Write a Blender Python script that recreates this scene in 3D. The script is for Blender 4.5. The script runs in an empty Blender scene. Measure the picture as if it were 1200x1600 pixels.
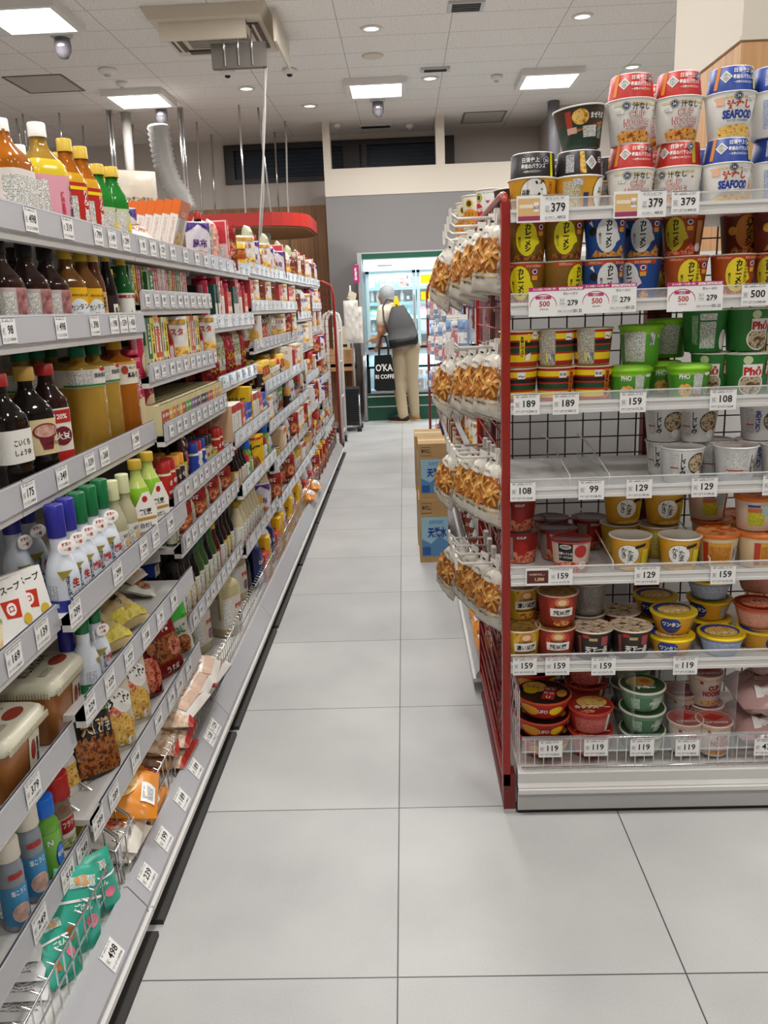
import bpy, math, random
from math import sin, cos, pi, radians as R
from mathutils import Vector, Matrix
random.seed(11)
S = bpy.context.scene
COL = S.collection
# ------------------------------------------------------------------ camera, world, exposure
PITCH, ROLL, YAW, CAMH, FPX = 0.2448055, -0.03889, -0.0322014, 1.36766, 1281.6
def cam_axes():
    cy, sy, cp, sp = cos(YAW), sin(YAW), cos(PITCH), sin(PITCH)
    f = Vector((sy*cp, cy*cp, -sp)); r0 = Vector((cy, -sy, 0)); u0 = r0.cross(f)
    c, s = cos(ROLL), sin(ROLL)
    return c*r0 + s*u0, -s*r0 + c*u0, f
CR, CU, CF = cam_axes()
cd = bpy.data.cameras.new('camera'); cam = bpy.data.objects.new('camera', cd); COL.objects.link(cam)
cam.matrix_world = Matrix(((CR.x, CU.x, -CF.x, 0), (CR.y, CU.y, -CF.y, 0), (CR.z, CU.z, -CF.z, CAMH), (0, 0, 0, 1)))
cd.sensor_fit = 'VERTICAL'; cd.sensor_height = 32; cd.lens = FPX/1600*32; cd.clip_start = .02; cd.clip_end = 60
S.camera = cam
def at(px, py, X=None, Y=None, Z=None):
    d = CF + (px-600)/FPX*CR - (py-800)/FPX*CU
    t = X/d.x if X is not None else Y/d.y if Y is not None else (Z-CAMH)/d.z
    return Vector((0, 0, CAMH)) + t*d
S.view_settings.view_transform = 'Standard'; S.view_settings.look = 'None'
S.view_settings.gamma = 1; S.view_settings.use_curve_mapping = False
S.view_settings.exposure = -0.68
W = bpy.data.worlds.new('world'); S.world = W; W.use_nodes = True
W.node_tree.nodes['Background'].inputs[0].default_value = (.95, .97, 1, 1)
W.node_tree.nodes['Background'].inputs[1].default_value = .35
CEIL = 3.6
LAMPS = [(1.56, 9.27), (-.21, 9.32), (-2.68, 9.3), (-2.73, 6.8)]          # the four lit panels in view
LAMPS2 = [(1.56, 6.5), (-.3, 6.35), (3.6, 6.5), (-2.7, 4.2), (-.25, 4.1), (3.6, 4.1), (-2.7, 1.6), (-.25, 1.7), (1.7, 1.7), (-.25, -.8), (1.7, -.8), (-2.7, -.8)]
for i, (x, y) in enumerate(LAMPS+LAMPS2):
    l = bpy.data.lights.new('panel_light', 'AREA'); l.shape = 'SQUARE'; l.size = .5
    l.energy = 62 if y > 5 else (52 if y > 0 else 40); l.color = (1, .985, .965)
    o = bpy.data.objects.new('panel_light', l); COL.objects.link(o); o.location = (x, y, CEIL-.075)

# ------------------------------------------------------------------ materials
def lin(h):
    h = h.lstrip('#'); c = [int(h[i:i+2], 16)/255 for i in (0, 2, 4)]
    return tuple((v/12.92 if v <= .04045 else ((v+.055)/1.055)**2.4) for v in c)+(1,)
MATS = {}
def mat(name, hexc='888888', rough=.5, metal=0, trans=0, alpha=1, emit=0, spec=.5, ior=1.45, bump=0, bscale=40):
    if name in MATS: return MATS[name]
    m = bpy.data.materials.new(name); m.use_nodes = True
    nt = m.node_tree; b = nt.nodes['Principled BSDF']
    c = lin(hexc)
    b.inputs['Base Color'].default_value = c; b.inputs['Roughness'].default_value = rough
    b.inputs['Metallic'].default_value = metal; b.inputs['Transmission Weight'].default_value = trans
    b.inputs['Alpha'].default_value = alpha; b.inputs['IOR'].default_value = ior
    b.inputs['Specular IOR Level'].default_value = spec
    if emit:
        b.inputs['Emission Color'].default_value = c; b.inputs['Emission Strength'].default_value = emit
    if bump:
        n = nt.nodes.new('ShaderNodeTexNoise'); n.inputs['Scale'].default_value = bscale
        t = nt.nodes.new('ShaderNodeTexCoord'); nt.links.new(t.outputs['Object'], n.inputs['Vector'])
        bm = nt.nodes.new('ShaderNodeBump'); bm.inputs['Strength'].default_value = bump; bm.inputs['Distance'].default_value = .01
        nt.links.new(n.outputs['Fac'], bm.inputs['Height']); nt.links.new(bm.outputs[0], b.inputs['Normal'])
    MATS[name] = m
    return m
def col(h, rough=.42, **k): return mat('paint_'+h, h, rough, **k)
def ramp_mat(name, stops, scale=30, kind='noise', rough=.45, stretch=(1, 1, 1), bump=0, detail=3, const=False, spec=.5):
    if name in MATS: return MATS[name]
    m = mat(name, '888888', rough, spec=spec); nt = m.node_tree; b = nt.nodes['Principled BSDF']
    tc = nt.nodes.new('ShaderNodeTexCoord'); mp = nt.nodes.new('ShaderNodeMapping'); mp.inputs['Scale'].default_value = stretch
    nt.links.new(tc.outputs['Object'], mp.inputs['Vector'])
    if kind == 'noise':
        n = nt.nodes.new('ShaderNodeTexNoise'); n.inputs['Scale'].default_value = scale; n.inputs['Detail'].default_value = detail; out = n.outputs['Fac']
    elif kind == 'wave':
        n = nt.nodes.new('ShaderNodeTexWave'); n.inputs['Scale'].default_value = scale; n.inputs['Distortion'].default_value = 6; n.inputs['Detail'].default_value = detail; out = n.outputs['Fac']
    else:
        n = nt.nodes.new('ShaderNodeTexVoronoi'); n.inputs['Scale'].default_value = scale; out = n.outputs['Color' if kind == 'cell' else 'Distance']
    nt.links.new(mp.outputs[0], n.inputs['Vector'])
    r = nt.nodes.new('ShaderNodeValToRGB')
    if const: r.color_ramp.interpolation = 'CONSTANT'
    e = r.color_ramp.elements
    while len(e) < len(stops): e.new(.5)
    for el, (p, h) in zip(e, stops): el.position = p; el.color = lin(h)
    nt.links.new(out, r.inputs['Fac']); nt.links.new(r.outputs['Color'], b.inputs['Base Color'])
    if bump:
        bm = nt.nodes.new('ShaderNodeBump'); bm.inputs['Strength'].default_value = bump; bm.inputs['Distance'].default_value = .004
        nt.links.new(out, bm.inputs['Height']); nt.links.new(bm.outputs[0], b.inputs['Normal'])
    return m
def food(*cs, scale=70):
    n = len(cs); return ramp_mat('food_'+'_'.join(cs)+str(scale), [(.32+.36*i/max(1, n-1), c) for i, c in enumerate(cs)], scale, detail=4, rough=.4)
def fine(bg='eeece4', ink='4a4a4a', v=0):   # rows of tiny print
    name = 'small_print_'+bg+ink+str(v)
    if name in MATS: return MATS[name]
    m = mat(name, bg, .45); nt = m.node_tree; b = nt.nodes['Principled BSDF']; L = nt.links.new; N = nt.nodes.new
    tc = N('ShaderNodeTexCoord'); sp = N('ShaderNodeSeparateXYZ'); L(tc.outputs['Object'], sp.inputs[0])
    def mt(op, a, k):
        n = N('ShaderNodeMath'); n.operation = op; L(a, n.inputs[0])
        if isinstance(k, (int, float)): n.inputs[1].default_value = k
        else: L(k, n.inputs[1])
        return n.outputs[0]
    row = mt('FLOOR', mt('MULTIPLY', sp.outputs[2], 0 if v else 300), 0); gap = mt('LESS_THAN', mt('FRACT', mt('MULTIPLY', sp.outputs[2], 0 if v else 300), 0), .62)
    cb = N('ShaderNodeCombineXYZ'); L(mt('MULTIPLY', sp.outputs[0], 520), cb.inputs[0]); L(mt('MULTIPLY', sp.outputs[1], 520), cb.inputs[1]); L(mt('MULTIPLY', row, 7.3), cb.inputs[2])
    nz = N('ShaderNodeTexNoise'); nz.inputs['Scale'].default_value = 1; nz.inputs['Detail'].default_value = 1; L(cb.outputs[0], nz.inputs['Vector'])
    f = mt('MULTIPLY', mt('MULTIPLY', mt('GREATER_THAN', nz.outputs['Fac'], .47), gap), .8)
    mx = N('ShaderNodeMix'); mx.data_type = 'RGBA'; L(f, mx.inputs['Factor']); mx.inputs[6].default_value = lin(bg); mx.inputs[7].default_value = lin(ink); L(mx.outputs[2], b.inputs['Base Color'])
    return m
STEEL = mat('powder_white_steel', 'dcdad6', .38)
STEEL2 = mat('grey_steel', 'b9b8b6', .4)
RAIL = mat('grey_plastic_rail', 'c6c6ca', .16, alpha=.84)
RAILT = mat('clear_price_rail', 'dcdce6', .12, alpha=.34)
CHROME = mat('chrome_wire', 'd8d8d8', .22, metal=1)
CLEAR = mat('clear_acrylic', 'eef2f4', .06, alpha=.16)
FILM = mat('clear_film', 'ffffff', .08, alpha=.2)
RED = mat('red_enamel', '94231a', .35)
DRED = mat('dark_red_enamel', '6a1813', .4)
WHITE = col('f4f2ec'); BLACK = col('161412'); INK = mat('ink_black', '141414', .5); DK = mat('dark_recess', '1a1918', .7)
TAG = mat('tag_paper', 'f2f1ee', .55)

# ------------------------------------------------------------------ mesh builder
class MB:
    def __init__(s): s.v = []; s.f = []; s.m = []; s.s = []; s.mats = []
    def mi(s, m):
        if m not in s.mats: s.mats.append(m)
        return s.mats.index(m)
    def add(s, vs, fs, m, sm=False):
        k = len(s.v); i = s.mi(m); s.v += [tuple(v) for v in vs]
        for f in fs: s.f.append([k+a for a in f]); s.m.append(i); s.s.append(sm)
        return s
    def box(s, x0, x1, y0, y1, z0, z1, m):
        vs = [(x, y, z) for z in (z0, z1) for y in (y0, y1) for x in (x0, x1)]
        return s.add(vs, [(0, 2, 3, 1), (4, 5, 7, 6), (0, 1, 5, 4), (2, 6, 7, 3), (0, 4, 6, 2), (1, 3, 7, 5)], m)
    def lathe(s, prof, m, seg=24, c=(0, 0, 0), sq=None, sm=True, sx=1, sy=1):
        n = len(prof)
        def k(a): return 1 if not sq else (abs(cos(a))**sq+abs(sin(a))**sq)**(-1/sq)
        vs = []
        for p in prof:
            for j in range(seg):
                a = 2*pi*j/seg; r = p[0]*(k(a) if p[0] > 0 else 1); vs.append((c[0]+r*sin(a)*sx, c[1]-r*cos(a)*sy, c[2]+p[1]))
        base = len(s.v); s.v += vs
        for i in range(n-1):
            mm = s.mi(prof[i+1][2] if len(prof[i+1]) > 2 and prof[i+1][2] else m)
            for j in range(seg):
                j2 = (j+1) % seg
                s.f.append([base+i*seg+j, base+i*seg+j2, base+(i+1)*seg+j2, base+(i+1)*seg+j]); s.m.append(mm); s.s.append(sm)
        return s
    def tube(s, pts, r, m, seg=6):
        pts = [Vector(p) for p in pts]; rings = []
        for i, p in enumerate(pts):
            t = (pts[min(i+1, len(pts)-1)]-pts[max(i-1, 0)]).normalized()
            a = t.orthogonal().normalized() if i == 0 else (rings[-1][1]-rings[-1][1].dot(t)*t).normalized()
            rings.append((p, a, t.cross(a)))
        rr = r if isinstance(r, (list, tuple)) else [r]*len(pts)
        vs = [p+(a*cos(2*pi*j/seg)+b*sin(2*pi*j/seg))*rr[i] for i, (p, a, b) in enumerate(rings) for j in range(seg)]
        fs = [(i*seg+j, i*seg+(j+1) % seg, (i+1)*seg+(j+1) % seg, (i+1)*seg+j) for i in range(len(pts)-1) for j in range(seg)]
        fs += [tuple(range(seg-1, -1, -1)), tuple((len(pts)-1)*seg+j for j in range(seg))]
        return s.add(vs, fs, m, seg > 4)
    def prism(s, poly, a0, a1, m, ax='y'):      # polygon in two axes, extruded along the third
        n = len(poly)
        def P(u, v, w): return (u, w, v) if ax == 'y' else (w, u, v) if ax == 'x' else (u, v, w)
        vs = [P(u, v, a0) for u, v in poly]+[P(u, v, a1) for u, v in poly]
        fs = [tuple(range(n)), tuple(range(2*n-1, n-1, -1))]+[(i, (i+1) % n, n+(i+1) % n, n+i) for i in range(n)]
        return s.add(vs, fs, m)
    def xf(s, M, start=0):
        for i in range(start, len(s.v)): s.v[i] = tuple(M @ Vector(s.v[i]))
        return s
    def mesh(s, name):
        me = bpy.data.meshes.new(name); me.from_pydata(s.v, [], s.f)
        for m in s.mats: me.materials.append(m)
        me.polygons.foreach_set('material_index', s.m); me.polygons.foreach_set('use_smooth', s.s); me.update()
        return me
    def build(s, name, parent=None, label=None, kind=None):
        o = bpy.data.objects.new(name, s.mesh(name)); COL.objects.link(o); o.parent = parent
        if label: o['label'] = label
        if kind: o['kind'] = kind
        return o
def fixn(o):
    import bmesh
    b = bmesh.new(); b.from_mesh(o.data); bmesh.ops.recalc_face_normals(b, faces=b.faces); b.to_mesh(o.data); b.free(); return o
def struct(name, mb): return fixn(mb.build(name, kind='structure'))
def tag(o, label, cat, group=None):
    w = label.split()
    if len(w) > 16: print('LONG LABEL', label)
    o['label'] = label; o['category'] = cat
    if group: o['group'] = group
    return o
def thing(name, label, cat, loc=(0, 0, 0), rz=0, group=None):
    o = bpy.data.objects.new(name, None); COL.objects.link(o); o.location = loc; o.rotation_euler = (0, 0, rz); o.empty_display_size = .05
    return tag(o, label, cat, group)

# ------------------------------------------------------------------ lettering and flat print, wrapped on a surface
_T = {}
def glyphs(s, bold=.02, sh=0):
    k = (s, bold, sh)
    if k not in _T:
        c = bpy.data.curves.new('t', 'FONT'); c.body = s; c.size = 1; c.offset = bold; c.shear = sh; c.resolution_u = 2; c.align_x = 'CENTER'; c.space_line = .82
        o = bpy.data.objects.new('t', c); me = bpy.data.meshes.new_from_object(o)
        vs = [(v.co.x, v.co.y) for v in me.vertices]; fs = [tuple(p.vertices) for p in me.polygons]
        bpy.data.objects.remove(o); bpy.data.curves.remove(c); bpy.data.meshes.remove(me)
        if vs:
            x0, x1 = min(v[0] for v in vs), max(v[0] for v in vs); y0, y1 = min(v[1] for v in vs), max(v[1] for v in vs)
            vs = [((x-(x0+x1)/2), (y-(y0+y1)/2)) for x, y in vs]; _T[k] = (vs, fs, x1-x0, y1-y0)
        else: _T[k] = ([], [], 1, 1)
    return _T[k]
def vert(s): return '\n'.join(s)
def shape(d):
    """one flat mark: ('t',text,u,v,h,mat[,maxw,rot,bold]) ('r',u0,u1,v0,v1,mat) ('e',u,v,a,b,mat) ('p',[(u,v)..],mat)"""
    if d[0] == 't':
        rot = d[7] if len(d) > 7 else 0; bold = d[8] if len(d) > 8 else .02
        vs, fs, w, h = glyphs(d[1], bold); sc = d[4]/h; sx = sc
        if len(d) > 6 and d[6]: sx = min(sc, d[6]/w)
        c, s_ = cos(rot), sin(rot)
        return [(d[2]+c*x*sx-s_*y*sc, d[3]+s_*x*sx+c*y*sc) for x, y in vs], fs, d[5]
    if d[0] == 'r':
        u0, u1, v0, v1 = d[1:5]; n = max(1, int(abs(u1-u0)/.008)); k = max(1, int(abs(v1-v0)/.03))
        vs = [(u0+(u1-u0)*i/n, v0+(v1-v0)*j/k) for j in range(k+1) for i in range(n+1)]
        return vs, [(j*(n+1)+i, j*(n+1)+i+1, (j+1)*(n+1)+i+1, (j+1)*(n+1)+i) for j in range(k) for i in range(n)], d[5]
    if d[0] == 'e':
        n = 18; K = max(2, int(max(d[3], d[4])/.009)+1); vs = [(d[1], d[2])]+[(d[1]+d[3]*q/K*cos(2*pi*i/n), d[2]+d[4]*q/K*sin(2*pi*i/n)) for q in range(1, K+1) for i in range(n)]
        fs = [(0, 1+i, 1+(i+1) % n) for i in range(n)]+[(1+q*n+i, 1+q*n+n+i, 1+q*n+n+(i+1) % n, 1+q*n+(i+1) % n) for q in range(K-1) for i in range(n)]
        return vs, fs, d[5]
    if d[0] == 'p':
        from mathutils.geometry import tessellate_polygon
        P = [Vector((a, b, 0)) for a, b in d[1]]; out = []; st = [tuple(P[i] for i in t) for t in tessellate_polygon([P])]
        while st:
            t = st.pop(); L = [(t[i]-t[(i+1) % 3]).length for i in range(3)]; k = L.index(max(L))
            if L[k] > .011:
                a, b, c = t[k], t[(k+1) % 3], t[(k+2) % 3]; m = (a+b)/2; st += [(a, m, c), (m, b, c)]
            else: out.append(t)
        vs = [(p.x, p.y) for t in out for p in t]; fs = []
        for i, t in enumerate(out):
            n = (t[1]-t[0]).cross(t[2]-t[0]).z; fs.append((3*i, 3*i+1, 3*i+2) if n > 0 else (3*i, 3*i+2, 3*i+1))
        return vs, fs, d[2]
def marks(mb, ds, fn, e0=.0006, de=.0002, start=0):
    for i, d in enumerate(ds):
        vs, fs, m = shape(d); e = e0+de*(i+start)
        mb.add([fn(u, v, e) for u, v in vs], fs, m)
    return mb
def lathe_map(prof, sq=None, a0=0, rr=None):
    pts = [(p[0], p[1]) for p in prof]
    def rad(z):
        for (r1, z1), (r2, z2) in zip(pts, pts[1:]):
            if z1 <= z <= z2 and z2 > z1: return r1+(r2-r1)*(z-z1)/(z2-z1)
        return pts[-1][0]
    R0 = rr or max(p[0] for p in pts)
    def f(u, v, e):
        a = a0+u/R0; k = 1 if not sq else (abs(cos(a))**sq+abs(sin(a))**sq)**(-1/sq); r = rad(v)*k+e
        return (r*sin(a), -r*cos(a), v)
    return f
def front(y): return lambda u, v, e: (u, y-e, v)
KIND = {}
def kind(name, desc, cat, fn, w, h, d=None): KIND[name] = dict(desc=desc, cat=cat, fn=fn, w=w, h=h, d=d or w, first=None)
def dup(o, parent=None):
    c = o.copy(); COL.objects.link(c)
    if parent: c.parent = parent
    for ch in o.children: dup(ch, c)
    return c
COUNT = {}
def put(k, loc, rz=0, label=None, group=None, rx=0, ry=0, sc=1):
    K = KIND[k]
    if K['first'] is None:
        parts = K['fn']()                     # list of (name, MB[, [(sub, MB)]])
        nm = K['name'] = k.rstrip('0123456789').rstrip('_')
        if len(parts) == 1 and len(parts[0]) == 2: r = parts[0][1].build(nm)
        else:
            r = bpy.data.objects.new(nm, None); COL.objects.link(r); r.empty_display_size = .03
            for p in parts:
                q = p[1].build(p[0], r)
                for sname, smb in (p[2] if len(p) > 2 else []): smb.build(sname, q)
        K['first'] = r; o = r
    else: o = dup(K['first'])
    o.location = loc; o.rotation_mode = 'XYZ'; o.rotation_euler = (rx, ry, rz); o.scale = (sc, sc, sc) if not isinstance(sc, tuple) else sc
    for key in ('group',):
        if key in o.keys(): del o[key]
    tag(o, label or K['desc'], K['cat'], group); COUNT[k] = COUNT.get(k, 0)+1
    return o

# ---- cups: the tapered paper cup of instant food
def cup(rt, rb, h, body, bands, ds, rim='f2efe8', lid='e8e4da', lidds=(), sleeve=None, sds=(), dome=False, a0=0, rimh=.004):
    def fn():
        prof = [(0, .004), (rb*.93, .004), (rb*.95, 0), (rb, .002)]; z0, z1 = .002, h-rimh
        bs = bands or [(1, body)]; last = 0
        for t, m in bs:
            if last: prof.append((rb+(rt-rb)*last, z0+(z1-z0)*last+.00001, m))
            prof.append((rb+(rt-rb)*t, z0+(z1-z0)*t, m)); last = t
        b = MB().lathe(prof, body, 32); marks(b, ds, lathe_map([(rb, z0), (rt, z1)], a0=a0, rr=(rt+rb)/2))
        rm = col(rim); l = MB().lathe([(rt, h-rimh), (rt+.003, h-rimh+.001), (rt+.003, h-.001), (rt-.001, h), (rt-.004, h-.0015 if not dome else h+.004), (0, h-.0015 if not dome else h+.006)], rm, 32)
        lm = col(lid) if isinstance(lid, str) else lid
        for i in range(len(l.f)-2*32, len(l.f)): l.m[i] = l.mi(lm)
        marks(l, lidds, lambda u, v, e: (u, v, h+e+(.006 if dome else -.001)))
        out = [('cup_body', b), ('lid', l)]
        if sleeve:                                         # printed ring standing on the lid, narrower at its top
            sm, sh, s0, s1 = sleeve
            q = MB().lathe([(s0, h), (s1, h+sh), (s1-.003, h+sh+.002), (0, h+sh)], sm, 32)
            q.mats.append(col('efe6e2')); 
            for i in range(len(q.f)-64, len(q.f)): q.m[i] = len(q.mats)-1
            marks(q, sds, lathe_map([(s0, h), (s1, h+sh)], a0=a0, rr=(s0+s1)/2)); out.append(('ring_sleeve', q))
        return out
    return fn
NZ = food('7a3512', 'c8742c', 'e6b45c', '9c4a1c', scale=120)
NZY = food('c98a2a', 'f0cf78', 'e8b04a', '8e5a20', scale=110)
MEAT = food('4a2312', '7a3a1c', 'c07838', '2c140c', scale=90)
SOUPR = food('8c1f12', 'd6583a', 'f0a884', '6e140c', scale=100)
CLAM = food('2e221a', '8a6844', 'd8c8a8', '4a3826', scale=90)
GREENF = food('2c5a22', '7fa84a', 'e8e0b8', '3f6e2c', scale=90)
rd, yl, bl, gn, og = col('b3261e'), col('f2d21c'), col('1d3f8f'), col('2f7d3a'), col('e8762a')
gold = col('b98a2c', .3)
def badge(u, v, r, s='26'): return [('e', u, v, r, r, col('1c2244')), ('e', u, v, r*.85, r*.85, col('c8ccd4')), ('e', u, v, r*.72, r*.72, col('1c2244')), ('t', s, u, v, r*.7, WHITE)]
def ring_marks(c, s0, twist=0, yellow=None):
    o = [('p', [(-.05+twist, .163), (-.041+twist, .163), (-.046+twist, .112), (-.055+twist, .112)], col('d98a3a')),
         ('p', [(-.028+twist, .153), (-.014+twist, .139), (-.028+twist, .125), (-.042+twist, .139)], WHITE),
         ('p', [(-.028+twist, .150), (-.017+twist, .139), (-.028+twist, .128), (-.039+twist, .139)], fine('c9c9c2', '5c5a58')),
         ('t', '日清史上', .008+twist, .152, .0105, WHITE, .038), ('t', '最高のバランス', .012+twist, .137, .0105, WHITE, .05), ('t', '〜世界メシのごとく〜', .012+twist, .125, .006, WHITE, .046)]
    if yellow: o += [('r', .037+twist, .046+twist, .111, .164, col(yellow))]
    return o+badge(.034+twist, .15, .009)
cnd = [('r', -.05, .05, .088, .093, fine('e8d9a8', 'b79a4a')), ('t', '汁なし', .012, .0855, .0155, INK, .04), ('t', 'CUP', .004, .067, .017, rd, .036, 0, .05), ('t', 'CUP', .004, .067, .0155, WHITE, .033, 0, -.0), ('t', 'NOODLE', .004, .048, .0175, rd, .06, 0, .05), ('t', 'NOODLE', .004, .048, .0155, WHITE, .056, 0, 0),
       ('t', 'カップヌードルの味付け', .004, .035, .0055, rd, .05), ('p', [(-.04, .004), (.04, .004), (.044, .022), (.03, .03), (.012, .032), (-.01, .029), (-.03, .03), (-.044, .021)], NZ), ('r', -.042, -.026, .07, .08, fine()), ('t', '◆', .045, .078, .006, rd)]+badge(-.021, .087, .0085)
def kcup(name, desc, *a, w=None, **k):
    kind(name, desc, 'cup noodles', cup(*a, **k), w or a[0]*2+.006, a[2]+(k['sleeve'][1] if k.get('sleeve') else 0))
kcup('noodle_cup1', 'white noodle cup with red lettering under a red printed ring', .056, .044, .106, WHITE, None, cnd, sleeve=(rd, .056, .053, .047), sds=ring_marks('r', .05))
kcup('noodle_cup2', 'white noodle cup turned aside under a red printed ring', .056, .044, .106, WHITE, None, cnd, sleeve=(rd, .056, .053, .047), sds=ring_marks('r', .05, .006, 'c8a83a'), a0=-.55)
sfd = [('r', -.05, .05, .088, .093, fine('e8d9a8', 'b79a4a')), ('t', '汁なし', .004, .075, .02, col('c8442a'), .054, 0, .05), ('t', 'SEAFOOD', .004, .053, .02, col('1f3f9a'), .07, 0, .05), ('t', 'カップヌードルの味付け', .004, .039, .0055, bl, .05),
       ('p', [(-.04, .004), (.04, .004), (.044, .022), (.02, .03), (-.02, .028), (-.044, .021)], NZY), ('r', .018, .04, .085, .094, fine()), ('r', -.045, -.028, .074, .09, col('f0b8a0'))]+badge(.0, .093, .0085)
kcup('noodle_cup3', 'white seafood noodle cup with blue lettering under a blue ring', .056, .044, .106, WHITE, None, sfd, sleeve=(col('22408f'), .056, .053, .047), sds=ring_marks('b', .05, 0, 'c8c070'))
kcup('noodle_cup4', 'blue ringed seafood cup showing its ingredients side', .056, .044, .106, WHITE, None, [('r', -.04, -.005, .02, .085, fine('cfd8ea', '5a6aa0')), ('r', .005, .04, .02, .09, fine('e4e4e4', '404858')), ('r', .0, .02, .035, .06, bl)], sleeve=(col('22408f'), .056, .053, .047), sds=[('r', -.04, -.012, .118, .155, fine('c9d2e8', '50609a'))]+badge(.02, .14, .01))
dnb = [('e', -.004, .045, .032, .034, INK), ('e', -.004, .045, .0305, .0325, WHITE), ('r', -.018, -.0175, .014, .077, INK), ('r', -.034, .026, .044, .0445, INK), ('t', 'ど', .008, .063, .022, INK, None, 0, .05), ('t', 'ん', .008, .038, .022, INK, None, 0, .05), ('t', '兵衛', -.022, .05, .012, INK, .018), ('t', vert('天ぷら'), .034, .052, .036, rd, .012), ('e', .03, .014, .014, .008, NZY), ('e', -.034, .014, .012, .007, col('f0cf5a'))]+badge(-.008, .018, .009)
kcup('noodle_cup5', 'yellow bowl cup with black brushed lettering under a black ring', .056, .045, .082, col('dfa32c'), None, dnb, sleeve=(col('241d20'), .05, .052, .05), sds=[('t', '日清史上', -.012, .117, .0105, WHITE, .04), ('t', '最高のバランス', -.006, .104, .0105, WHITE, .056), ('t', '〜世界メシのごとく〜', -.01, .093, .005, WHITE, .04), ('r', .036, .044, .083, .131, col('f0e400'))]+badge(.024, .115, .009))
kcup('noodle_cup6', 'yellow bowl cup turned to its ingredients under a black ring', .056, .045, .082, col('dfa32c'), None, [('r', -.045, -.005, .01, .07, fine('d9cfae', '6a5a40')), ('r', -.02, .0, .06, .074, fine('e8e8e8', '3a4a9a')), ('r', .002, .014, .005, .045, col('26356e')), ('e', .05, .045, .026, .034, INK), ('e', .05, .045, .0245, .0325, WHITE), ('t', '兵', .046, .05, .014, INK)], sleeve=(col('241d20'), .05, .052, .05), sds=[('r', -.04, -.02, .088, .125, fine('bdbdbd', '40404a')), ('p', [(-.008, .13), (.002, .13), (.008, .085), (-.006, .085)], NZY), ('p', [(.02, .122), (.035, .107), (.02, .092), (.005, .107)], WHITE), ('p', [(.02, .118), (.031, .107), (.02, .096), (.009, .107)], fine('c9c9c2', '5c5a58')), ('t', '日', .044, .113, .012, WHITE)])
kcup('noodle_cup7', 'wide dark green noodle cup with a noodle picture, tilted', .064, .047, .1, col('23352a'), [(.55, col('223a2c')), (1, col('3a2f22'))], [('r', -.05, -.035, .045, .088, col('a83c2c')), ('e', -.014, .072, .02, .018, NZY), ('p', [(-.05, .04), (.05, .06), (.05, .052), (-.05, .034)], MEAT), ('t', 'まぜそば', .03, .073, .014, WHITE, .04), ('r', -.05, -.025, .036, .05, col('d8a898')), ('r', -.01, .026, .024, .05, fine('dcdcd4', '707064')), ('r', .03, .045, .02, .05, fine('4a5a4a', 'c8c8b8'))])
kcup('noodle_cup8', 'plain dark printed cup half hidden at the back', .05, .042, .09, col('3d342f'), None, [('e', .0, .06, .02, .018, MEAT), ('r', -.03, .03, .02, .032, fine('d8d0c4', '5a4a40'))])
tmt = [('r', -.02, .045, .09, .094, fine('f0f0ea', '5a8a6a')), ('e', -.018, .078, .013, .013, gn), ('e', -.018, .078, .011, .011, col('e8d44a')), ('e', -.018, .078, .007, .008, col('4a3a1c')), ('e', -.026, .04, .022, .022, col('c42a26')), ('t', 'TOMATO', -.018, .041, .012, WHITE, .036, 0, .04), ('e', .018, .035, .009, .009, fine()), ('p', [(.006, .067), (.022, .067), (.014, .06)], rd)]
kcup('noodle_cup9', 'white noodle cup with a red tomato badge', .048, .038, .104, WHITE, None, tmt, rim='efe8e0')
cry = [('e', .0, .076, .014, .014, col('d9c33a')), ('e', 0, .076, .009, .01, col('4a3a1c')), ('e', 0, .03, .034, .028, col('e0861e')), ('t', 'CURRY', 0, .04, .022, col('f2b22a'), .058, 0, .06), ('t', 'CURRY', 0, .04, .02, col('5c2a10'), .055, 0, 0), ('r', -.03, .03, .006, .018, NZ)]
kcup('noodle_cup10', 'white and orange curry noodle cup', .048, .038, .104, col('e9dfd0'), None, cry)
def meshi(c1, oval, ink, dark, extra=(), turn=0, txt='カレーメシ', hi='c4481e'):
    p = [('r', -.06, .06, .086, .096, col(hi)), ('t', '世界売上No.1', -.034, .0915, .006, col('f2c8a0'), .03), ('t', 'ギネス世界記録', .028, .0895, .0065, col('f2c8a0'), .034),
         ('p', [(-.045, .004), (-.03, .02), (-.015, .012), (0, .02), (.02, .012), (.034, .03), (.045, .02), (.045, .004)], dark), ('e', -.004, .052, .025, .039, oval), ('p', [(.01, .03), (.028, .042), (.022, .056), (.012, .05)], oval),
         ('t', vert(txt), -.001, .054, .062, ink, .02, 0, .05), ('t', '欧風ビーフ' and vert('欧風ビーフ'), -.02, .045, .024, INK, .006),
         ('r', .021, .038, .062, .084, col('b8361c')), ('e', .0295, .077, .006, .006, WHITE), ('e', .0295, .077, .004, .004, bl), ('r', .023, .036, .058, .068, col('e8a83a'))]
    return p+list(extra)
kcup('curry_rice_cup1', 'gold brown curry rice cup with a yellow oval', .0505, .041, .1, col('8a6420'), None, meshi('', col('efe01c'), INK, MEAT), rim='c8bfa8', lid='d8d2c0')
kcup('curry_rice_cup2', 'gold brown curry rice cup turned to the right', .0505, .041, .1, col('8a6420'), None, meshi('', col('efe01c'), INK, MEAT)+[('e', -.045, .03, .009, .009, col('3a1a1c')), ('t', '●', -.05, .062, .004, rd)], a0=.55, rim='c8bfa8', lid='d8d2c0')
kcup('curry_rice_cup3', 'blue curry rice cup with a white oval', .0505, .041, .1, col('1e4f9a'), None, meshi('', col('e4e4e2'), INK, NZ)+[('e', -.037, .06, .009, .009, INK), ('p', [(-.045, .08), (-.038, .085), (-.034, .07)], WHITE)], rim='d8d4cc', lid='d8d2c0')
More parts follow.
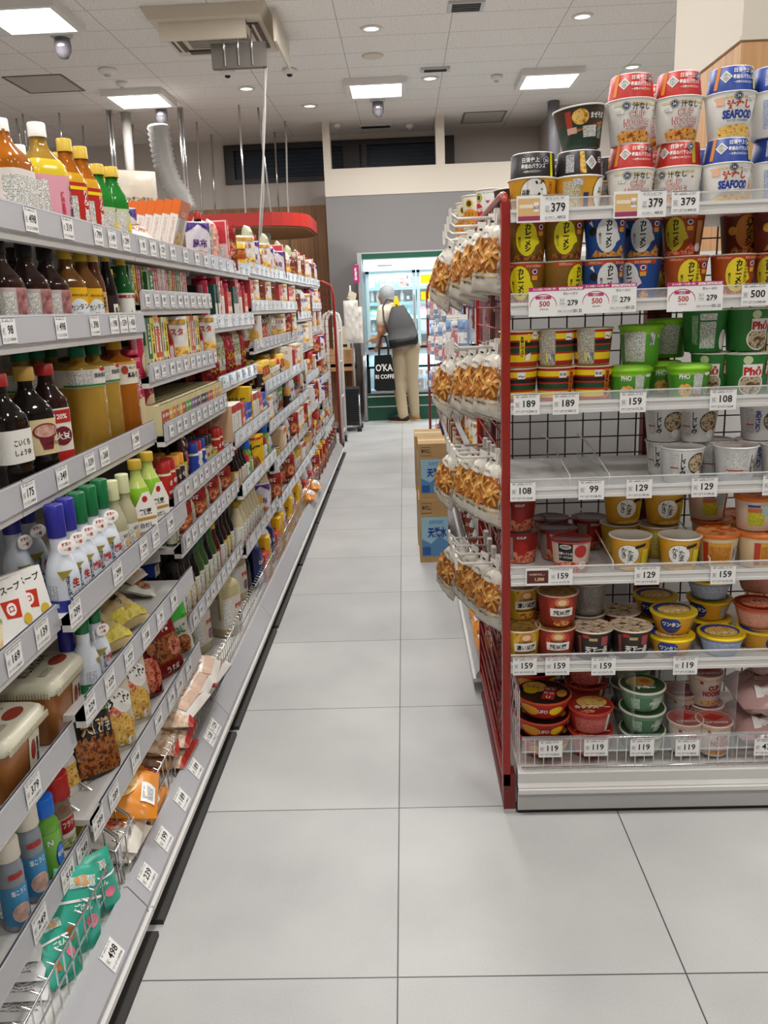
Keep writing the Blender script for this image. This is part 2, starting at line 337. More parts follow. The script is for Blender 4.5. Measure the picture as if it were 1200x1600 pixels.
kcup('curry_rice_cup4', 'blue curry rice cup turned to the left', .0505, .041, .1, col('1e4f9a'), None, meshi('', col('e4e4e2'), INK, NZ), a0=-.5, rim='d8d4cc', lid='d8d2c0')
kcup('curry_rice_cup5', 'orange butter chicken curry cup with a yellow oval', .0505, .041, .1, col('b4501c'), None, meshi('', col('efd832'), INK, SOUPR)+[('t', vert('バターチキン'), .014, .06, .05, col('6a1c10'), .009)], rim='d8b8a0', lid='c86a40')
kcup('curry_rice_cup6', 'orange butter chicken curry cup turned sideways', .0505, .041, .1, col('a2481c'), None, meshi('', col('d8c832'), INK, SOUPR)+[('r', .045, .06, .01, .08, col('c89a5a')), ('e', .052, .02, .008, .01, WHITE)], a0=-.62, rim='d8b8a0', lid='c86a40')
kcup('hashed_rice_cup', 'dark brown hashed rice cup with an amber oval', .0505, .041, .1, col('5e2412'), None, meshi('', col('c47a1c'), INK, MEAT, txt='ハヤシメシ', hi='8c2a18')[:6]+[('t', vert('ハヤシメシ'), .001, .052, .066, INK, .018, 0, .05), ('e', -.035, .055, .01, .01, col('c8922c'))], rim='a86a40', lid='a05a38')
ocha = lambda n, c: [('r', -.014, -.002, .02, .078, col(c)), ('t', vert(n), -.008, .05, .05, INK, .009, 0, .04), ('r', .004, .01, .06, .08, yl), ('e', .024, .076, .009, .009, WHITE), ('t', '永谷', .024, .076, .006, INK), ('p', [(.002, .03), (.014, .035), (.012, .018), (.0, .016)], WHITE)]
ST = [(.14, rd), (.34, yl), (.40, rd), (.55, col('1f4a2a')), (.60, rd), (.72, col('231a14')), (.77, rd), (.93, yl), (1, rd)]
kcup('tea_rice_cup1', 'striped tea rice cup in yellow, red, green and black', .049, .042, .088, yl, ST, ocha('お茶づけ', 'efd428'), rim='e6d6b4')
kcup('tea_rice_cup2', 'striped tea rice cup showing its ingredients panel', .049, .042, .088, yl, ST, [('r', -.05, -.006, .003, .085, fine('cfc9b6', '55504a')), ('r', -.03, -.012, .01, .03, col('e8dc4a')), ('r', -.024, -.008, .01, .034, fine('f0f0f0', '101010', 1)), ('r', .018, .036, .062, .078, WHITE), ('t', '〜', .027, .068, .005, INK)], rim='c9c1a8')
kcup('tea_rice_cup3', 'striped salmon tea rice cup with an orange name strip', .049, .042, .088, yl, ST, [('r', -.005, .013, .062, .078, WHITE), ('t', '永谷', .004, .07, .008, INK), ('r', .02, .034, .01, .08, col('e8722c')), ('t', vert('さけ茶づけ'), .027, .045, .06, INK, .01, 0, .04)], rim='e6c8b0')
pho = [('t', 'PHO', -.022, .055, .013, WHITE, .024, 0, .04), ('e', -.02, .022, .017, .016, NZY), ('r', -.002, .02, .01, .062, fine('dfe4dc', '8a8f88')), ('r', -.002, .02, .006, .012, rd), ('e', .032, .06, .009, .004, WHITE), ('e', .034, .02, .008, .01, GREENF)]
kcup('pho_cup1', 'short lime green pho cup with a clear domed lid', .051, .043, .078, col('4f9a2c'), [(.85, col('4f9a2c')), (1, col('8fd028'))], pho, rim='8fd028', lid='8fc83a', dome=True, rimh=.01)
kcup('pho_cup2', 'lime green pho cup with a white ingredients panel', .051, .043, .098, col('5aa42c'), [(.85, col('5aa42c')), (1, col('8fd028'))], [('r', -.055, -.002, .01, .082, fine('e2e2dc', '5f605c')), ('r', .008, .022, .05, .08, fine('f4f4f4', '202020', 1)), ('t', 'PHO', .036, .07, .01, WHITE, .016)], rim='8fd028', lid='8fc83a', rimh=.01)
p2 = [('e', -.0, .03, .03, .028, WHITE), ('e', 0, .03, .027, .025, CLAM), ('r', -.02, .024, .048, .078, WHITE), ('t', 'Phở', .002, .062, .022, col('c42420'), .04, 0, .05), ('e', -.01, .088, .01, .01, col('c8d8a8')), ('r', .034, .044, .05, .09, rd), ('t', vert('牛肉味'), .039, .07, .034, WHITE, .008)]
kcup('pho_cup3', 'tall dark green pho cup with red lettering', .054, .045, .104, col('2f7a34'), None, p2, rim='d8dcc8')
kcup('pho_cup4', 'tall dark green pho cup turned to its ingredients', .054, .045, .104, col('2f7a34'), None, [('r', -.045, -.03, .02, .09, fine('4a8a4a', 'd8e0d0')), ('r', -.025, .012, .078, .094, fine()), ('r', -.025, .012, .01, .074, fine('d8dcd2', '4a524a')), ('e', .036, .03, .012, .025, WHITE)], rim='d8dcc8')
def clam(t, c): return [('e', .018, .052, .026, .027, INK), ('e', .018, .052, .024, .025, CLAM), ('e', .022, .022, .011, .011, WHITE), ('t', vert(t), -.02, .05, .056, c, .014, 0, .02), ('r', -.05, -.03, .02, .08, fine('d8d8d4', '8a8a86')), ('r', -.05, -.03, .04, .043, rd)]
kcup('clam_soup_cup1', 'white miso soup cup with a dark clam picture', .052, .042, .09, col('dedede'), None, clam('しじみ', INK), lid=col('c8c2ba', .2), rim='e8e6e2')
kcup('clam_soup_cup2', 'white clam soup cup with blue brushed lettering', .052, .042, .09, col('dedede'), None, clam('あさり', bl)+[], lid=col('c8c2ba', .2), rim='e8e6e2', a0=-.3)
kcup('clam_soup_cup3', 'white soup cup turned to its printed ingredients', .052, .042, .09, col('dedede'), None, [('r', -.045, .01, .015, .082, fine('dcdcd8', '8a8a86')), ('r', -.04, .0, .03, .033, rd), ('t', vert('しじみ'), .022, .045, .05, INK, .012), ('e', .05, .05, .02, .025, CLAM)], lid=col('c8b4ae', .2), rim='e8e6e2')
sp = [('r', -.04, -.004, .036, .083, col('1c1414')), ('e', -.022, .074, .014, .006, WHITE), ('e', -.022, .074, .012, .0045, col('8a8478')), ('t', '完熟トマトの', -.022, .056, .008, WHITE, .034), ('t', 'スープパスタ', -.022, .046, .007, WHITE, .032), ('e', .016, .062, .016, .017, rd), ('e', -.012, .018, .034, .016, SOUPR), ('e', .022, .024, .011, .011, WHITE), ('e', .022, .024, .008, .008, fine())]
kcup('soup_pasta_cup1', 'red and cream tomato soup pasta cup', .05, .042, .086, col('d9b9a4'), [(.3, col('c86a4a')), (1, col('d8bfae'))], sp, rim='a81f1c', lid=col('6c1a16', .15))
kcup('soup_pasta_cup2', 'tomato soup pasta cup turned to its side', .05, .042, .086, col('8e2a1e'), [(.4, SOUPR), (1, col('93281e'))], [('r', -.05, -.022, .01, .075, fine('b8a8a0', '5a4040')), ('e', .0, .045, .018, .02, rd), ('t', 'SOUP', .0, .074, .007, WHITE)], rim='8c2a22', lid=col('5c1612', .15))
kt = [('e', -.008, .046, .027, .027, INK), ('e', -.008, .046, .026, .026, WHITE), ('t', vert('かき'), -.018, .05, .03, INK, .013), ('t', vert('たま'), -.002, .044, .03, INK, .013), ('r', -.009, -.0085, .022, .07, INK), ('p', [(.008, .07), (.034, .076), (.034, .068), (.008, .062)], INK), ('r', .026, .044, .012, .06, col('d8d02a')), ('p', [(-.04, .004), (.04, .004), (.03, .016), (-.02, .012)], NZY)]
kcup('egg_soup_cup1', 'yellow egg drop soup cup with a white round label', .052, .042, .088, col('dda42c'), None, kt, lid=col('c9c2b4', .2), rim='e9e2d0')
kcup('egg_soup_cup2', 'yellow egg drop soup cup turned to its small print', .052, .042, .088, col('cfa838'), None, [('r', -.045, .0, .012, .075, fine('dccf6a', '7a6a2a')), ('r', .004, .02, .02, .06, fine('f0f0f0', '202020', 1)), ('e', .038, .045, .02, .024, WHITE)], lid=col('c9c2b4', .2), rim='d8d0bc')
kcup('rice_soup_cup1', 'orange lidded cream soup cup with yellow small print', .051, .043, .092, col('e3c9a0'), None, [('r', -.036, .02, .01, .07, col('d9a23a')), ('r', -.034, .018, .02, .06, fine('d8902c', '8c4a14')), ('r', -.05, -.036, .01, .07, col('b83a24')), ('r', .028, .04, .02, .06, fine('f0f0f0', '202020', 1))], rim='e0762c', lid=ramp_mat('orange_check_film', [(0, 'd8601c'), (.5, 'f0a468')], 60, 'cell', const=True), rimh=.012)
kcup('rice_soup_cup2', 'cream soup cup with an orange check rim and yellow panel', .051, .043, .092, col('ddc8b4'), None, [('r', -.028, .012, .016, .05, fine('cfcf28', '7a7a18')), ('r', -.028, .012, .05, .062, col('c86a2c')), ('r', -.028, .0, .064, .07, bl), ('r', .004, .03, .042, .07, col('a8c0b8')), ('r', .04, .06, .01, .07, col('b83a24'))], rim='e0762c', lid=ramp_mat('orange_check_film', [], 1), rimh=.014)
def tofu(c): return [('e', 0, .05, .034, .04, col(c)), ('e', .0, .072, .018, .014, col('d98a4a')), ('e', 0, .072, .011, .008, col('f2d0a0')), ('r', -.03, .03, .034, .056, WHITE), ('t', '純豆腐' if c == 'c23c2a' else '濃い豆腐', 0, .044, .015, INK, .05, 0, .03), ('t', 'SUNDUBU', 0, .06, .006, INK, .04), ('r', -.028, .028, .026, .032, col('7a4a18')), ('e', 0, .014, .022, .008, NZ)]
kcup('tofu_soup_cup1', 'red tofu stew cup with a white name panel', .052, .044, .09, col('962f24'), None, tofu('c23c2a'), rim='d8b0a0', lid=ramp_mat('lid_pic_brown', [(.4, '7a5a2c'), (.55, 'b8904a'), (.65, '4a2a18')], 60))
kcup('tofu_soup_cup2', 'yellow tofu stew cup with a white name panel', .052, .044, .09, col('d8b02c'), None, [('t', '■', -.02, .078, .01, rd)]+tofu('e0bc3a'), rim='d8c8a0', lid=ramp_mat('lid_pic_brown', [], 1))
kcup('tofu_soup_cup3', 'grey printed cup turned to its ingredients', .052, .044, .09, col('8a8680'), None, [('r', -.045, .05, .01, .082, fine('9c9890', '4c4a46'))], rim='b8aca0', lid=ramp_mat('lid_pic_brown', [], 1))
kcup('ramen_cup', 'black noodle cup with white lettering and a tan patterned lid', .053, .044, .082, col('2b2524'), None, [('r', -.022, -.002, .058, .066, col('c8a868')), ('t', '天下一品', -.002, .032, .018, WHITE, .062, 0, .05), ('r', .008, .026, .044, .07, col('b04a48')), ('e', -.03, .07, .009, .005, rd), ('r', -.05, -.042, .01, .07, col('8c4a3c'))], rim='dccab8', lid=ramp_mat('lid_pic_tan', [(.35, '3a2a20'), (.45, 'd8b890'), (.6, 'e8d8c0')], 90))
wt = lambda: [('e', -.03, .028, .026, .024, bl), ('t', 'タンタン' if 0 else 'ワンタン', -.028, .032, .014, WHITE, .044, 0, .05), ('t', 'しょうゆ味', -.028, .016, .005, rd, .03)]
wl = [('e', 0, .01, .05, .042, col('2340a0')), ('e', 0, 0, .042, .034, NZY), ('t', 'ワンタン', 0, -.01, .016, WHITE, .07, 0, .06)]
kcup('wonton_bowl1', 'yellow wonton bowl with a blue and yellow lid', .058, .042, .056, col('e0a42c'), None, wt()+[('r', .03, .05, .008, .045, fine('b8c0b8', '5a5a60'))], rim='ecc81c', lid='ecc81c', lidds=wl, rimh=.007)
kcup('wonton_bowl2', 'pale blue printed wonton bowl with a blue and yellow lid', .058, .042, .056, col('7d93bc'), None, [('r', -.07, .07, .006, .044, fine('8ea2c6', 'd8dee8'))], rim='ecc81c', lid='ecc81c', lidds=wl, rimh=.007)
kcup('wonton_bowl3', 'salmon coloured noodle bowl with a red rim', .06, .044, .062, col('c87a5c'), None, [('r', -.07, .07, .008, .048, fine('c98470', 'e8b8a4'))], rim='b8402c', lid=col('9c3a1c', .15), lidds=[('e', 0, 0, .045, .04, SOUPR), ('t', 'うま辛', 0, 0, .014, WHITE, .05)], rimh=.007)
kcup('yakisoba_bowl', 'red noodle bowl with an orange and black pictured lid', .074, .055, .056, col('a8241c'), [(.7, col('c23018')), (1, rd)], [('e', -.03, .028, .028, .017, col('e0a02a')), ('r', -.006, .024, .012, .04, col('a8241c')), ('t', 'UFO', .008, .028, .012, WHITE, .026), ('e', .045, .028, .02, .014, yl)], rim='d04a24', lid='241410', lidds=[('e', -.028, .024, .034, .032, NZY), ('e', -.035, .0, .02, .02, yl), ('t', 'うま太', -.03, .022, .014, rd, .034), ('r', .0, .034, -.044, .034, rd), ('t', '完食', .017, .018, .014, WHITE, .03), ('t', '新味', .017, -.006, .014, WHITE, .03), ('t', 'U', .017, -.03, .014, WHITE, .026), ('e', .05, .0, .014, .022, col('c8862a'))], rimh=.006)
kcup('yakisoba_cup', 'red noodle cup with white lettering on a pictured lid', .06, .048, .068, col('b83a34'), None, [('r', -.06, .06, .006, .05, fine('b8443c', 'e0988c')), ('r', .03, .04, .004, .06, WHITE)], rim='cf4a3a', lid='b02a1c', lidds=[('e', .008, .014, .042, .034, NZY), ('t', 'カップスター', -.0, -.016, .02, WHITE, .098, -.15, .08), ('e', -.02, -.04, .02, .01, SOUPR)], rimh=.006)
kcup('udon_bowl', 'green noodle bowl with a pictured lid and white lettering', .06, .045, .064, col('6c9474'), None, [('r', -.055, -.0, .008, .046, col('4f7c5c')), ('r', -.054, -.03, .01, .044, fine('7ea486', 'd8e4d4')), ('r', .004, .05, .008, .046, fine('88a88c', 'dfe8d8')), ('t', '緑のたぬき', .02, .028, .012, WHITE, .05)], rim='e9e5d4', lid='3a5a34', lidds=[('e', 0, .012, .04, .032, NZY), ('e', .014, .014, .014, .014, og), ('t', 'たぬき', 0, -.022, .018, WHITE, .08, -.1, .08)], rimh=.006)
kcup('noodle_cup11', 'small white noodle cup with red lettering and a pink red lid', .047, .037, .096, col('ded2c8'), None, [('r', -.05, .05, .08, .086, fine('e8c8a0', 'c08a4a')), ('t', 'CUP', .008, .06, .016, rd, .03, 0, .05), ('t', 'NOODLE', .008, .042, .016, rd, .056, 0, .05), ('r', -.028, -.02, .072, .08, rd), ('e', 0, .014, .03, .006, NZ)], rim='e6d0c6', lid='b8625c', lidds=[('p', [(-.03, .01), (.0, .03), (.03, .01), (0, -.01)], rd), ('t', 'CUP NOODLE', 0, -.02, .01, WHITE, .06)], rimh=.005)
# ---- bottles: body + label + cap, all turned on a lathe (sq squares the section)
def bottle(r, h, body, cap, label=None, ds=(), prof=None, sq=None, caph=.022, capr=.016, lz=(.12, .55), shoulder=.62, neck=.014, ribs=0, a0=0, capsq=None, tagp=None, liquid=None):
    def fn():
        hb = h-caph
        if prof: P = [(a*r, b*hb) for a, b in prof]
        else:
            P = [(0, 0), (r*.9, 0), (r, .006), (r, hb*shoulder)]
            n = 5
            for i in range(1, n+1):
                t = i/n; P.append((neck+(r-neck)*(cos(t*pi)+1)/2, hb*(shoulder+(.94-shoulder)*t)))
            P += [(neck, hb)]
        if ribs:
            z0, z1 = ribs[0]*hb, ribs[1]*hb; k = ribs[2]; Q = []
            for p in P:
                if p[1] >= z1 and not any(abs(q[1]-z1) < 1e-6 for q in Q):
                    for i in range(k*2+1): Q.append((r*(1 if i % 2 == 0 else .93), z0+(z1-z0)*i/(k*2)))
                if not (z0 < p[1] < z1): Q.append(p)
            P = Q
        if liquid:
            P2 = []; 
            for a_, b_ in zip(P, P[1:]): P2 += [a_]
            P2 += [P[-1]]; P = [(p[0], p[1], liquid if p[1] <= hb*.8 else None) for p in P2]
        b = MB().lathe(P, body, 24, sq=sq)
        out = [('bottle_body', b)]
        if label:
            z0, z1 = lz[0]*hb, lz[1]*hb; rl = max([p[0] for p in P if z0 <= p[1] <= z1]+[lathe_map(P)(0, z, 0)[1]*-1 for z in (z0, z1)])+.0008
            L = MB().lathe([(rl, z0), (rl, z1)], label, 24, sq=sq); marks(L, ds, lathe_map([(rl, z0), (rl, z1)], sq=sq, a0=a0)); out.append(('label', L))
        c = MB().lathe([(capr*1.02, hb-.004), (capr*1.02, hb+caph*.15), (capr, hb+caph*.2), (capr, h-.002), (capr*.9, h), (0, h)], cap, 18); out.append(('cap', c))
        if tagp: out.append(('neck_tag', marks(MB(), tagp, front(-0+0))))
        return out
    return fn
def kb(name, desc, r, h, *a, cat='bottle', **k): kind(name, desc, cat, bottle(r, h, *a, **k), 2*r+.004, h); KIND[name]['ext'] = r*(1.22 if k.get('sq') else 1)+.008
AMBER = mat('amber_liquid', 'c8741c', .08, trans=.45, ior=1.33); GOLDL = mat('golden_liquid', 'cfa544', .06, trans=.5, ior=1.33); GOLD2 = mat('pale_gold_liquid', 'e0c878', .08, trans=.45, ior=1.33)
SOYB = mat('soy_black', '120b08', .08); SOY2 = mat('dark_brown_sauce', '2a1310', .1); PETG = mat('green_pet', '2c8a34', .12, trans=.25, ior=1.3); YC = col('d8b43a', .35); GC = col('0e6a44', .35); RC = col('b02420', .35)
JUG = mat('pale_vinegar', 'c8bc90', .2, trans=.25, ior=1.33)
def nutr(u0, u1, v0, v1, bar=True):
    o = [('r', u0, u1, v0, v1, fine())]
    if bar: o.append(('r', u0+.002, u0+(u1-u0)*.5, v0+.004, v0+(v1-v0)*.28, fine('f6f6f6', '101010', 1)))
    return o
kb('vinegar_drink_bottle', 'large yellow vinegar drink bottle with a white cap and pink label', .044, .24, GOLDL, WHITE, col('dfa0ae'), nutr(-.05, -.012, .03, .118)+[('r', -.078, -.052, .03, .118, col('c8465c')), ('t', vert('りんご酢'), .036, .075, .07, INK, .014), ('t', vert('健康黒酢'), .016, .07, .05, col('c8324a'), .008)], sq=6, lz=(.06, .6), shoulder=.64, capr=.019, caph=.026, liquid=col('dcc02a', .2))
kb('amber_drink_bottle', 'amber drink bottle with a small print white label', .046, .225, AMBER, WHITE, col('e8dcd6'), nutr(-.06, .03, .03, .11, False)+[('e', .05, .08, .014, .014, col('d8784a'))], sq=5, lz=(.05, .6), shoulder=.66)
kb('red_drink_bottle', 'yellow capped drink bottle with a red vinegar label', .034, .24, AMBER, YC, col('b8261e'), [('r', -.05, .05, .12, .128, yl), ('t', vert('りんご黒酢'), .018, .08, .08, WHITE, .012)]+nutr(-.03, -.004, .03, .105), sq=5, lz=(.06, .64), capr=.018, caph=.026, liquid=col('cf9a1c', .2))
kb('green_juice_bottle', 'green lemon juice bottle with a yellow cap', .033, .225, PETG, YC, col('c8ccaa'), nutr(-.04, .012, .03, .1, False)+[('e', .03, .06, .014, .02, yl), ('p', [(.02, .1), (.03, .1), (.025, .11)], INK)], sq=5, lz=(.05, .55), capr=.02, caph=.024, ribs=None)
kb('sauce_bottle', 'dark sauce bottle with a meat picture label and black cap', .04, .222, SOY2, BLACK, col('c8b8b4'), nutr(-.045, -.005, .02, .1)+[('p', [(.0, .02), (.036, .02), (.03, .11), (.002, .11)], food('6e3a3a', 'b07a78', 'd8b8b0', scale=40)), ('t', vert('しゃぶしゃぶ'), .044, .065, .08, INK, .008)], sq=6, lz=(.05, .58), capr=.02, caph=.032)
kb('ponzu_bottle', 'ponzu bottle with a bright yellow label and gold cap', .04, .225, mat('ponzu_amber', '8a5a24', .1, trans=.3), YC, col('ecb41c'), [('e', .006, .055, .028, .036, col('dfe6ea')), ('t', 'カンタン', .006, .068, .016, INK, .05, .12), ('t', '酢', .008, .042, .022, col('a8823a'), .03), ('e', -.04, .09, .006, .006, INK), ('e', -.04, .06, .006, .006, rd), ('t', '味付けぽん酢', .01, .1, .007, INK, .044)], sq=6, lz=(.05, .6), capr=.019, caph=.024)
kb('small_sauce_bottle', 'small brown sauce bottle with a cream cap and noodle label', .026, .205, mat('brown_sauce', '5a3018', .1), col('d8c470'), col('c89a5c'), [('t', vert('すき焼'), .006, .07, .035, INK, .014), ('e', 0, .035, .018, .014, NZ)], lz=(.1, .55), capr=.014)
kb('black_glass_bottle', 'slim black vinegar bottle with a yellow cap', .027, .222, SOYB, YC, col('2c1a22'), [('r', -.008, .01, .02, .075, col('e8e2d4')), ('t', vert('黒酢'), .001, .05, .03, INK, .01), ('e', .02, .06, .006, .01, yl)], lz=(.08, .5), shoulder=.5, capr=.013)
kb('green_sauce_bottle', 'green bottle with a white lemon label and yellow cap', .03, .222, mat('dark_green_glass', '1c5a28', .08), YC, col('e8e6dc'), [('r', -.05, .05, .095, .104, rd), ('t', 'ポン酢', .0, .0995, .007, WHITE, .03), ('p', [(-.01, .01), (.012, .01), (.004, .06)], col('5aa83a')), ('e', .018, .03, .01, .02, yl)], lz=(.05, .55), shoulder=.58, capr=.014)
kb('soy_sauce_bottle', 'large black soy sauce bottle with a cream soybean label', .046, .255, SOYB, col('c8a048'), col('d9c496'), [('e', .006, .115, .03, .018, col('6c1a26')), ('e', .006, .116, .026, .014, food('a86a58', 'd8b0a0', scale=60)), ('p', [(-.012, .1), (.024, .1), (.018, .075), (-.004, .075)], col('6c1a26')), ('t', 'こい口 丸大豆', .022, .088, .01, INK, .04), ('r', -.05, -.03, .1, .13, fine('d9c496', '4a3a20', 1)), ('r', -.05, -.024, .06, .09, fine('d9c496', '6a5a3a'))], sq=3.2, lz=(.28, .62), shoulder=.66, ribs=(.05, .25, 3), capr=.021, caph=.026)
kb('soy_sauce_bottle1', 'black ribbed soy sauce bottle with a white label', .044, .25, SOYB, RC, col('e6e4dc'), [('t', 'こいくち', .0, .11, .014, INK, .04), ('t', 'しょうゆ', .0, .09, .012, INK, .04)], sq=3.2, lz=(.3, .6), shoulder=.66, ribs=(.04, .28, 5), capr=.02)
kb('soybean_soy_bottle', 'red topped soy sauce bottle with a white panel', .036, .255, SOY2, RC, col('e4dcd0'), [('r', -.05, .05, .12, .15, rd), ('t', '120%', .0, .135, .012, WHITE, .04), ('e', .0, .09, .024, .022, col('6c1a26')), ('t', '大豆', .0, .09, .018, WHITE, .036), ('r', -.05, .05, .03, .055, rd)], sq=4, lz=(.1, .66), shoulder=.7, capr=.02)
kb('cooking_sake_bottle', 'clear golden cooking sake bottle with a green cap and white label', .05, .282, GOLDL, GC, col('dddcd2'), nutr(-.065, .0, .19, .222, False)+[('t', '純米料理酒', .03, .21, .013, INK, .05), ('e', .03, .225, .008, .005, rd), ('r', -.08, .06, .184, .189, gn)], sq=5, lz=(.7, .87), shoulder=.88, ribs=None, capr=.021, caph=.022, liquid=mat('golden_sake', 'b08a34', .12, trans=.35, ior=1.33))
kb('mirin_bottle', 'gold capped mirin bottle with a brushed white label', .047, .288, AMBER, col('cfa02c', .3), col('e6ddc8'), [('e', -.01, .205, .012, .012, col('b0402c')), ('t', '本みりん', .024, .19, .018, INK, .055, 0, .04), ('t', 'ほんてり', .02, .21, .007, INK, .03), ('r', -.09, .09, .222, .228, col('dfa83a'))], sq=4, lz=(.62, .84), shoulder=.86, capr=.022, liquid=mat('deep_mirin', 'a8741c', .1, trans=.35, ior=1.33))
kb('pink_can', 'tall crimson canister with a cream oval', .03, .245, col('c42a4e'), col('c42a4e'), col('c42a4e'), [('e', .01, .06, .03, .05, col('ddc8a4')), ('t', vert('顆粒だし'), -.0, .15, .08, WHITE, .012), ('r', -.06, -.034, .1, .2, fine('d8a0b0', '6a2a3a'))], lz=(.02, .9), shoulder=.95, capr=.026, caph=.012, cat='canister')
whb = [(0, 0), (.93, 0), (1, .02), (1, .42), (.96, .5), (.8, .62), (.56, .72), (.5, .76), (.5, 1)]
def deli(capc, basec, t): return dict(prof=whb, label=col('dbe2ec'), lz=(.12, .44), capr=.0195, caph=.055, ds=[('e', -.04, .05, .012, .012, WHITE), ('r', -.055, -.03, .01, .06, fine('d4dae4', '8a90a0')), ('t', vert('しぼりたて'), -.006, .058, .06, INK, .008), ('t', '減塩' if t else '生', .012, .06, .02, rd, .03, 0, .04), ('p', [(-.026, .09), (.006, .09), (-.016, .07)], col('9a8c3a')), ('t', 'しょうゆ', .012, .04, .009, INK, .03), ('r', -.09, .09, .02, .026, basec)])
def deli_fn(capc, basec, t):
    k = deli(capc, basec, t)
    def fn():
        out = bottle(.034, .228, col('dfe5ee', .3), capc, **k)()
        b = out[0][1]; n = MB().lathe([(.0345, .0), (.0347, .02)], basec, 24); b.add(n.v, n.f, basec, True)
        tg = MB().lathe([(.0195, .158), (.0195, .176)], capc, 18); b.add(tg.v, tg.f, capc, True)
        d = MB(); marks(d, [('e', .004, .138, .021, .016, WHITE), ('t', '鮮度の', .004, .145, .007, rd, .022), ('t', '一滴', .004, .133, .008, rd, .02)], lambda u, v, e: (u, -.0265-e*2+max(0, v-.14)*.25, v), e0=.001)
        out.append(('neck_tag', d)); return out
    return fn
kind('white_soy_bottle1', 'white soy bottle with a blue cap and gold corner mark', 'bottle', deli_fn(col('2c2c8c', .25), col('2a3a9a'), 0), .07, .228)
kind('white_soy_bottle2', 'white reduced salt soy bottle with a green cap', 'bottle', deli_fn(col('14683a', .25), col('1c7a48'), 1), .07, .228)
kb('dressing_bottle', 'clear dressing bottle with a pale olive cap', .028, .21, mat('clear_dressing', 'cfc9a4', .1, trans=.4, ior=1.33), col('c6c79a'), col('d8d4c4'), [('r', -.03, .0, .02, .08, fine()), ('e', .014, .05, .012, .012, col('d8b070')), ('t', '白だし', .01, .07, .01, INK, .024)], lz=(.12, .5), shoulder=.6, capr=.017, caph=.045)
kb('dashi_bottle', 'green and gold dashi bottle with a large white neck tag', .034, .225, col('b8c86a', .2), col('b8982c', .3), col('e4e0d2'), [('t', vert('割烹白だし'), .004, .05, .07, INK, .014), ('r', -.05, .05, .04, .05, gold)], lz=(.04, .5), shoulder=.6, capr=.018, liquid=col('86b82c', .2), tagp=[('p', [(-.034, .03), (.03, .03), (.034, .09), (.014, .14), (-.006, .138), (-.03, .1)], col('ece8e0')), ('e', -.0, .12, .008, .009, rd), ('t', '割烹', .0, .085, .018, INK, .04), ('r', -.03, .03, .062, .07, gold), ('t', '白だし', 0, .048, .014, INK, .04)])
K_ = KIND['dashi_bottle']['fn']
def _dashi():
    o = K_(); 
    for p in o:
        if p[0] == 'neck_tag':
            for i, v in enumerate(p[1].v): p[1].v[i] = (v[0], v[1]-.037, v[2])
    return o
KIND['dashi_bottle']['fn'] = _dashi
kb('shaker_jar', 'clear seasoning shaker with a cream lid and blue label', .024, .19, mat('shaker_clear', '9aa2ac', .15, trans=.2), col('d9d2c2'), col('3f8fc0'), [('t', '塩こうじ', 0, .085, .012, WHITE, .03), ('e', 0, .04, .018, .02, food('c89a8a', 'f0d8c8', scale=70)), ('r', -.015, .012, .115, .125, rd)], lz=(.1, .62), shoulder=.8, neck=.021, capr=.023, caph=.035)
kb('blue_cap_bottle', 'green bottle with a round blue cap and blue swirl', .028, .18, col('6aa83a', .2), col('1f6ad0', .25), col('7ab84a'), [('e', .012, .045, .014, .03, bl), ('e', .012, .045, .011, .026, col('4a8ae0')), ('t', '味塩', .012, .05, .012, WHITE, .02), ('t', 'N', -.01, .085, .012, WHITE)], lz=(.05, .72), shoulder=.8, neck=.02, capr=.024, caph=.035)
kb('red_cap_jar', 'glass seasoning jar with a red lid and red white label', .03, .175, mat('jar_glass', 'a8907a', .1, trans=.3), RC, col('dcc8b4'), [('r', -.018, .024, .04, .075, rd), ('t', 'フラワー', .003, .06, .014, WHITE, .036), ('r', -.018, .024, .03, .04, WHITE), ('e', .0, .015, .02, .01, GREENF), ('e', -.01, .1, .01, .008, col('8a5a48'))], lz=(.05, .62), shoulder=.6, neck=.026, capr=.031, caph=.05)
kb('vinegar_jug', 'large pale rice vinegar jug with a handle and navy gold cap', .056, .29, JUG, col('26305e'), col('cfc6b4'), [('t', '穀物酢', .03, .12, .02, rd, .05), ('r', -.05, -.01, .05, .15, fine()), ('e', .03, .07, .02, .022, food('3a2a5a', '8a5a7a', 'd8c070', scale=50))], sq=5, lz=(.14, .6), shoulder=.74, capr=.016, caph=.02, neck=.02)
J_ = KIND['vinegar_jug']['fn']
def _jug():
    o = J_(); b = o[0][1]
    b.tube([(-.052, -.03, .08), (-.06, -.04, .1), (-.061, -.042, .15), (-.056, -.036, .19), (-.045, -.025, .21)], .008, JUG, 8); return o
KIND['vinegar_jug']['fn'] = _jug
kb('wine_bottle', 'tall black bottle with a dark capsule', .036, .3, SOYB, BLACK, col('241c18'), [('r', -.03, .03, .05, .11, col('3a342c'))], lz=(.15, .45), shoulder=.55, capr=.015, caph=.06)
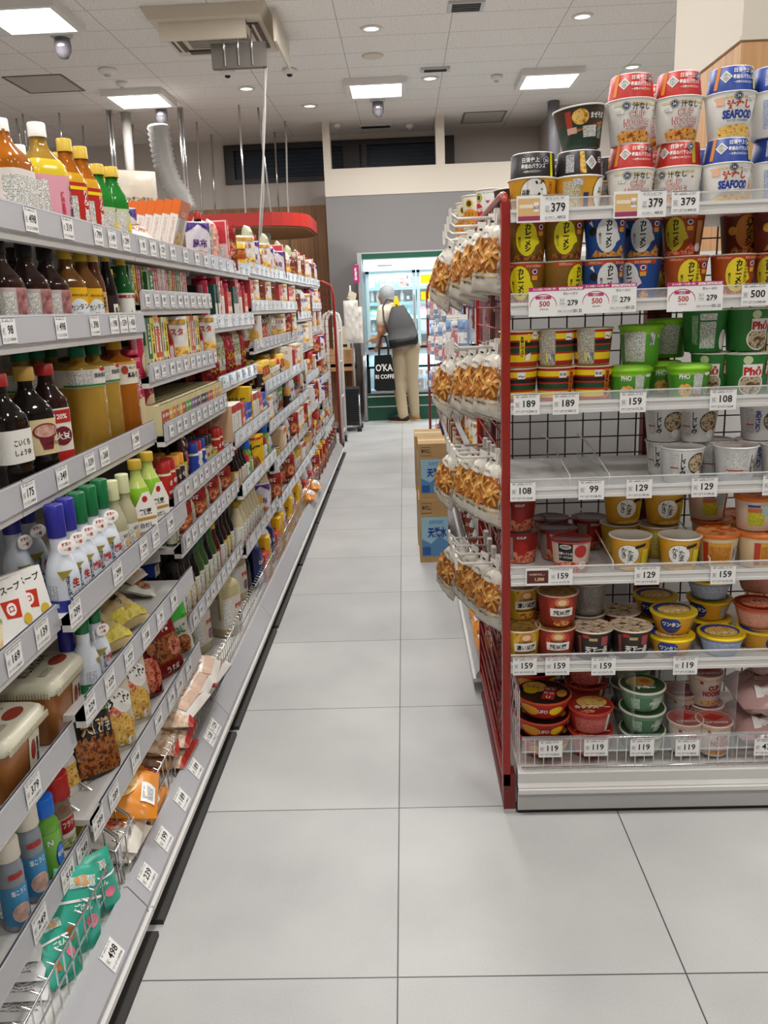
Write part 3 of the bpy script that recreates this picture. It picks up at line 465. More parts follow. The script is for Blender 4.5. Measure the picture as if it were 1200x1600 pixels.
for i, (a, b_, c_, d_, t_) in enumerate([('1c1210', 'b02420', 'c8a060', 'dark tare sauce bottle with a red cap', '焼肉'), ('2c1a10', '141210', 'd8b428', 'dark bottle with a black cap and yellow label', 'たれ'), ('4a1f12', 'c89a28', '9c2a1c', 'brown bottle with a gold cap and red label', '甘口'), ('101010', '2a2a2a', 'e0dcd0', 'black sauce bottle with a white label', '黒ごま'), ('8c2018', 'e8e4dc', 'b8241c', 'red chilli sauce bottle with a white cap', '辛口'), ('cfc4a0', 'b89a2c', 'e8e6da', 'pale dressing bottle with a gold cap', 'ごま'), ('3a5a2c', '1c5a30', 'cfd8b0', 'green dressing bottle with a dark green cap', '和風')]):
    kb('condiment_bottle%d' % (i+1), d_, .028, .2, col(a, .12), col(b_, .3), col(c_), [('t', vert(t_), .004, .065, .05, INK if i not in (2, 4) else WHITE, .014, 0, .04), ('e', .002, .03, .016, .01, [NZ, MEAT, SOUPR][i % 3]), ('r', -.03, -.012, .02, .09, fine())], lz=(.08, .55), shoulder=.6, capr=.014)
for i, (a, b_, c_, d_, t_) in enumerate([('d8c8a8', 'b02420', 'b8281c', 'small spice jar with a red cap', '胡椒'), ('b8a070', 'e8a03a', '3a241c', 'small spice jar with an orange cap', '七味'), ('d8d4c8', '1f3f9a', '2846a8', 'white salt jar with a blue cap', '塩'), ('e6e2da', 'b82420', 'e6e2da', 'white seasoning jar with a red cap', '味'), ('6a4a2c', '2a2420', 'c8b48a', 'small brown jar with a black lid', 'のり'), ('cfc8b4', 'cfa83a', 'dcd6c6', 'honey coloured jar with a gold lid', '金')]):
    kb('spice_jar%d' % (i+1), d_, .022, .115, col(a, .2), col(b_, .3), col(c_), [('t', t_, .0, .05, .016, WHITE if i in (0, 1, 2) else INK, .026, 0, .04), ('r', -.02, .02, .018, .028, fine())], lz=(.08, .85), shoulder=.85, neck=.018, capr=.021, caph=.028, cat='jar')
kind('honey_jar', 'round amber honey jar with a gold lid', 'jar', bottle(.036, .13, mat('honey', 'a8521c', .08), YC, col('e8b428'), [('e', 0, .045, .02, .014, col('f4e8c0')), ('t', '蜂蜜', 0, .045, .014, INK, .03)], lz=(.15, .5), shoulder=.7, neck=.03, capr=.033, caph=.024), .074, .13)

# ---- cartons
def box3(mb, w, d, h, fm, sm=None, tm=None):
    mb.box(-w/2, w/2, -d/2, d/2, 0, h, sm or fm)
    n = len(mb.f)-6; mb.m[n+2] = mb.mi(fm); mb.m[n+3] = mb.mi(fm); mb.m[n+1] = mb.mi(tm or fm); mb.m[n] = mb.mi(tm or fm); return mb
def carton(w, d, h, fm, ds, sm=None, tm=None, side=(), top=()):
    def fn():
        b = box3(MB(), w, d, h, fm, sm, tm); marks(b, ds, front(-d/2)); marks(b, side, lambda u, v, e: (-w/2-e, -u, v)); marks(b, [x for x in side], lambda u, v, e: (w/2+e, u, v)); marks(b, top, lambda u, v, e: (u, v, h+e))
        return [('carton', b)]
    return fn
def kc(name, desc, w, d, h, *a, cat='box', **k): kind(name, desc, cat, carton(w, d, h, *a, **k), w, h, d)
CT = [('2f6a34', 'cfdcc0', 'green', 'WHITE', 'カレー'), ('e8d84a', 'f2ecd0', 'pale yellow', 'INK', 'シチュー'), ('b8301e', 'd86a4a', 'red', 'WHITE', '中辛'), ('3f8a3a', 'b8301e', 'green and red', 'WHITE', '本格'), ('c8502a', 'f2e0c0', 'orange', 'WHITE', '辛口'), ('d03848', 'f0c8c8', 'pink red', 'WHITE', '麻婆'), ('e6dfd0', '7aa850', 'cream', 'INK', '青椒'), ('f0efe9', 'cc3a30', 'white', 'rd', '八宝')]
for i, (a, b_, n, tc, t_) in enumerate(CT):
    tcm = {'WHITE': WHITE, 'INK': INK, 'rd': rd}[tc]
    kc('seasoning_carton%d' % (i+1), n+' upright seasoning carton with a food picture', .032, .1, .17, col(a), [('r', -.016, .016, .0, .05, col(b_)), ('e', 0, .03, .013, .02, [NZ, MEAT, SOUPR, GREENF][i % 4]), ('t', vert(t_+'の素'), 0, .11, .09, tcm, .014, 0, .05)], sm=col(b_), side=[('r', -.045, .045, .09, .165, col(a)), ('t', t_, 0, .13, .02, tcm, .07), ('r', -.04, .04, .01, .08, fine())])
kc('dark_green_carton', 'dark green coffee carton with a pale lower panel', .05, .09, .13, col('0f3d30'), [('r', -.025, .025, .0, .07, col('d8d4cc')), ('t', 'J', .014, .11, .012, WHITE), ('r', -.02, 0, .006, .03, fine('f0f0f0', '202020', 1))], sm=col('0f3d30'))
for i, (a, n) in enumerate([('b84a30', 'red'), ('dcb02c', 'yellow'), ('4a9a3a', 'green'), ('c87830', 'orange'), ('7a4a8a', 'purple'), ('2c2c34', 'black')]):
    kc('spice_box%d' % (i+1), 'small '+n+' faced spice box with a pale olive top', .036, .05, .075, col('c8bc86'), [('r', -.016, .016, .006, .06, col(a)), ('e', 0, .024, .012, .012, [NZ, GREENF, SOUPR][i % 3]), ('t', '香辛', 0, .048, .01, WHITE, .024)], sm=col('d8cfa4'), tm=col('c9bf93'), top=[('r', -.018, .018, -.025, -.019, col('4e462c')), ('r', .0155, .018, -.019, .025, col('5e553a')), ('t', '香', 0, .003, .018, col('6a6040'))], cat='box')
kc('orange_pasta_carton', 'orange and white pasta sauce carton leaning back', .028, .13, .21, col('ece6de'), [('r', -.014, .014, .16, .21, col('e8702a')), ('r', -.004, .006, .03, .15, fine('ece6de', 'c85a2a'))], sm=col('ece6de'), tm=col('e8702a'), side=[('r', -.065, .065, .15, .21, col('e07030')), ('r', -.03, .03, .1, .15, col('b8aca0')), ('e', 0, .07, .05, .04, food('b86a28', 'e8c87a', '7a4018', scale=40)), ('t', 'パスタ', 0, .165, .02, WHITE, .06)])
kc('udon_soup_carton', 'white udon soup carton with a red diamond and udon picture', .125, .03, .12, col('efece6'), [('t', 'うどんスープ', .004, .1, .016, INK, .1), ('p', [(-.005, .08), (.04, .075), (.035, .038), (.0, .045)], col('c8341c')), ('e', .016, .06, .012, .013, WHITE), ('t', 'ロ', .016, .06, .012, rd), ('p', [(-.0625, .0), (-.03, .0), (-.012, .05), (-.04, .07), (-.0625, .07)], food('d8b070', 'f4e8c8', '7a9a4a', scale=40)), ('r', -.0625, -.04, .07, .12, col('d8502a')), ('e', .046, .03, .01, .012, YC)], sm=col('f2f0ea'))
kc('blue_carton', 'blue and white salt carton', .06, .08, .1, col('2846a8'), [('r', -.03, .03, .0, .045, WHITE), ('e', 0, .03, .016, .014, NZY), ('t', 'クッキング', 0, .07, .014, WHITE, .05)], sm=col('2040a0'))
kc('red_top_carton', 'white carton with a red flip top and leaf pictures', .042, .08, .12, col('e8e4da'), [('r', -.021, .021, .095, .12, rd), ('t', vert('コンソメ'), -.004, .055, .06, gn, .013), ('e', .006, .02, .012, .012, SOUPR)], sm=col('d8b490'), tm=col('e6e0d6'))
kc('white_pasta_box', 'slim white pasta box with red and gold print', .03, .12, .19, col('ece8e0'), [('r', -.015, .015, .02, .06, col('d8b060')), ('t', vert('PASTA'), 0, .12, .08, rd, .012)], sm=col('e6e2da'), side=[('e', 0, .07, .045, .04, NZY), ('t', 'ソース', 0, .15, .02, rd, .07)])
kc('yellow_box', 'bright yellow upright box with black characters', .05, .12, .16, col('e6b81c'), [('t', vert('お好み'), 0, .09, .08, INK, .02, 0, .05), ('e', 0, .026, .02, .016, NZ)], sm=col('e6b81c'), side=[('t', 'お好み焼', 0, .11, .022, INK, .1), ('e', 0, .05, .045, .03, NZ)])
kc('snack_card_box', 'red pink card box of packets', .07, .09, .11, col('c8443c'), [('r', -.035, .035, .03, .06, col('f0d0c0')), ('t', 'スープ', 0, .085, .016, WHITE, .05), ('e', 0, .03, .02, .014, NZ)], sm=col('b83a34'))

# ---- pouches and bags: a pillow with crimped ends
def pillow(w, h, t, m, m2=None, seed=0, nx=12, nz=14, crimp=.012, wr=.0025, botflat=False, pinch=.0, taper=0):
    rnd = random.Random(seed); ph = [rnd.uniform(0, 6.3) for _ in range(6)]
    def th(a, b):                                    # a,b in -1..1
        e = max(0, 1-abs(a)**2.6)*max(0, 1-abs(b)**(4 if not botflat or b > 0 else 14)); return t/2*e**.6
    def P(i, j, side):
        a = -1+2*i/nx; b = -1+2*j/nz; T = th(a, b)
        wv = wr*(sin(a*7+ph[0])*sin(b*9+ph[1])+.6*sin(a*15+b*4+ph[2])+.5*sin(b*19+a*3+ph[3]))*min(1, T/(t*.15+1e-6))
        ww = w/2*(1-taper*max(0, b)**1.6)
        return (a*ww, -side*(T+wv), (b+1)/2*h)
    mb = MB()
    for side, mm in ((1, m), (-1, m2 or m)):
        vs = [P(i, j, side) for j in range(nz+1) for i in range(nx+1)]
        fs = [(j*(nx+1)+i, j*(nx+1)+i+1, (j+1)*(nx+1)+i+1, (j+1)*(nx+1)+i) for j in range(nz) for i in range(nx)]
        if side < 0: fs = [f[::-1] for f in fs]
        mb.add(vs, fs, mm, True)
    def mp(u, v, e):
        a = max(-1, min(1, u/(w/2))); b = max(-1, min(1, v/h*2-1)); T = th(a, b)
        wv = wr*(sin(a*7+ph[0])*sin(b*9+ph[1])+.6*sin(a*15+b*4+ph[2])+.5*sin(b*19+a*3+ph[3]))*min(1, T/(t*.15+1e-6))
        return (u*(1-taper*max(0, b)**1.6), -(T+wv+e+.0012), v)
    return mb, mp
def grid(d):                                         # subdivide big marks so that they follow the pillow
    if d[0] == 'r':
        u0, u1, v0, v1, m = d[1:6]; out = []; n = max(1, int((u1-u0)/.012)); k = max(1, int((v1-v0)/.012))
        return [('P', [(u0+(u1-u0)*i/n, v0+(v1-v0)*j/k) for j in range(k+1) for i in range(n+1)], [(j*(n+1)+i, j*(n+1)+i+1, (j+1)*(n+1)+i+1, (j+1)*(n+1)+i) for j in range(k) for i in range(n)], m)]
    return [d]
_sh = shape
def shape(d): return (d[1], d[2], d[3]) if d[0] == 'P' else _sh(d)
def pouch(w, h, t, m, ds, m2=None, seed=0, lie=0, **k):
    def fn():
        mb, mp = pillow(w, h, t, m, m2, seed, **k); marks(mb, [g for d in ds for g in grid(d)], mp, .0014, .0002)
        if lie: mb.xf(Matrix.Translation((0, 0, t/2)) @ Matrix.Rotation(R(-90), 4, 'X') @ Matrix.Translation((0, 0, -h/2)))
        return [('pouch', mb)]
    return fn
def kp(name, desc, w, h, t, *a, cat='bag', **k): kind(name, desc, cat, pouch(w, h, t, *a, **k), w, t if k.get('lie') else h, h if k.get('lie') else t)
def fries():
    rnd = random.Random(5); o = [('r', -.068, .068, .066, .166, col('8a5426'))]
    cs = [col(c, .35) for c in ('c8853c', 'b06a28', 'dca052', 'e6b468', '9a5620', 'd0903f')]
    for i in range(46):
        u, v = rnd.uniform(-.056, .056), rnd.uniform(.078, .158); a = rnd.choice((-1, 1))*rnd.uniform(.3, 1.1)+(0 if rnd.random() < .75 else 1.2); L = rnd.uniform(.05, .075); w = .0050
        L = min(L, .07); c, s_ = cos(a), sin(a); q = [(-L/2, -w), (L/2, -w), (L/2, w), (-L/2, w)]
        pts = [(max(-.069, min(.069, u+c*x-s_*y)), max(.062, min(.17, v+s_*x+c*y))) for x, y in q]
        o.append(('p', pts, cs[i % 6]))
    return o
SNK = mat('cream_foil_bag', 'cfc9bc', .3); SNK2 = mat('silver_foil_bag', 'a8a6a2', .3, metal=.3)
def fries_bag():
    mb, mp = pillow(.15, .205, .06, SNK, SNK2, 3, nx=14, nz=18, wr=.0022, taper=.6)
    fm = fries(); marks(mb, grid(fm[0]), mp, .0004); marks(mb, fm[1:], mp, .0012, .00006)
    marks(mb, [g for d_ in [('r', -.074, .074, .0, .008, col('b4aea2')), ('r', -.074, .074, .052, .056, col('b89a5c'))] for g in grid(d_)]+[('t', 'じゃがいも', 0, .182, .01, INK, .045), ('t', '素材の旨み', 0, .05, .008, INK, .05), ('r', -.0745, -.063, .02, .185, fine('d8d4ca', '5a5850')), ('r', .063, .0745, .02, .185, fine('d8d4ca', '5a5850'))], mp, .0008, .0001)
    hd = MB(); hd.box(-.022, .022, -.002, .002, .2, .238, mat('hook_card', 'dedad0', .4)); hd.box(-.008, .008, -.0025, .0025, .212, .218, DK)
    return [('pouch', mb), ('hanging_tab', hd)]
kind('fries_snack_bag', 'cream snack bag pictured with crossed golden fries', 'snack bag', fries_bag, .15, .238, .05)
kp('paper_towel_pack', 'cream kitchen paper pack with gold lettering', .14, .25, .11, col('d2cab8'), [('t', 'キッチンタオル', .0, .17, .012, INK, .09), ('t', '70', -.03, .125, .04, col('b08c3a'), .04), ('t', 'カット', .024, .12, .014, INK, .035), ('r', -.065, .065, .05, .09, col('a8924c')), ('r', -.05, .0, .055, .07, WHITE)], botflat=True, nz=16)
kp('pink_bag', 'pink and white bag lying against its neighbours', .12, .2, .05, col('e8cfc6'), [('r', -.05, .05, .02, .18, col('e0a090')), ('r', -.03, .03, .05, .14, fine('eac8bc', 'a8605a'))], seed=2)
kp('soy_flour_bag', 'clear bag of tan soybean flour with black brushed lettering', .115, .18, .045, ramp_mat('tan_flour', [(.4, 'b09a68'), (.6, 'c8b482')], 20), [('t', vert('きな粉'), .0, .1, .075, INK, .026, .15, .05), ('r', -.05, .05, .012, .05, col('d6c23e')), ('e', -.034, .14, .01, .014, col('a8483a'))], seed=5)
kp('noodle_bag1', 'clear udon bag with brushed lettering and yellow noodles', .13, .19, .05, col('d8cdb8', .3), [('e', 0, .13, .05, .035, WHITE), ('t', 'うどん', -.0, .135, .03, INK, .08, .3, .06), ('e', .0, .06, .052, .042, NZY), ('r', -.01, .03, .02, .04, WHITE), ('p', [(-.04, .1), (-.02, .12), (.01, .1), (-.01, .09)], SOUPR)], seed=6)
kp('noodle_bag2', 'dark yakisoba bag with gold framed black lettering', .135, .19, .05, col('2c2018', .3), [('r', -.06, .06, .01, .1, MEAT), ('r', -.045, .045, .09, .15, INK), ('t', '大阪焼', .0, .12, .036, gold, .088, 0, .08), ('t', '大阪焼', .0, .12, .034, WHITE, .082, 0, -.0), ('r', -.05, .05, .155, .175, GREENF)], seed=7)
kp('noodle_bag3', 'dark red spicy noodle bag with a glossy noodle picture', .13, .19, .05, col('5a1420', .25), [('e', .0, .07, .055, .05, SOUPR), ('t', '辛', -.02, .15, .03, WHITE, .03), ('r', .02, .03, .02, .17, rd), ('e', .03, .14, .02, .02, MEAT)], seed=8)
kp('sauce_pouch1', 'dark red stir fry sauce pouch with a food picture', .13, .19, .04, col('8c1c1a', .3), [('r', -.06, .06, .05, .13, MEAT), ('t', '牛丼', .0, .155, .024, WHITE, .07), ('e', .02, .09, .03, .03, SOUPR), ('t', 'うま煮', .0, .025, .02, WHITE, .08)], seed=9)
kp('sauce_pouch2', 'green and clear vegetable pouch', .12, .18, .035, col('d2cfc2', .3), [('r', -.06, .06, .13, .18, col('3fae3a')), ('t', 'ねぎ', .0, .1, .03, gn, .06, 0, .06), ('e', 0, .05, .04, .03, MEAT)], seed=10)
kp('red_foil_bag', 'crinkled red foil bag with yellow lettering', .13, .24, .07, mat('red_foil', 'a81c22', .22), [('t', '激辛', -.0, .12, .04, yl, .1, 0, .06), ('r', -.06, .06, .04, .09, col('7c1418')), ('t', '担々', 0, .065, .03, yl, .09)], seed=11, wr=.006)
kp('pale_green_bag', 'pale green pasta bag with a red foot', .12, .26, .06, col('c3c3a4', .3), [('r', -.06, .06, .0, .06, rd), ('e', 0, .17, .03, .03, GREENF), ('t', 'グリーン', 0, .22, .016, gn, .08), ('r', -.04, .04, .09, .12, fine())], seed=12)
kp('white_foil_packet', 'flat white sauce packet with red and gold print', .11, .17, .02, col('e2ddd4', .3), [('r', -.05, .05, .02, .07, NZY), ('t', 'パスタ', 0, .12, .024, rd, .08), ('r', -.05, .05, .145, .16, gold)], seed=13)
kp('yellow_packet', 'yellow and black sauce packet', .11, .17, .025, col('dfb41c', .3), [('t', 'カレー', 0, .12, .03, INK, .09, 0, .06), ('e', 0, .05, .04, .03, MEAT), ('r', -.05, .05, .15, .16, rd)], seed=14)
kp('brown_packet', 'brown retort packet with a stew picture', .11, .16, .025, col('6e3020', .3), [('e', 0, .06, .042, .036, MEAT), ('t', 'シチュー', 0, .13, .02, WHITE, .08)], seed=15)
kp('purple_packet', 'white and purple snack packet', .1, .16, .03, col('dcd4de', .3), [('p', [(-.05, .12), (.0, .15), (.05, .12), (.05, .155), (-.05, .155)], col('4a2a80')), ('t', '昆布', 0, .08, .03, col('5a2a7a'), .06), ('e', 0, .035, .03, .02, NZ)], seed=16)
kp('stock_bag', 'white bag of dashi packs with brushed black lettering', .16, .22, .06, col('e0dad2', .28), [('r', -.07, .07, .12, .19, col('ece8e4')), ('t', '昆布だし', .0, .17, .03, INK, .12, 0, .06), ('e', .01, .09, .05, .035, food('c87850', 'e8c8b0', 'f0e4dc', scale=35)), ('r', -.06, .06, .02, .05, col('c8a890'))], seed=17, lie=1)
kp('rice_bag', 'clear bag of brown rice crackers', .15, .2, .055, ramp_mat('rice_pack', [(.35, 'a88468'), (.5, 'c8a888'), (.65, 'dcc8b4')], 60), [('r', -.05, .05, .06, .14, col('d8c4b4')), ('r', -.074, .074, .0, .012, rd)], seed=18, lie=1)
kp('orange_flour_bag', 'orange bag of frying flour with a yellow stripe', .17, .25, .09, col('dc8a28', .25), [('r', -.07, .07, .15, .23, col('f4c820')), ('t', '天ぷら粉', 0, .19, .03, rd, .12, 0, .06), ('e', 0, .1, .05, .04, food('e8a040', 'f8e0a0', 'c86a1c', scale=35)), ('r', -.06, .0, .01, .05, WHITE), ('r', -.05, -.01, .015, .045, fine('f6f6f6', '303030', 1)), ('r', .07, .078, .01, .24, rd)], seed=19, lie=1)
kp('white_flour_bag', 'white flour bag with a red and gold pancake picture', .16, .24, .08, col('e8e2d6', .28), [('e', 0, .08, .05, .04, food('f0d070', 'c82a20', 'f8f0d8', scale=30)), ('r', -.07, .07, .14, .2, col('e8c84a')), ('t', '小麦粉', 0, .17, .034, INK, .1, 0, .06), ('r', -.03, .06, .205, .22, rd)], seed=20, lie=1)
kp('teal_bag', 'teal bag with a pink egg and brown almond prints', .15, .23, .055, col('38a890', .3), [('e', .03, .08, .022, .018, col('e87a90')), ('e', -.04, .06, .012, .02, col('a8683a')), ('t', 'ごはん', -.0, .12, .02, WHITE, .07, 0, .03), ('r', -.04, .04, .17, .2, fine('d8e8e0', '2a5a50')), ('e', .0, .19, .03, .014, col('d8a060')), ('r', -.074, .074, .135, .142, WHITE)], seed=21)
kp('scallop_bag', 'white flour bag edged with a dark blue scalloped line', .17, .24, .06, col('dcdcdc', .3), [('r', -.07, .04, .03, .2, fine('dcdcdc', '303036'))]+[('e', .066, .012+.012*i, .005, .007, col('1f2f7a')) for i in range(19)]+[('e', .069, .012+.012*i, .005, .006, col('e8e8e8')) for i in range(19)]+[('r', -.07, -.01, .19, .22, INK), ('t', '強力粉', -.04, .205, .018, WHITE, .05)], seed=22, lie=1)
kp('net_bag', 'pink diamond patterned salt bag', .12, .24, .08, ramp_mat('pink_net', [(0, 'ecd2d0'), (.5, 'c8525c')], 70, 'dist', const=True, rough=.3), [('r', -.045, .045, .03, .09, fine('e8d8c8', '6a5a58')), ('e', 0, .16, .035, .04, col('ecd8d4')), ('t', '食塩', 0, .165, .026, rd, .06)], seed=23)
kp('white_sack', 'white sack of sugar with faint print', .13, .2, .07, col('dddbd6', .35), [('t', '上白糖', 0, .12, .026, bl, .09), ('r', -.04, .04, .04, .07, fine())], seed=24)
kp('navy_pack', 'dark navy wrapped multipack', .1, .2, .06, col('22285a', .25), [('r', -.04, .04, .02, .06, col('b8bcd8')), ('t', 'COFFEE', 0, .12, .016, WHITE, .08)], seed=25)
kp('multi_pack', 'clear wrapped five pack of pink printed packets lying down', .2, .24, .09, mat('pink_clear_wrap', 'c8a09c', .12), [('r', -.08, .08, .03, .12, fine('e8d8d4', '8a5a58')), ('r', -.02, .04, .13, .19, fine('d8b4b0', '7a4a48')), ('r', -.08, -.04, .14, .2, WHITE), ('t', 'ラーメン', 0, .07, .03, rd, .14)], seed=26, lie=1, wr=.006)
def miso():
    b = MB().lathe([(0, 0), (.064, 0), (.068, .004, ), (.078, .082)], mat('miso_paste', 'a86a34', .3), 32, sq=7)
    marks(b, [('r', .01, .05, .01, .07, col('d8d2bc')), ('e', .026, .045, .009, .016, col('9c2a20')), ('t', vert('無添加'), .042, .04, .04, INK, .009)], lambda u, v, e: (u, -(.069+v*.11+e), v))
    marks(b, [('r', -.05, -.01, .01, .07, col('d8d2bc')), ('e', -.03, .045, .009, .016, col('9c2a20'))], lambda u, v, e: ((.069+v*.11+e), u, v))
    l = MB().lathe([(.08, .08), (.086, .08), (.086, .09), (.081, .098), (.074, .1), (0, .1)], col('ddd8c2', .25), 32, sq=7)
    for i in range(26):
        for s_ in (-1, 1):
            l.box(-.074+i*.0058, -.0715+i*.0058, s_*.086-.0015, s_*.086+.0015, .079, .088, col('cfc9b0')); l.box(s_*.086-.0015, s_*.086+.0015, -.074+i*.0058, -.0715+i*.0058, .079, .088, col('cfc9b0'))
    marks(l, [('t', '料亭の無添加', .0, .03, .026, INK, .12, 0, .04), ('t', 'だし入りみそ', .0, -.008, .022, INK, .11, 0, .02), ('e', .03, -.045, .026, .016, col('9c3a28')), ('r', -.05, -.01, -.055, -.04, fine('ddd8c2', '6a6a50'))], lambda u, v, e: (u, v, .1+e))
    return [('tub', b), ('lid', l)]
kind('miso_tub', 'square miso tub with a cream lid and brushed lettering', 'tub', miso, .175, .1)
kind('tin_can', 'short tin can with a printed paper band', 'can', lambda: [('tin', marks(MB().lathe([(0, 0), (.04, 0), (.041, .002), (.0405, .006), (.0405, .05), (.041, .054), (.039, .055), (0, .052)], mat('tin', 'b8b4a8', .25, metal=.8), 24), [('r', -.12, .12, .008, .047, col('d8b83a')), ('r', -.12, .12, .008, .02, col('b8402c')), ('t', 'ツナ', 0, .034, .014, INK, .03), ('e', 0, .016, .012, .006, WHITE)], lathe_map([(.0406, 0), (.0406, .055)])))], .084, .056)
kind('stacked_plates', 'white foam plate stacked among others', 'plate', lambda: [('plate', MB().lathe([(0, .004), (.06, .004), (.09, .016), (.092, .018), (.09, .014), (.06, 0), (0, 0)], WHITE, 24))], .19, .012)
kind('hanging_packet', 'small hanging packet on a white hook', 'packet', lambda: [('packet', marks(pillow(.09, .13, .018, col('d8d4d0', .3), None, 31)[0], [('r', -.035, .035, .03, .09, col('c87a80')), ('t', 'GUM', 0, .105, .014, bl, .05)], pillow(.09, .13, .018, col('d8d4d0', .3), None, 31)[1])), ('header', MB().box(-.03, .03, -.001, .001, .125, .155, WHITE))], .09, .155)
kind('hanging_packet1', 'small blue hanging packet', 'packet', lambda: [('packet', marks(pillow(.08, .14, .018, col('8ea8cc', .3), None, 32)[0], [('r', -.03, .03, .03, .08, WHITE), ('t', 'ミント', 0, .1, .014, bl, .05)], pillow(.08, .14, .018, WHITE, None, 32)[1])), ('header', MB().box(-.03, .03, -.001, .001, .135, .16, WHITE))], .08, .16)
# =================================================================== the setting
def tile_floor():
    m = mat('floor_tile', 'c9c7c4', .42); nt = m.node_tree; b = nt.nodes['Principled BSDF']; L = nt.links.new; N = nt.nodes.new
    tc = N('ShaderNodeTexCoord'); sep = N('ShaderNodeSeparateXYZ'); L(tc.outputs['Object'], sep.inputs[0])
    def mth(op, a, v=None, c=None):
        n = N('ShaderNodeMath'); n.operation = op
        L(a, n.inputs[0]) if not isinstance(a, float) else None
        if v is not None: (L(v, n.inputs[1]) if hasattr(v, 'links') else n.inputs.__getitem__(1).__setattr__('default_value', v))
        return n.outputs[0]
    def joint(s, off):
        a = mth('ADD', s, -off); a = mth('DIVIDE', a, .6); f = mth('FRACT', a); f = mth('SUBTRACT', f, .5); f = mth('ABSOLUTE', f); return mth('GREATER_THAN', f, .5-.0028), mth('FLOOR', a)
    jx, ix = joint(sep.outputs[0], -.0555); jy, iy = joint(sep.outputs[1], 1.435)
    j = mth('MAXIMUM', jx, jy)
    cmb = N('ShaderNodeCombineXYZ'); L(ix, cmb.inputs[0]); L(iy, cmb.inputs[1]); wn = N('ShaderNodeTexWhiteNoise'); L(cmb.outputs[0], wn.inputs['Vector'])
    n1 = N('ShaderNodeTexNoise'); n1.inputs['Scale'].default_value = 2.6; n1.inputs['Detail'].default_value = 6; L(tc.outputs['Object'], n1.inputs['Vector'])
    n2 = N('ShaderNodeTexNoise'); n2.inputs['Scale'].default_value = 260; L(tc.outputs['Object'], n2.inputs['Vector'])
    a = mth('MULTIPLY', wn.outputs['Value'], .22); c = mth('MULTIPLY', n2.outputs['Fac'], .38); d = mth('ADD', a, c); e = mth('ADD', d, mth('MULTIPLY', n1.outputs['Fac'], .8))
    r = N('ShaderNodeValToRGB'); r.color_ramp.elements[0].position = .35; r.color_ramp.elements[0].color = lin('a6a6a6'); r.color_ramp.elements[1].position = .95; r.color_ramp.elements[1].color = lin('c6c6c4'); L(e, r.inputs[0])
    mx = N('ShaderNodeMix'); mx.data_type = 'RGBA'; L(j, mx.inputs['Factor']); L(r.outputs[0], mx.inputs[6]); mx.inputs[7].default_value = lin('4e4e50'); L(mx.outputs[2], b.inputs['Base Color'])
    return m
struct('floor', MB().box(-7, 7, -4, 13, -.1, 0, tile_floor()))
def ceil_mat():
    m = mat('ceiling_board', 'b9b3ae', .85); nt = m.node_tree; b = nt.nodes['Principled BSDF']; L = nt.links.new; N = nt.nodes.new
    tc = N('ShaderNodeTexCoord'); mp = N('ShaderNodeMapping'); mp.inputs['Location'].default_value = (-.46/.92, 0, 0); mp.inputs['Scale'].default_value = (1/.92, 1/.92, 1)
    br = N('ShaderNodeTexBrick'); br.offset = 0; br.inputs['Scale'].default_value = 1; br.inputs['Mortar Size'].default_value = .004; br.inputs['Brick Width'].default_value = 1; br.inputs['Row Height'].default_value = .5
    mp.inputs['Location'].default_value = (.5, .1, 0)
    br.inputs['Color1'].default_value = br.inputs['Color2'].default_value = lin('e2ddd8'); br.inputs['Mortar'].default_value = lin('a39e98')
    n = N('ShaderNodeTexNoise'); n.inputs['Scale'].default_value = 60; n.inputs['Detail'].default_value = 4
    r = N('ShaderNodeValToRGB'); r.color_ramp.elements[0].position = .36; r.color_ramp.elements[0].color = (.8, .79, .78, 1); r.color_ramp.elements[1].position = .46; r.color_ramp.elements[1].color = (1, 1, 1, 1)
    mx = N('ShaderNodeMix'); mx.data_type = 'RGBA'; mx.blend_type = 'MULTIPLY'; mx.inputs['Factor'].default_value = 1
    L(tc.outputs['Object'], mp.inputs[0]); L(mp.outputs[0], br.inputs[0]); L(tc.outputs['Object'], n.inputs[0]); L(n.outputs[0], r.inputs[0]); L(br.outputs[0], mx.inputs[6]); L(r.outputs[0], mx.inputs[7]); L(mx.outputs[2], b.inputs['Base Color'])
    return m
struct('ceiling', MB().box(-7, 7, -4, 13, CEIL, CEIL+.1, ceil_mat()))
GW = mat('grey_wall', '7c7a79', .6); CW = mat('cream_wall', 'cdc4b6', .6); LW = mat('light_wall', 'bcb4ac', .65)
WOOD = ramp_mat('wood_panel', [(.3, '7c5634'), (.5, '8f6640'), (.7, '9c7249')], 3, stretch=(14, 14, .5), detail=5, rough=.45)
WOODL = ramp_mat('light_wood_panel', [(.3, 'a87c50'), (.5, 'ba8c5e'), (.7, 'c69a6c')], 3, stretch=(14, 14, .5), detail=5, rough=.45)
struct('wall_back', MB().box(-.93, 1.9, 10.9, 11.05, 0, 2.73, GW).box(-.93, 1.9, 10.89, 11.06, 2.73, 3.05, CW).box(-.93, -.84, 10.89, 11.06, 3.05, CEIL, CW).box(.46, .57, 10.89, 11.06, 3.05, CEIL, CW))
struct('wall_back_far', MB().box(-7, 3, 11.75, 11.9, 0, 3.04, LW).box(-7, -2.33, 11.75, 11.9, 3.04, CEIL, LW).box(.74, 3, 11.75, 11.9, 3.04, CEIL, LW).box(-2.33, .74, 11.75, 11.9, 3.53, CEIL, LW))
struct('wall_back_wood', MB().box(-7, -.95, 11.7, 11.75, 0, 2.73, WOOD))
struct('wall_right_corner', MB().box(1.86, 1.95, 10.6, 11.75, 0, CEIL, LW).box(1.95, 7, 10.6, 10.7, 0, CEIL, LW))
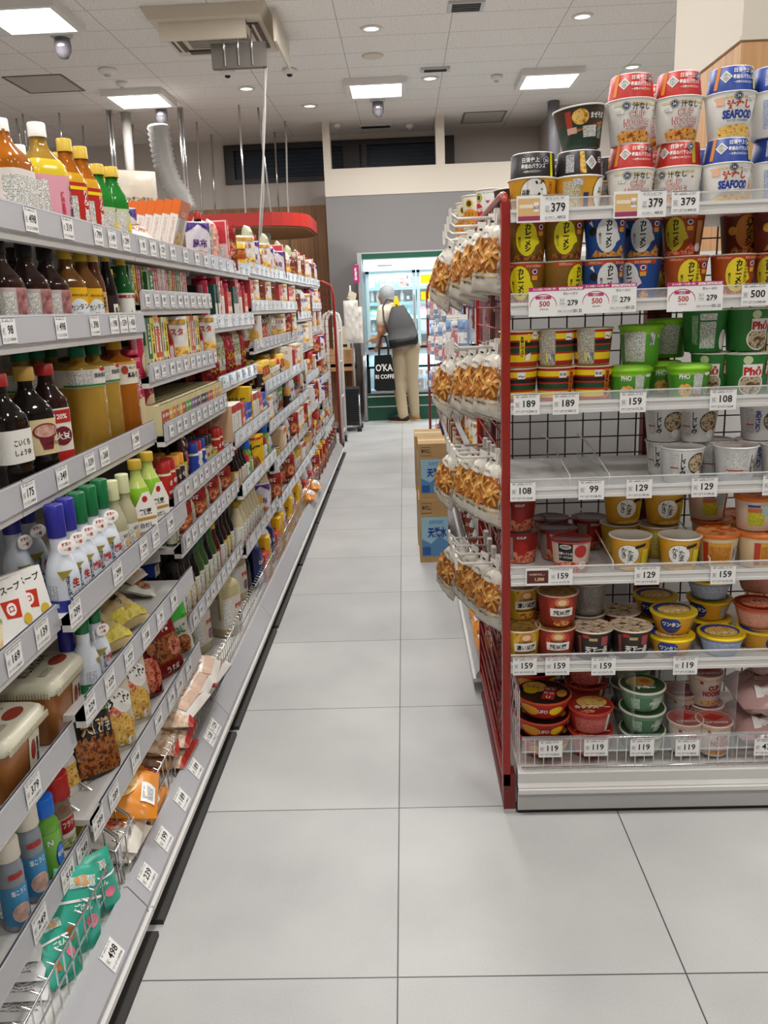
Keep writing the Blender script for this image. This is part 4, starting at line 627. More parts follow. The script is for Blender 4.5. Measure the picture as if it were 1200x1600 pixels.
struct('wall_left', MB().box(-7, -6.9, -4, 11.75, 0, CEIL, LW)); struct('wall_right', MB().box(6.9, 7, -4, 10.6, 0, CEIL, LW)); struct('wall_front', MB().box(-7, 7, -4.1, -4, 0, CEIL, LW))
FR = col('241d1c'); GL = mat('night_glass', '1c2632', .35, spec=.2); SLAT = col('26313e')
def window(n, x0, x1, muls):
    o = MB().box(x0, x1, 11.78, 11.8, 3.04, 3.53, GL)
    o.box(x0, x1, 11.72, 11.78, 3.46, 3.53, FR).box(x0, x1, 11.72, 11.78, 3.04, 3.1, FR)
    for a, b_ in muls: o.box(a, b_, 11.72, 11.78, 3.1, 3.46, FR)
    for i in range(7): o.box(x0, x1, 11.775, 11.779, 3.13+.05*i, 3.135+.05*i, SLAT)
    struct('window_%d' % n, o)
window(1, -2.33, -.7, [(-2.33, -2.2), (-.74, -.7)]); window(2, -.7, .74, [(-.7, -.52), (-.49, -.42), (.6, .74)])
struct('column_right', MB().box(1.32, 2.6, 3.5, 4.32, 0, 2.3, WOODL).box(1.31, 2.61, 3.49, 4.33, 2.3, 2.315, CW).box(1.32, 2.6, 3.5, 4.32, 2.315, CEIL, CW))
# ------------------------------------------------------------------- things on the ceiling
LIT = mat('lit_diffuser', 'fffaf2', .5, emit=9)
def panel(x, y, lab):
    t = thing('ceiling_light', lab, 'ceiling light', (x, y, CEIL), 0, None)
    f = MB(); 
    for a in (-1, 1): f.box(*sorted((a*.31, a*.26)), -.31, .31, -.06, -.0005, STEEL); f.box(-.26, .26, *sorted((a*.31, a*.26)), -.06, -.0005, STEEL)
    f.build('frame', t); MB().box(-.26, .26, -.26, .26, -.05, -.045, LIT).build('diffuser', t); return t
for (x, y), l in zip(LAMPS, ['square lit ceiling panel above the right-hand shelves', 'square lit ceiling panel near the middle, above the refrigerator', 'square lit ceiling panel above the left shelves, the farther one', 'square lit ceiling panel at the upper left corner, the nearer one']): panel(x, y, l)
for (x, y), l in zip(LAMPS2, ['over the right gondola, mid store', 'over the aisle just above the picture', 'over the far right aisle, mid store', 'over the left aisle, mid store', 'over the middle of the main aisle', 'over the far right aisle, nearer', 'over the left aisle beside the camera', 'directly above the camera aisle', 'above the end display', 'behind the camera over the aisle', 'behind the camera at right', 'behind the camera at left']): panel(x, y, 'square lit ceiling panel '+l)
for x, y, l in [(-2.67, 6.95+.3, 'smoked dome hanging under the nearest left ceiling panel'), (-2.58, 9.3+.42, 'smoked dome under the farther left ceiling panel'), (-.21, 9.3+.55, 'smoked dome under the middle ceiling panel')]:
    t = thing('security_dome', l, 'security camera', (x, y, CEIL), 0, 'security domes')
    MB().lathe([(0, -.005), (.085, -.005), (.085, -.035), (.07, -.045), (0, -.045)], STEEL2, 24).build('mount', t)
    MB().lathe([(.06, -.046), (.066, -.1), (.06, -.15), (.035, -.19), (0, -.2)], mat('smoked_dome', '77747a', .12, metal=.5), 24).build('dome', t)
for i, (px, py) in enumerate([(580, 44), (910, 25), (672, 122), (988, 104), (385, 138), (484, 165)]):
    p = at(px, py, Z=CEIL); on = i in (2, 1, 3, 4, 0); where = ['over the aisle, nearest the camera', 'at the upper right', 'beside the small junction box over the refrigerator', 'beside the white column', 'over the left shelves beyond the hanging box', 'farthest back, over the left aisle'][i]
    t = thing('downlight', 'round recessed downlight '+where, 'downlight', (p.x, p.y, CEIL), 0, 'downlights')
    MB().lathe([(.062, -.012), (.085, -.012), (.09, -.001), (.062, -.001)], STEEL, 24).build('ring', t)
    MB().lathe([(0, -.004), (.062, -.004)], mat('lit_lens', 'fff8ea', .4, emit=4 if on else 1), 24).build('lens', t)
    sl = bpy.data.lights.new('downlight_bulb', 'SPOT'); sl.energy = 12; sl.spot_size = 1.6; sl.shadow_soft_size = .05; so = bpy.data.objects.new('downlight_bulb', sl); COL.objects.link(so); so.location = (p.x, p.y, CEIL-.03)
for px, py, l, r in [(167, 108, 'round white smoke detector above the left shelves', .08), (190, 128, 'small white sensor beside the farther left ceiling panel', .05), (776, 118, 'white sprinkler detector left of the right ceiling panel', .06), (526, 193, 'small round detector behind the left wall post', .05), (640, 194, 'flat round detector near the middle wall opening', .05), (582, 87, 'oval ceiling speaker plate over the aisle', .1), (355, 110, 'small dome camera below the hanging grey box', .07), (452, 108, 'small white camera right of the hanging grey box', .07)]:
    p = at(px, py, Z=CEIL); t = thing('ceiling_detector', l, 'detector', (p.x, p.y, CEIL)); fl = r >= .1
    MB().lathe([(0, -.001), (r, -.001), (r, -.02 if not fl else -.006), (r*.7, -.045 if not fl else -.01), (0, -.05 if not fl else -.012)], col('cbbfae') if fl else STEEL, 24).build('housing', t)
    if not fl: MB().lathe([(0, -.07), (r*.35, -.06), (r*.4, -.046)], DK if 'camera' in l else STEEL2, 16).build('sensor', t)
def vent(px, py, w, d, l, slots=4):
    p = at(px, py, Z=CEIL); t = thing('ceiling_vent', l, 'vent', (p.x, p.y, CEIL)); f = MB().box(-w/2, w/2, -d/2, d/2, -.02, -.001, STEEL2); f.build('frame', t)
    g = MB()
    for i in range(slots): g.box(-w/2+.03, w/2-.03, -d/2+.02+i*(d-.04)/slots, -d/2+.02+(i+.6)*(d-.04)/slots, -.024, -.02, DK)
    g.build('grille', t)
vent(728, 8, .28, .22, 'small square ceiling vent at the top centre right'); vent(587, 196, .42, .16, 'dark slotted ceiling vent seen through the wall opening'); vent(680, 107, .28, .12, 'small grey junction box next to a downlight')
def hatch(px, py, w, d, l):
    p = at(px, py, Z=CEIL); t = thing('access_hatch', l, 'ceiling hatch', (p.x, p.y, CEIL)); f = MB(); c = col('6e6a66')
    for a in (-1, 1): f.box(-w/2, w/2, a*d/2-.012, a*d/2+.012, -.006, -.001, c); f.box(a*w/2-.012, a*w/2+.012, -d/2, d/2, -.006, -.001, c)
    f.build('frame', t); MB().box(-w/2+.012, w/2-.012, -d/2+.012, d/2-.012, -.003, -.001, col('b8b2ac')).build('panel', t)
hatch(70, 131, .55, .6, 'square access hatch above the left shelves'); hatch(755, 183, .5, .6, 'square access hatch over the far right recess')
# air conditioner cassette with its deflector board
t = thing('air_conditioner', 'cream ceiling cassette air conditioner with a hanging deflector board', 'air conditioner', (-1.42, 7.25, CEIL))
CC = col('cdc3b2')
MB().prism([(-.47, -.001), (.47, -.001), (.42, -.09), (-.42, -.09)], -.47, .47, CC).build('casing', t)
gr = MB().box(-.25, .25, -.25, .25, -.1, -.09, col('a89f92'))
for i in range(12): gr.box(-.25, .25, -.24+i*.041, -.235+i*.041, -.104, -.1, col('7a7268'))
gr.build('grille', t)
for a in (-1, 1):
    MB().box(*sorted((a*.3, a*.38)), -.3, .3, -.105, -.09, col('4a443e')).build('outlet', t); MB().box(-.3, .3, *sorted((a*.3, a*.38)), -.105, -.09, col('4a443e')).build('outlet', t)
    MB().box(*sorted((a*.33, a*.35)), -.3, .3, -.112, -.1, CC).build('louvre', t)
db = MB().box(-.36, .3, -.4, -.38, -.22, -.06, CC).build('deflector', t); ds_ = MB().box(.5, .52, -.35, .45, -.24, -.02, CC).build('deflector', t)
p = at(330, 70, Y=7.0); q = at(418, 105, Y=7.0); t = thing('cable_box', 'flat grey box hung below the air conditioner with cables', 'hanging box', ((p.x+q.x)/2, 7.0, (p.z+q.z)/2)); w_, h_ = (q.x-p.x)/2, (p.z-q.z)/2
MB().box(-w_, w_, -.03, .03, -h_, h_, col('6e6963')).build('box', t)
for i in range(3): MB().tube([(-w_*.5+i*w_*.5, -.034, -h_*.85), (-w_*.5+i*w_*.5, -.034, h_+.01), (-w_*.5+i*w_*.5, 0, CEIL-(p.z+q.z)/2-.01)], .007, CHROME).build('hanger', t)
CAB = col('a39f9b')
def rod(pxs, l, name='hanging_rod', r=.009, m=CHROME, Y=None, cat='rod', group='hanging rods'):
    top = at(*pxs[0], Z=CEIL) if Y is None else at(*pxs[0], Y=Y); Yp = top.y; pts = [top]+[at(x, y, Y=Yp) for x, y in pxs[1:]]
    if Y is None: pts[0].z = CEIL-.002
    o = MB().tube([v-top for v in pts], r, m, 8).build(name); o.location = top; tag(o, l, cat, group); return o
for a, b_, l in [((25, 185), (34, 230), 'thin ceiling rod farthest left behind the amber bottle'), ((35, 178), (42, 230), 'second thin ceiling rod from the left'), ((92, 176), (98, 240), 'thin ceiling rod above the yellow capped bottles'), ((129, 196), (136, 300), 'thin ceiling rod left of the chrome pipe pair'), ((207, 194), (210, 300), 'thin rod just right of the white pipe'), ((307, 190), (318, 370), 'thin rod above the orange cartons'), ((330, 210), (338, 370), 'thin rod left of the dark window'), ((373, 164), (384, 336), 'chrome rod crossing the dark window at its left'), ((403, 168), (424, 336), 'chrome rod leaning beside the cables'), ((429, 206), (436, 345), 'short rod holding the red canopy corner')]: rod([a, b_], l, r=.012)
rod([(168, 172), (180, 300)], 'left chrome conduit with clips near the white pipe', r=.02, cat='pipe', group='chrome conduits'); rod([(173, 172), (185, 300)], 'right chrome conduit of the pair near the white pipe', r=.014, cat='pipe', group='chrome conduits')
rod([(279, 168), (292, 330)], 'clipped chrome conduit left of the window', r=.02, cat='pipe', group='chrome conduits'); rod([(284, 168), (297, 330)], 'thin conduit beside the clipped chrome conduit', r=.012, cat='pipe', group='chrome conduits')
rod([(196, 176), (206, 300)], 'thick white pipe behind the kitchen paper pack', 'white_pipe', .055, col('b4b0aa', .6), cat='pipe', group=None)
p_ = rod([(865, 158), (866, 260)], 'grey round pipe beside the far right wall corner', 'grey_pipe', .07, col('77757a'), cat='pipe', group=None)
rod([(414, 105), (414, 180), (411, 260), (407, 330), (404, 400)], 'grey cable drooping from the hanging grey box', 'cable', .008, CAB, Y=7.0, cat='cable', group='cables'); rod([(417, 105), (411, 200), (412, 300), (406, 400)], 'second cable hanging from the grey box', 'cable', .006, CAB, Y=7.0, cat='cable', group='cables')
rod([(445, 189), (447, 215), (449, 300), (454, 400)], 'white cable hanging at the right edge of the dark window', 'cable', .012, CAB, cat='cable', group='cables')
pts = [at(x, y, Y=9.2) for x, y in [(247, 196), (252, 230), (258, 262), (270, 292), (284, 310), (292, 330)]]
du = MB()
vs = []; P_ = []
for i in range(len(pts)-1):
    for k in range(8): P_.append(pts[i].lerp(pts[i+1], k/8)-pts[0])
du.tube(P_, [.12 if i % 2 else .1 for i in range(len(P_))], col('a9a6a2'), 16)
o = du.build('flexible_duct'); o.location = pts[0]; tag(o, 'grey ribbed flexible duct curving down behind the shelves', 'duct')
# red edged canopy over a counter far left
c0 = at(445, 345, Y=9.2); t = thing('canopy', 'round cornered counter canopy with a bright red edge and brown underside', 'canopy', (c0.x-.85, 9.95, c0.z))
def rr(w, d, r, n=6):
    o = []
    for cx, cy, a0 in ((w-r, d-r, 0), (-w+r, d-r, 90), (-w+r, -d+r, 180), (w-r, -d+r, 270)):
        for i in range(n+1): a = R(a0+90*i/n); o.append((cx+r*cos(a), cy+r*sin(a)))
    return o
rim = MB(); RP_ = rr(1.08, .85, .48); n_ = len(RP_)
rim.add([(x, y, -.05) for x, y in RP_]+[(x, y, .085) for x, y in RP_]+[(x*.975, y*.97, -.05) for x, y in RP_]+[(x*.975, y*.97, .085) for x, y in RP_], [(i+a, (i+1) % n_+a, (i+1) % n_+b_, i+b_) for i in range(n_) for a, b_ in ((0, n_), (2*n_, 3*n_), (0, 2*n_), (n_, 3*n_))], mat('red_laminate', 'bc2c24', .4)); rim.build('rim', t); MB().prism(rr(1.05, .82, .46), .03, .05, col('8a8680'), 'z').build('top_board', t); MB().prism(rr(1.06, .83, .47), -.065, -.05, WOOD, 'z').build('underside', t)
for x, y in ((-.3, -.4), (.55, -.2)): MB().lathe([(0, -.16), (.05, -.16), (.06, -.1), (.05, -.066)], STEEL2, 16, (x, y, 0)).build('spotlight', t, 'small grey spotlight')

# =================================================================== shelving
RAILB = ramp_mat('printed_blue_rail', [(.3, 'e4e8ee'), (.5, 'b8d0e4'), (.58, 'e2e6dc'), (.75, 'c8ccd6')], 3.2, 'wave', stretch=(1, .5, 6), rough=.3)
def unit(name, lab, y0, y1, shelves, base=True, side=-1, back=-1.2, top=1.75, fence=True, cat='shelving unit', group=None, baseX=-.665):
    """side -1: faces +X (left of the aisle); coordinates given for that case and mirrored by sx for the other"""
    t = thing(name, lab, cat, (0, 0, 0), 0, group); g = .002
    def X(a): return a
    MB().box(back-.02, back, y0+g, y1-g, .05, top, STEEL).build('back_panel', t)
    for y in (y0+g, y1-g-.02): MB().box(back, back+.05, y, y+.02, .04, top, STEEL2).build('upright', t)
    for i, (z, x) in enumerate(shelves):
        s = MB().box(back+.02, x-.006, y0+g, y1-g, z-.06, z-.045, STEEL).box(x-.03, x-.006, y0+g, y1-g, z-.075, z-.045, STEEL).build('shelf', t)
        MB().prism([(x-.006, z-.06), (x+.004, z-.056), (x+.001, z), (x-.004, z)], y0+g, y1-g, RAIL if y0 < 3.3 or i % 3 == 2 else RAILB).build('price_rail', s)
        MB().prism([(x-.0045, z), (x+.0015, z), (x+.0015, z-.004), (x-.0045, z-.004)], y0+g, y1-g, col('cfcfd4')).build('rail_edge', s)
        for y in (y0+g+.004, y1-g-.012): MB().prism([(back+.05, z-.061), (x-.08, z-.061), (x-.08, z-.085), (back+.05, z-.15)], y, y+.008, STEEL).build('bracket', s)
    b = MB().box(back, baseX-.01, y0+g, y1-g, .05, .095, STEEL).build('base_deck', t)
    MB().prism([(baseX-.01, .05), (baseX-.01, .115), (baseX, .118), (baseX+.04, .066), (baseX+.04, .05)], y0+g, y1-g, RAIL).build('base_rail', b)
    MB().prism([(baseX-.01, .036), (baseX-.01, .05), (baseX+.044, .052), (baseX+.048, .064), (baseX+.055, .064), (baseX+.055, .05), (baseX+.045, .036)], y0+g, y1-g, STEEL).build('base_ledge', b)
    MB().box(back+.05, baseX-.02, y0+g, y1-g, 0, .05, DK).box(baseX-.02, baseX+.066, y0+.018, y1-.018, 0, .014, mat('dark_floor_strip', '34322f', .6)).build('kick_panel', t)  # second box: thin dark strip on the floor, stopping short of the bay joints
    if fence:
        f = MB(); n = int((y1-y0)/.034)
        for i in range(n+1): yy = y0+.012+(y1-y0-.024)*i/n; f.tube([(baseX-.022, yy, .1), (baseX-.022, yy, .2), (baseX-.04, yy, .206)], .0018, CHROME, 4)
        f.tube([(baseX-.022, y0+.01, .2), (baseX-.022, y1-.01, .2)], .003, CHROME, 5).tube([(baseX-.022, y0+.01, .15), (baseX-.022, y1-.01, .15)], .0022, CHROME, 4)
        f.build('wire_fence', t)
    return t
EDG = [.68, 1.58, 2.48, 3.38, 4.28, 5.18, 6.08, 6.98, 7.88]
BAYN = ['nearest', 'second', 'third', 'fourth', 'fifth', 'sixth', 'seventh', 'last']
A = [(1.60, -.77), (1.38, -.77), (1.06, -.77)]
SH = [A+[(.80, -.735), (.535, -.735), (.28, -.735)], A+[(.81, -.70), (.59, -.70), (.335, -.70)],
      [(1.60, -.77), (1.445, -.77), (1.23, -.768), (1.05, -.74), (.845, -.73), (.69, -.722), (.42, -.725)],
      [(1.60, -.77), (1.365, -.765), (1.115, -.765), (.885, -.715), (.67, -.70), (.41, -.705)],
      [(1.615, -.77), (1.43, -.765), (1.23, -.77), (1.02, -.726), (.81, -.72), (.6, -.71), (.39, -.7)],
      [(1.62, -.77), (1.43, -.765), (1.23, -.77), (1.02, -.726), (.81, -.72), (.6, -.71), (.39, -.7)],
      [(1.625, -.77), (1.36, -.76), (1.13, -.76), (.9, -.73), (.68, -.71), (.42, -.7)],
      [(1.63, -.77), (1.43, -.765), (1.23, -.77), (1.02, -.726), (.81, -.72), (.6, -.71), (.39, -.7)]]
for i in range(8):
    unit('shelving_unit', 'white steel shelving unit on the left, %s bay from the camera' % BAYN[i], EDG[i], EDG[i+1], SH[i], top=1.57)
# wire baskets dividing the bottom decks
def divider(y, lab, x1=-.69):
    t = thing('wire_divider', lab, 'wire basket', (0, y, 0), 0, 'wire dividers on the bottom deck')
    f = MB()
    f.tube([(x1, 0, .1), (x1, 0, .22), (x1-.13, 0, .33), (x1-.3, 0, .33)], .0042, CHROME, 8); f.build('frame', t)
    w = MB()
    for k in range(7): xx = x1-.03-k*.035; w.tube([(xx, 0, .1), (xx, 0, min(.33, .22+(x1-xx)*.84))], .002, CHROME, 5)
    w.build('wires', t)
    MB().tube([(x1-.3, 0, .33), (x1-.28, .015, .352), (x1-.25, .02, .345), (x1-.24, 0, .33)], .006, CHROME, 8).build('hook', t)
divider(1.62, 'chrome wire divider beside the teal bags, nearest the camera'); divider(1.70, 'second chrome wire divider by the white and red flour bags'); divider(2.52, 'chrome wire divider between the stock bags and the vinegar jugs')
# rails' price tags
def price(n, w=.06, h=.05, kind_='plain', rx=0, pre=None):
    key = ('price', n, w, h, kind_)
    if key not in _T:
        b = MB().box(-w/2, w/2, -.0008, 0, -h/2, h/2, TAG); ds = []
        ox = 0
        if kind_ == 'promo':
            ds += [('r', -w/2+.003, -.006, -h/2+.004, h/2-.006, col('e0b87a')), ('r', -w/2+.003, -.006, -h/2+.004, -h/2+.014, col('a03a68')), ('r', -w/2+.006, -.022, .002, .01, col('f0e4cc')), ('r', -.02, -.009, -.006, .014, WHITE), ('t', '60', -.0145, .003, .009, col('8a4a6a'))]; ox = w*.25
        if kind_ == 'dark':
            ds += [('r', -w/2+.003, -.002, -h/2+.006, h/2-.006, col('5a2420')), ('t', '1,500', -.024, -.007, .01, col('f0d8a8'), .034), ('r', -w/2+.006, -.012, .004, .01, fine('5a2420', 'e8c8b0'))]; ox = w*.25
        if kind_ == 'pink':
            h2 = h/2; ds += [('r', -w/2, w/2, h2-.009, h2, col('c02a70')), ('t', 'まとめ買いでお買い得!!', -.027, h2-.0045, .005, WHITE, .06), ('r', .006, w/2-.003, h2-.0075, h2-.002, fine('f4e8ee', 'a02a60')),
                   ('e', -.03, -.006, .031, .024, col('c0406c')), ('e', -.03, -.008, .0298, .024, TAG), ('r', -w/2+.0, .0015, -h2+.0, -.012, TAG), ('r', -.048, -.012, .006, .013, col('b83a70')), ('t', '2点で', -.03, .0095, .0055, WHITE, .018), ('t', '500', -.027, -.0045, .0125, rd, .03), ('t', '(税込540.00)', -.028, -.017, .004, col('8a4040'), .03), ('t', 'カレーメシ', .033, .017, .006, INK, .036)]; ox = .035
        if kind_ in ('plain', 'promo', 'dark'): ds.append(('r', -w/2+.001 if not ox else 0, w/2-.001, h/2-.0022, h/2-.0008, INK))
        nw = (w if not ox else w/2-.004)
        if kind_ != 'pink': ds += [('r', -nw*.42+ox, nw*.36+ox, h*.33, h*.42, fine('f2f1ee', '3a3a3a'))]
        hh = h*.34 if kind_ != 'pink' else .0125
        ds += [('t', n, nw*.1+ox if kind_ != 'pink' else ox+.003, h*.03 if kind_ != 'pink' else -.004, hh, INK, nw*.58 if kind_ != 'pink' else .03), ('r', -nw*.44+ox, -nw*.26+ox, -h*.12, h*.1, fine('f2f1ee', '4a4a4a')), ('r', (-nw*.44+ox) if kind_ != 'pink' else .004, nw*.06+ox, -h*.38, -h*.3, fine('f2f1ee', '4a4a4a'))]
        if h > .04: ds.append(('t', '%.2f' % (int(n)*1.08) if n.isdigit() else '', nw*.24+ox, -h*.34, h*.11, col('555555'), nw*.34))
        marks(b, ds, front(-.0008), .0002, .00008); _T[key] = b.mesh('price_tag')
    return _T[key]
def put_tag(n, loc, rz, lab, group, w=.06, h=.05, kind_='plain', rx=0):
    o = bpy.data.objects.new('price_tag', price(n, w, h, kind_)); COL.objects.link(o); o.location = loc; o.rotation_euler = (rx, 0, rz); tag(o, lab, 'price tag', group)
ORD = ['first', 'second', 'third', 'fourth', 'fifth', 'sixth', 'seventh', 'eighth', 'ninth', 'tenth', 'eleventh', 'twelfth', 'thirteenth', 'fourteenth', 'fifteenth', 'sixteenth', 'seventeenth', 'eighteenth', 'nineteenth', 'twentieth', 'twenty-first', 'twenty-second', 'twenty-third', 'twenty-fourth', 'twenty-fifth', 'twenty-sixth']
ROW = ['top', 'second', 'third', 'fourth', 'fifth', 'sixth', 'seventh']
# near tags read off the photograph: (bay, row) -> [(pixel x, pixel y, price)]
TG = {(1, 0): [(45, 325, '498'), (103, 338, '319'), (151, 352, '799'), (173, 358, '149'), (195, 365, '299')], (2, 0): [(221, 370, '90'), (237, 373, '90'), (252, 378, '229'), (268, 380, '198'), (288, 385, '158'), (306, 389, '98'), (320, 392, '98')],
      (1, 1): [(12, 512, '98'), (94, 506, '498'), (147, 505, '398'), (177, 502, '198'), (192, 501, '539'), (205, 500, '458')], (1, 2): [(43, 762, '175'), (95, 735, '349'), (138, 712, '339'), (161, 700, '268'), (211, 681, '298')],
      (0, 3): [(18, 1008, '169'), (62, 966, '139')], (1, 3): [(115, 942, '299'), (181, 880, '299'), (222, 840, '279'), (241, 823, '275'), (264, 803, '298')],
      (0, 4): [(45, 1195, '379')], (1, 4): [(138, 1088, '229'), (169, 1050, '229'), (199, 1011, '229'), (226, 980, '108'), (248, 950, '79'), (270, 926, '98')],
      (0, 5): [(54, 1395, '249'), (98, 1318, '519'), (121, 1277, '249')], (1, 5): [(146, 1235, '299'), (171, 1195, '289'), (206, 1140, '198'), (242, 1082, '149'), (262, 1048, '178'), (275, 1028, '178'), (290, 1002, '178')],
      (1, 6): [(176, 1525, '498')], (1, 7): [(229, 1388, '239'), (255, 1325, '199'), (282, 1255, '189'), (304, 1210, '189'), (326, 1160, '128'), (333, 1142, '129')]}
for (b, r), L in TG.items():
    for i, (px, py, n) in enumerate(L):
        if r >= 6:
            X = -.648; p = at(px, py, X=X); 
            put_tag(n, (-.645+.0015, p.y, .092), R(90), 'white tag reading %s on the slanted bottom rail, %s from the camera' % (n, ORD[i+(1 if r == 7 else 0)]), 'price tags on the bottom left rail', rx=R(-37.5)); continue
        X = SH[b][r][1]+.004; p = at(px, py, X=X)
        put_tag(n, (X+.0012, p.y, SH[b][r][0]-.029), R(90), 'white tag reading %s, %s shelf, %s on the %s left bay rail' % (n, ROW[r], ORD[i], BAYN[b]), 'price tags on the left shelves')
rt = random.Random(4)
for b in range(2, 8):
    for r, (z, x) in enumerate(SH[b]):
        if (b, r) in TG: continue
        n = {2: 10, 3: 6, 4: 6}.get(b, 4)
        for i in range(n):
            v = rt.choice(['98', '105', '118', '128', '148', '158', '175', '198', '228', '248', '298']); y = EDG[b]+(i+.5)*.9/n+rt.uniform(-.01, .01)
            put_tag(v, (x+.0052, y, z-.029), R(90), 'white tag reading %s, %s shelf, %s along the %s left bay rail' % (v, ROW[r], ORD[i], BAYN[b]), 'price tags on the left shelves', w=.042, h=.042)
# =================================================================== end display facing the camera
EX0, EX1, EY = .252, 1.16, 1.99
EZ = [1.594, 1.387, 1.153, .942, .715, .475]          # tops of the clear lips
t = thing('end_display_shelf', 'white shelving unit of cup noodles facing the camera at right', 'shelving unit', (0, 0, 0))
for i, z in enumerate(EZ):
    s = MB().box(EX0+.004, EX1, EY+.004, 2.43, z-.044, z-.031-(.0055 if i == 0 else 0), STEEL).build('shelf', t)
    MB().box(EX0, EX1, EY, EY+.004, z-.047, z-.022, STEEL).box(EX0, EX1, EY-.003, EY+.004, z-.05, z-.042, STEEL).box(EX0, EX1, EY-.002, EY, z-.031, z-.028, STEEL2).build('price_rail', s)
    MB().box(EX0, EX1, EY+.001, EY+.003, z-.03, z-.002, CLEAR).build('clear_lip', s, 'clear plastic lip'); MB().box(EX0, EX1, EY, EY+.004, z-.003, z, mat('lip_edge', 'd4d2d0', .2)).build('lip_edge', s)
    for x in (EX0+.01, EX1-.02): MB().prism([(EY+.02, z-.043), (2.43, z-.043), (2.43, z-.12), (EY+.2, z-.07)], x, x+.01, STEEL2, 'x').build('bracket', s)
b = MB().prism([(EY+.002, .07), (EY+.0, .085), (EY+.006, .095), (EY+.004, .125), (EY+.012, .135), (2.43, .135), (2.43, .07)], EX0+.02, EX1, STEEL, 'x').build('base_deck', t)
MB().box(EX0+.02, EX1, EY-.006, EY+.03, .068, .08, STEEL).build('base_ledge', b); MB().box(EX0+.02, EX1, EY+.01, EY+.03, .01, .068, STEEL2).build('kick_panel', b); MB().box(EX0+.02, EX1, EY+.012, EY+.05, 0, .01, DK).build('foot_strip', b)
f = MB()
for i in range(36):
    x = EX0+.04+i*.0245; f.tube([(x, EY+.008, .136), (x, EY+.006, .228)], .0016, CHROME, 4)
f.tube([(EX0+.03, EY+.008, .141), (EX1, EY+.008, .141)], .0025, CHROME, 5).tube([(EX0+.03, EY+.006, .228), (EX1, EY+.006, .228)], .0025, CHROME, 5).tube([(EX0+.03, EY+.007, .19), (EX1, EY+.007, .19)], .002, CHROME, 4)
for i in range(12): yy = EY+.02+i*.035; f.tube([(EX0+.025, yy, .14), (EX0+.025, yy, .36)], .0018, CHROME, 4)
f.tube([(EX0+.025, EY+.02, .36), (EX0+.025, 2.42, .36)], .003, CHROME, 5)
f.build('wire_fence', t); MB().box(EX0+.03, EX1, EY-.001, EY+.002, .19, .238, CLEAR).build('clear_lip', t, 'clear plastic lip on the bottom fence')
g = MB(); BW = col('2a1a18')
for i in range(18): x = EX0+.01+i*.052; g.box(x-.0018, x+.0018, 2.436, 2.44, .1, 1.56, BW)
for i in range(29): z = .12+i*.05; g.box(EX0, EX1, 2.434, 2.437, z-.0018, z+.0018, BW)
g.build('back_grid', t, 'dark wire grid at the back')
for x in (.70, EX0-.0): MB().box(x, x+.07 if x > .5 else x+.012, 2.441, 2.48, .0, 1.58, DRED).build('upright', t, 'dark red upright')
# dividers: fine wire on the empty shelf, clear sheets on the bottom
for x, z, l in [(.402, EZ[3], 'wire divider left of the 99 tag on the empty shelf'), (.500, EZ[3], 'wire divider right of the 99 tag on the empty shelf'), (.515, EZ[4], 'wire divider between the pasta cups and the egg soup cups'), (.76, EZ[4], 'wire divider before the orange lidded cups')]:
    o = MB().tube([(0, EY+.02, .0), (0, EY+.025, .03), (0, 2.3, .07), (0, 2.42, .07)], .0022, mat('pale_wire', 'd8d2cc', .3), 5).box(-.0005, .0005, EY+.02, 2.42, .0, .028, CLEAR).build('shelf_divider'); o.location = (x, 0, z-.029); tag(o, l, 'divider', 'shelf dividers on the end display')
for x, l in [(.585, 'tall clear divider left of the green bowls'), (.716, 'tall clear divider left of the small noodle cup'), (.855, 'tall clear divider before the wrapped multipacks')]:
    o = MB().box(-.001, .001, EY+.03, 2.4, 0, .26, CLEAR).build('clear_divider'); o.location = (x, 0, .137); tag(o, l, 'divider', 'clear dividers on the bottom deck')
# tags
RT = [(0, 848, 326, '379', 'promo'), (0, 1000, 319, '379', 'promo'), (0, 1071, 316, '379', 'plain'), (1, 869, 471, '279', 'pink'), (1, 951, 466, '279', 'pink'), (1, 1086, 463, '279', 'pink'), (1, 1180, 460, '500', 'wide'), (2, 823, 632, '189', 'plain'), (2, 884, 631, '189', 'plain'), (2, 989, 628, '159', 'plain'), (2, 1130, 624, '108', 'plain'), (3, 817, 768, '108', 'plain'), (3, 924, 765, '99', 'plain'), (3, 999, 763, '129', 'plain'), (3, 1101, 761, '129', 'plain'), (3, 1212, 758, '129', 'plain'), (4, 858, 901, '159', 'dark'), (4, 1011, 899, '129', 'plain'), (4, 1130, 898, '159', 'plain'), (5, 820, 1041, '159', 'plain'), (5, 871, 1041, '159', 'plain'), (5, 943, 1041, '159', 'plain'), (5, 1071, 1040, '119', 'plain'), (6, 860, 1170, '119', 'plain'), (6, 931, 1168, '119', 'plain'), (6, 1003, 1168, '119', 'plain'), (6, 1074, 1168, '119', 'plain'), (6, 1197, 1167, '438', 'plain')]
cnt = {}
for r, px, py, n, kd in RT:
    p = at(px, py, Y=EY-.008); i = cnt.get(r, 0); cnt[r] = i+1
    w, h = dict(plain=(.062, .05), promo=(.118, .058), pink=(.128, .066), wide=(.062, .05), dark=(.118, .046))[kd]
    if kd == 'wide': kd = 'plain'
    put_tag(n, (p.x, EY-.0075, p.z), 0, 'white tag reading %s yen, %s from left, on the %s end display rail' % (n, ORD[i], (['top', 'second', 'third', 'fourth', 'fifth', 'sixth', 'lowest'][r])), 'price tags on the end display', w=w, h=h, kind_=kd)
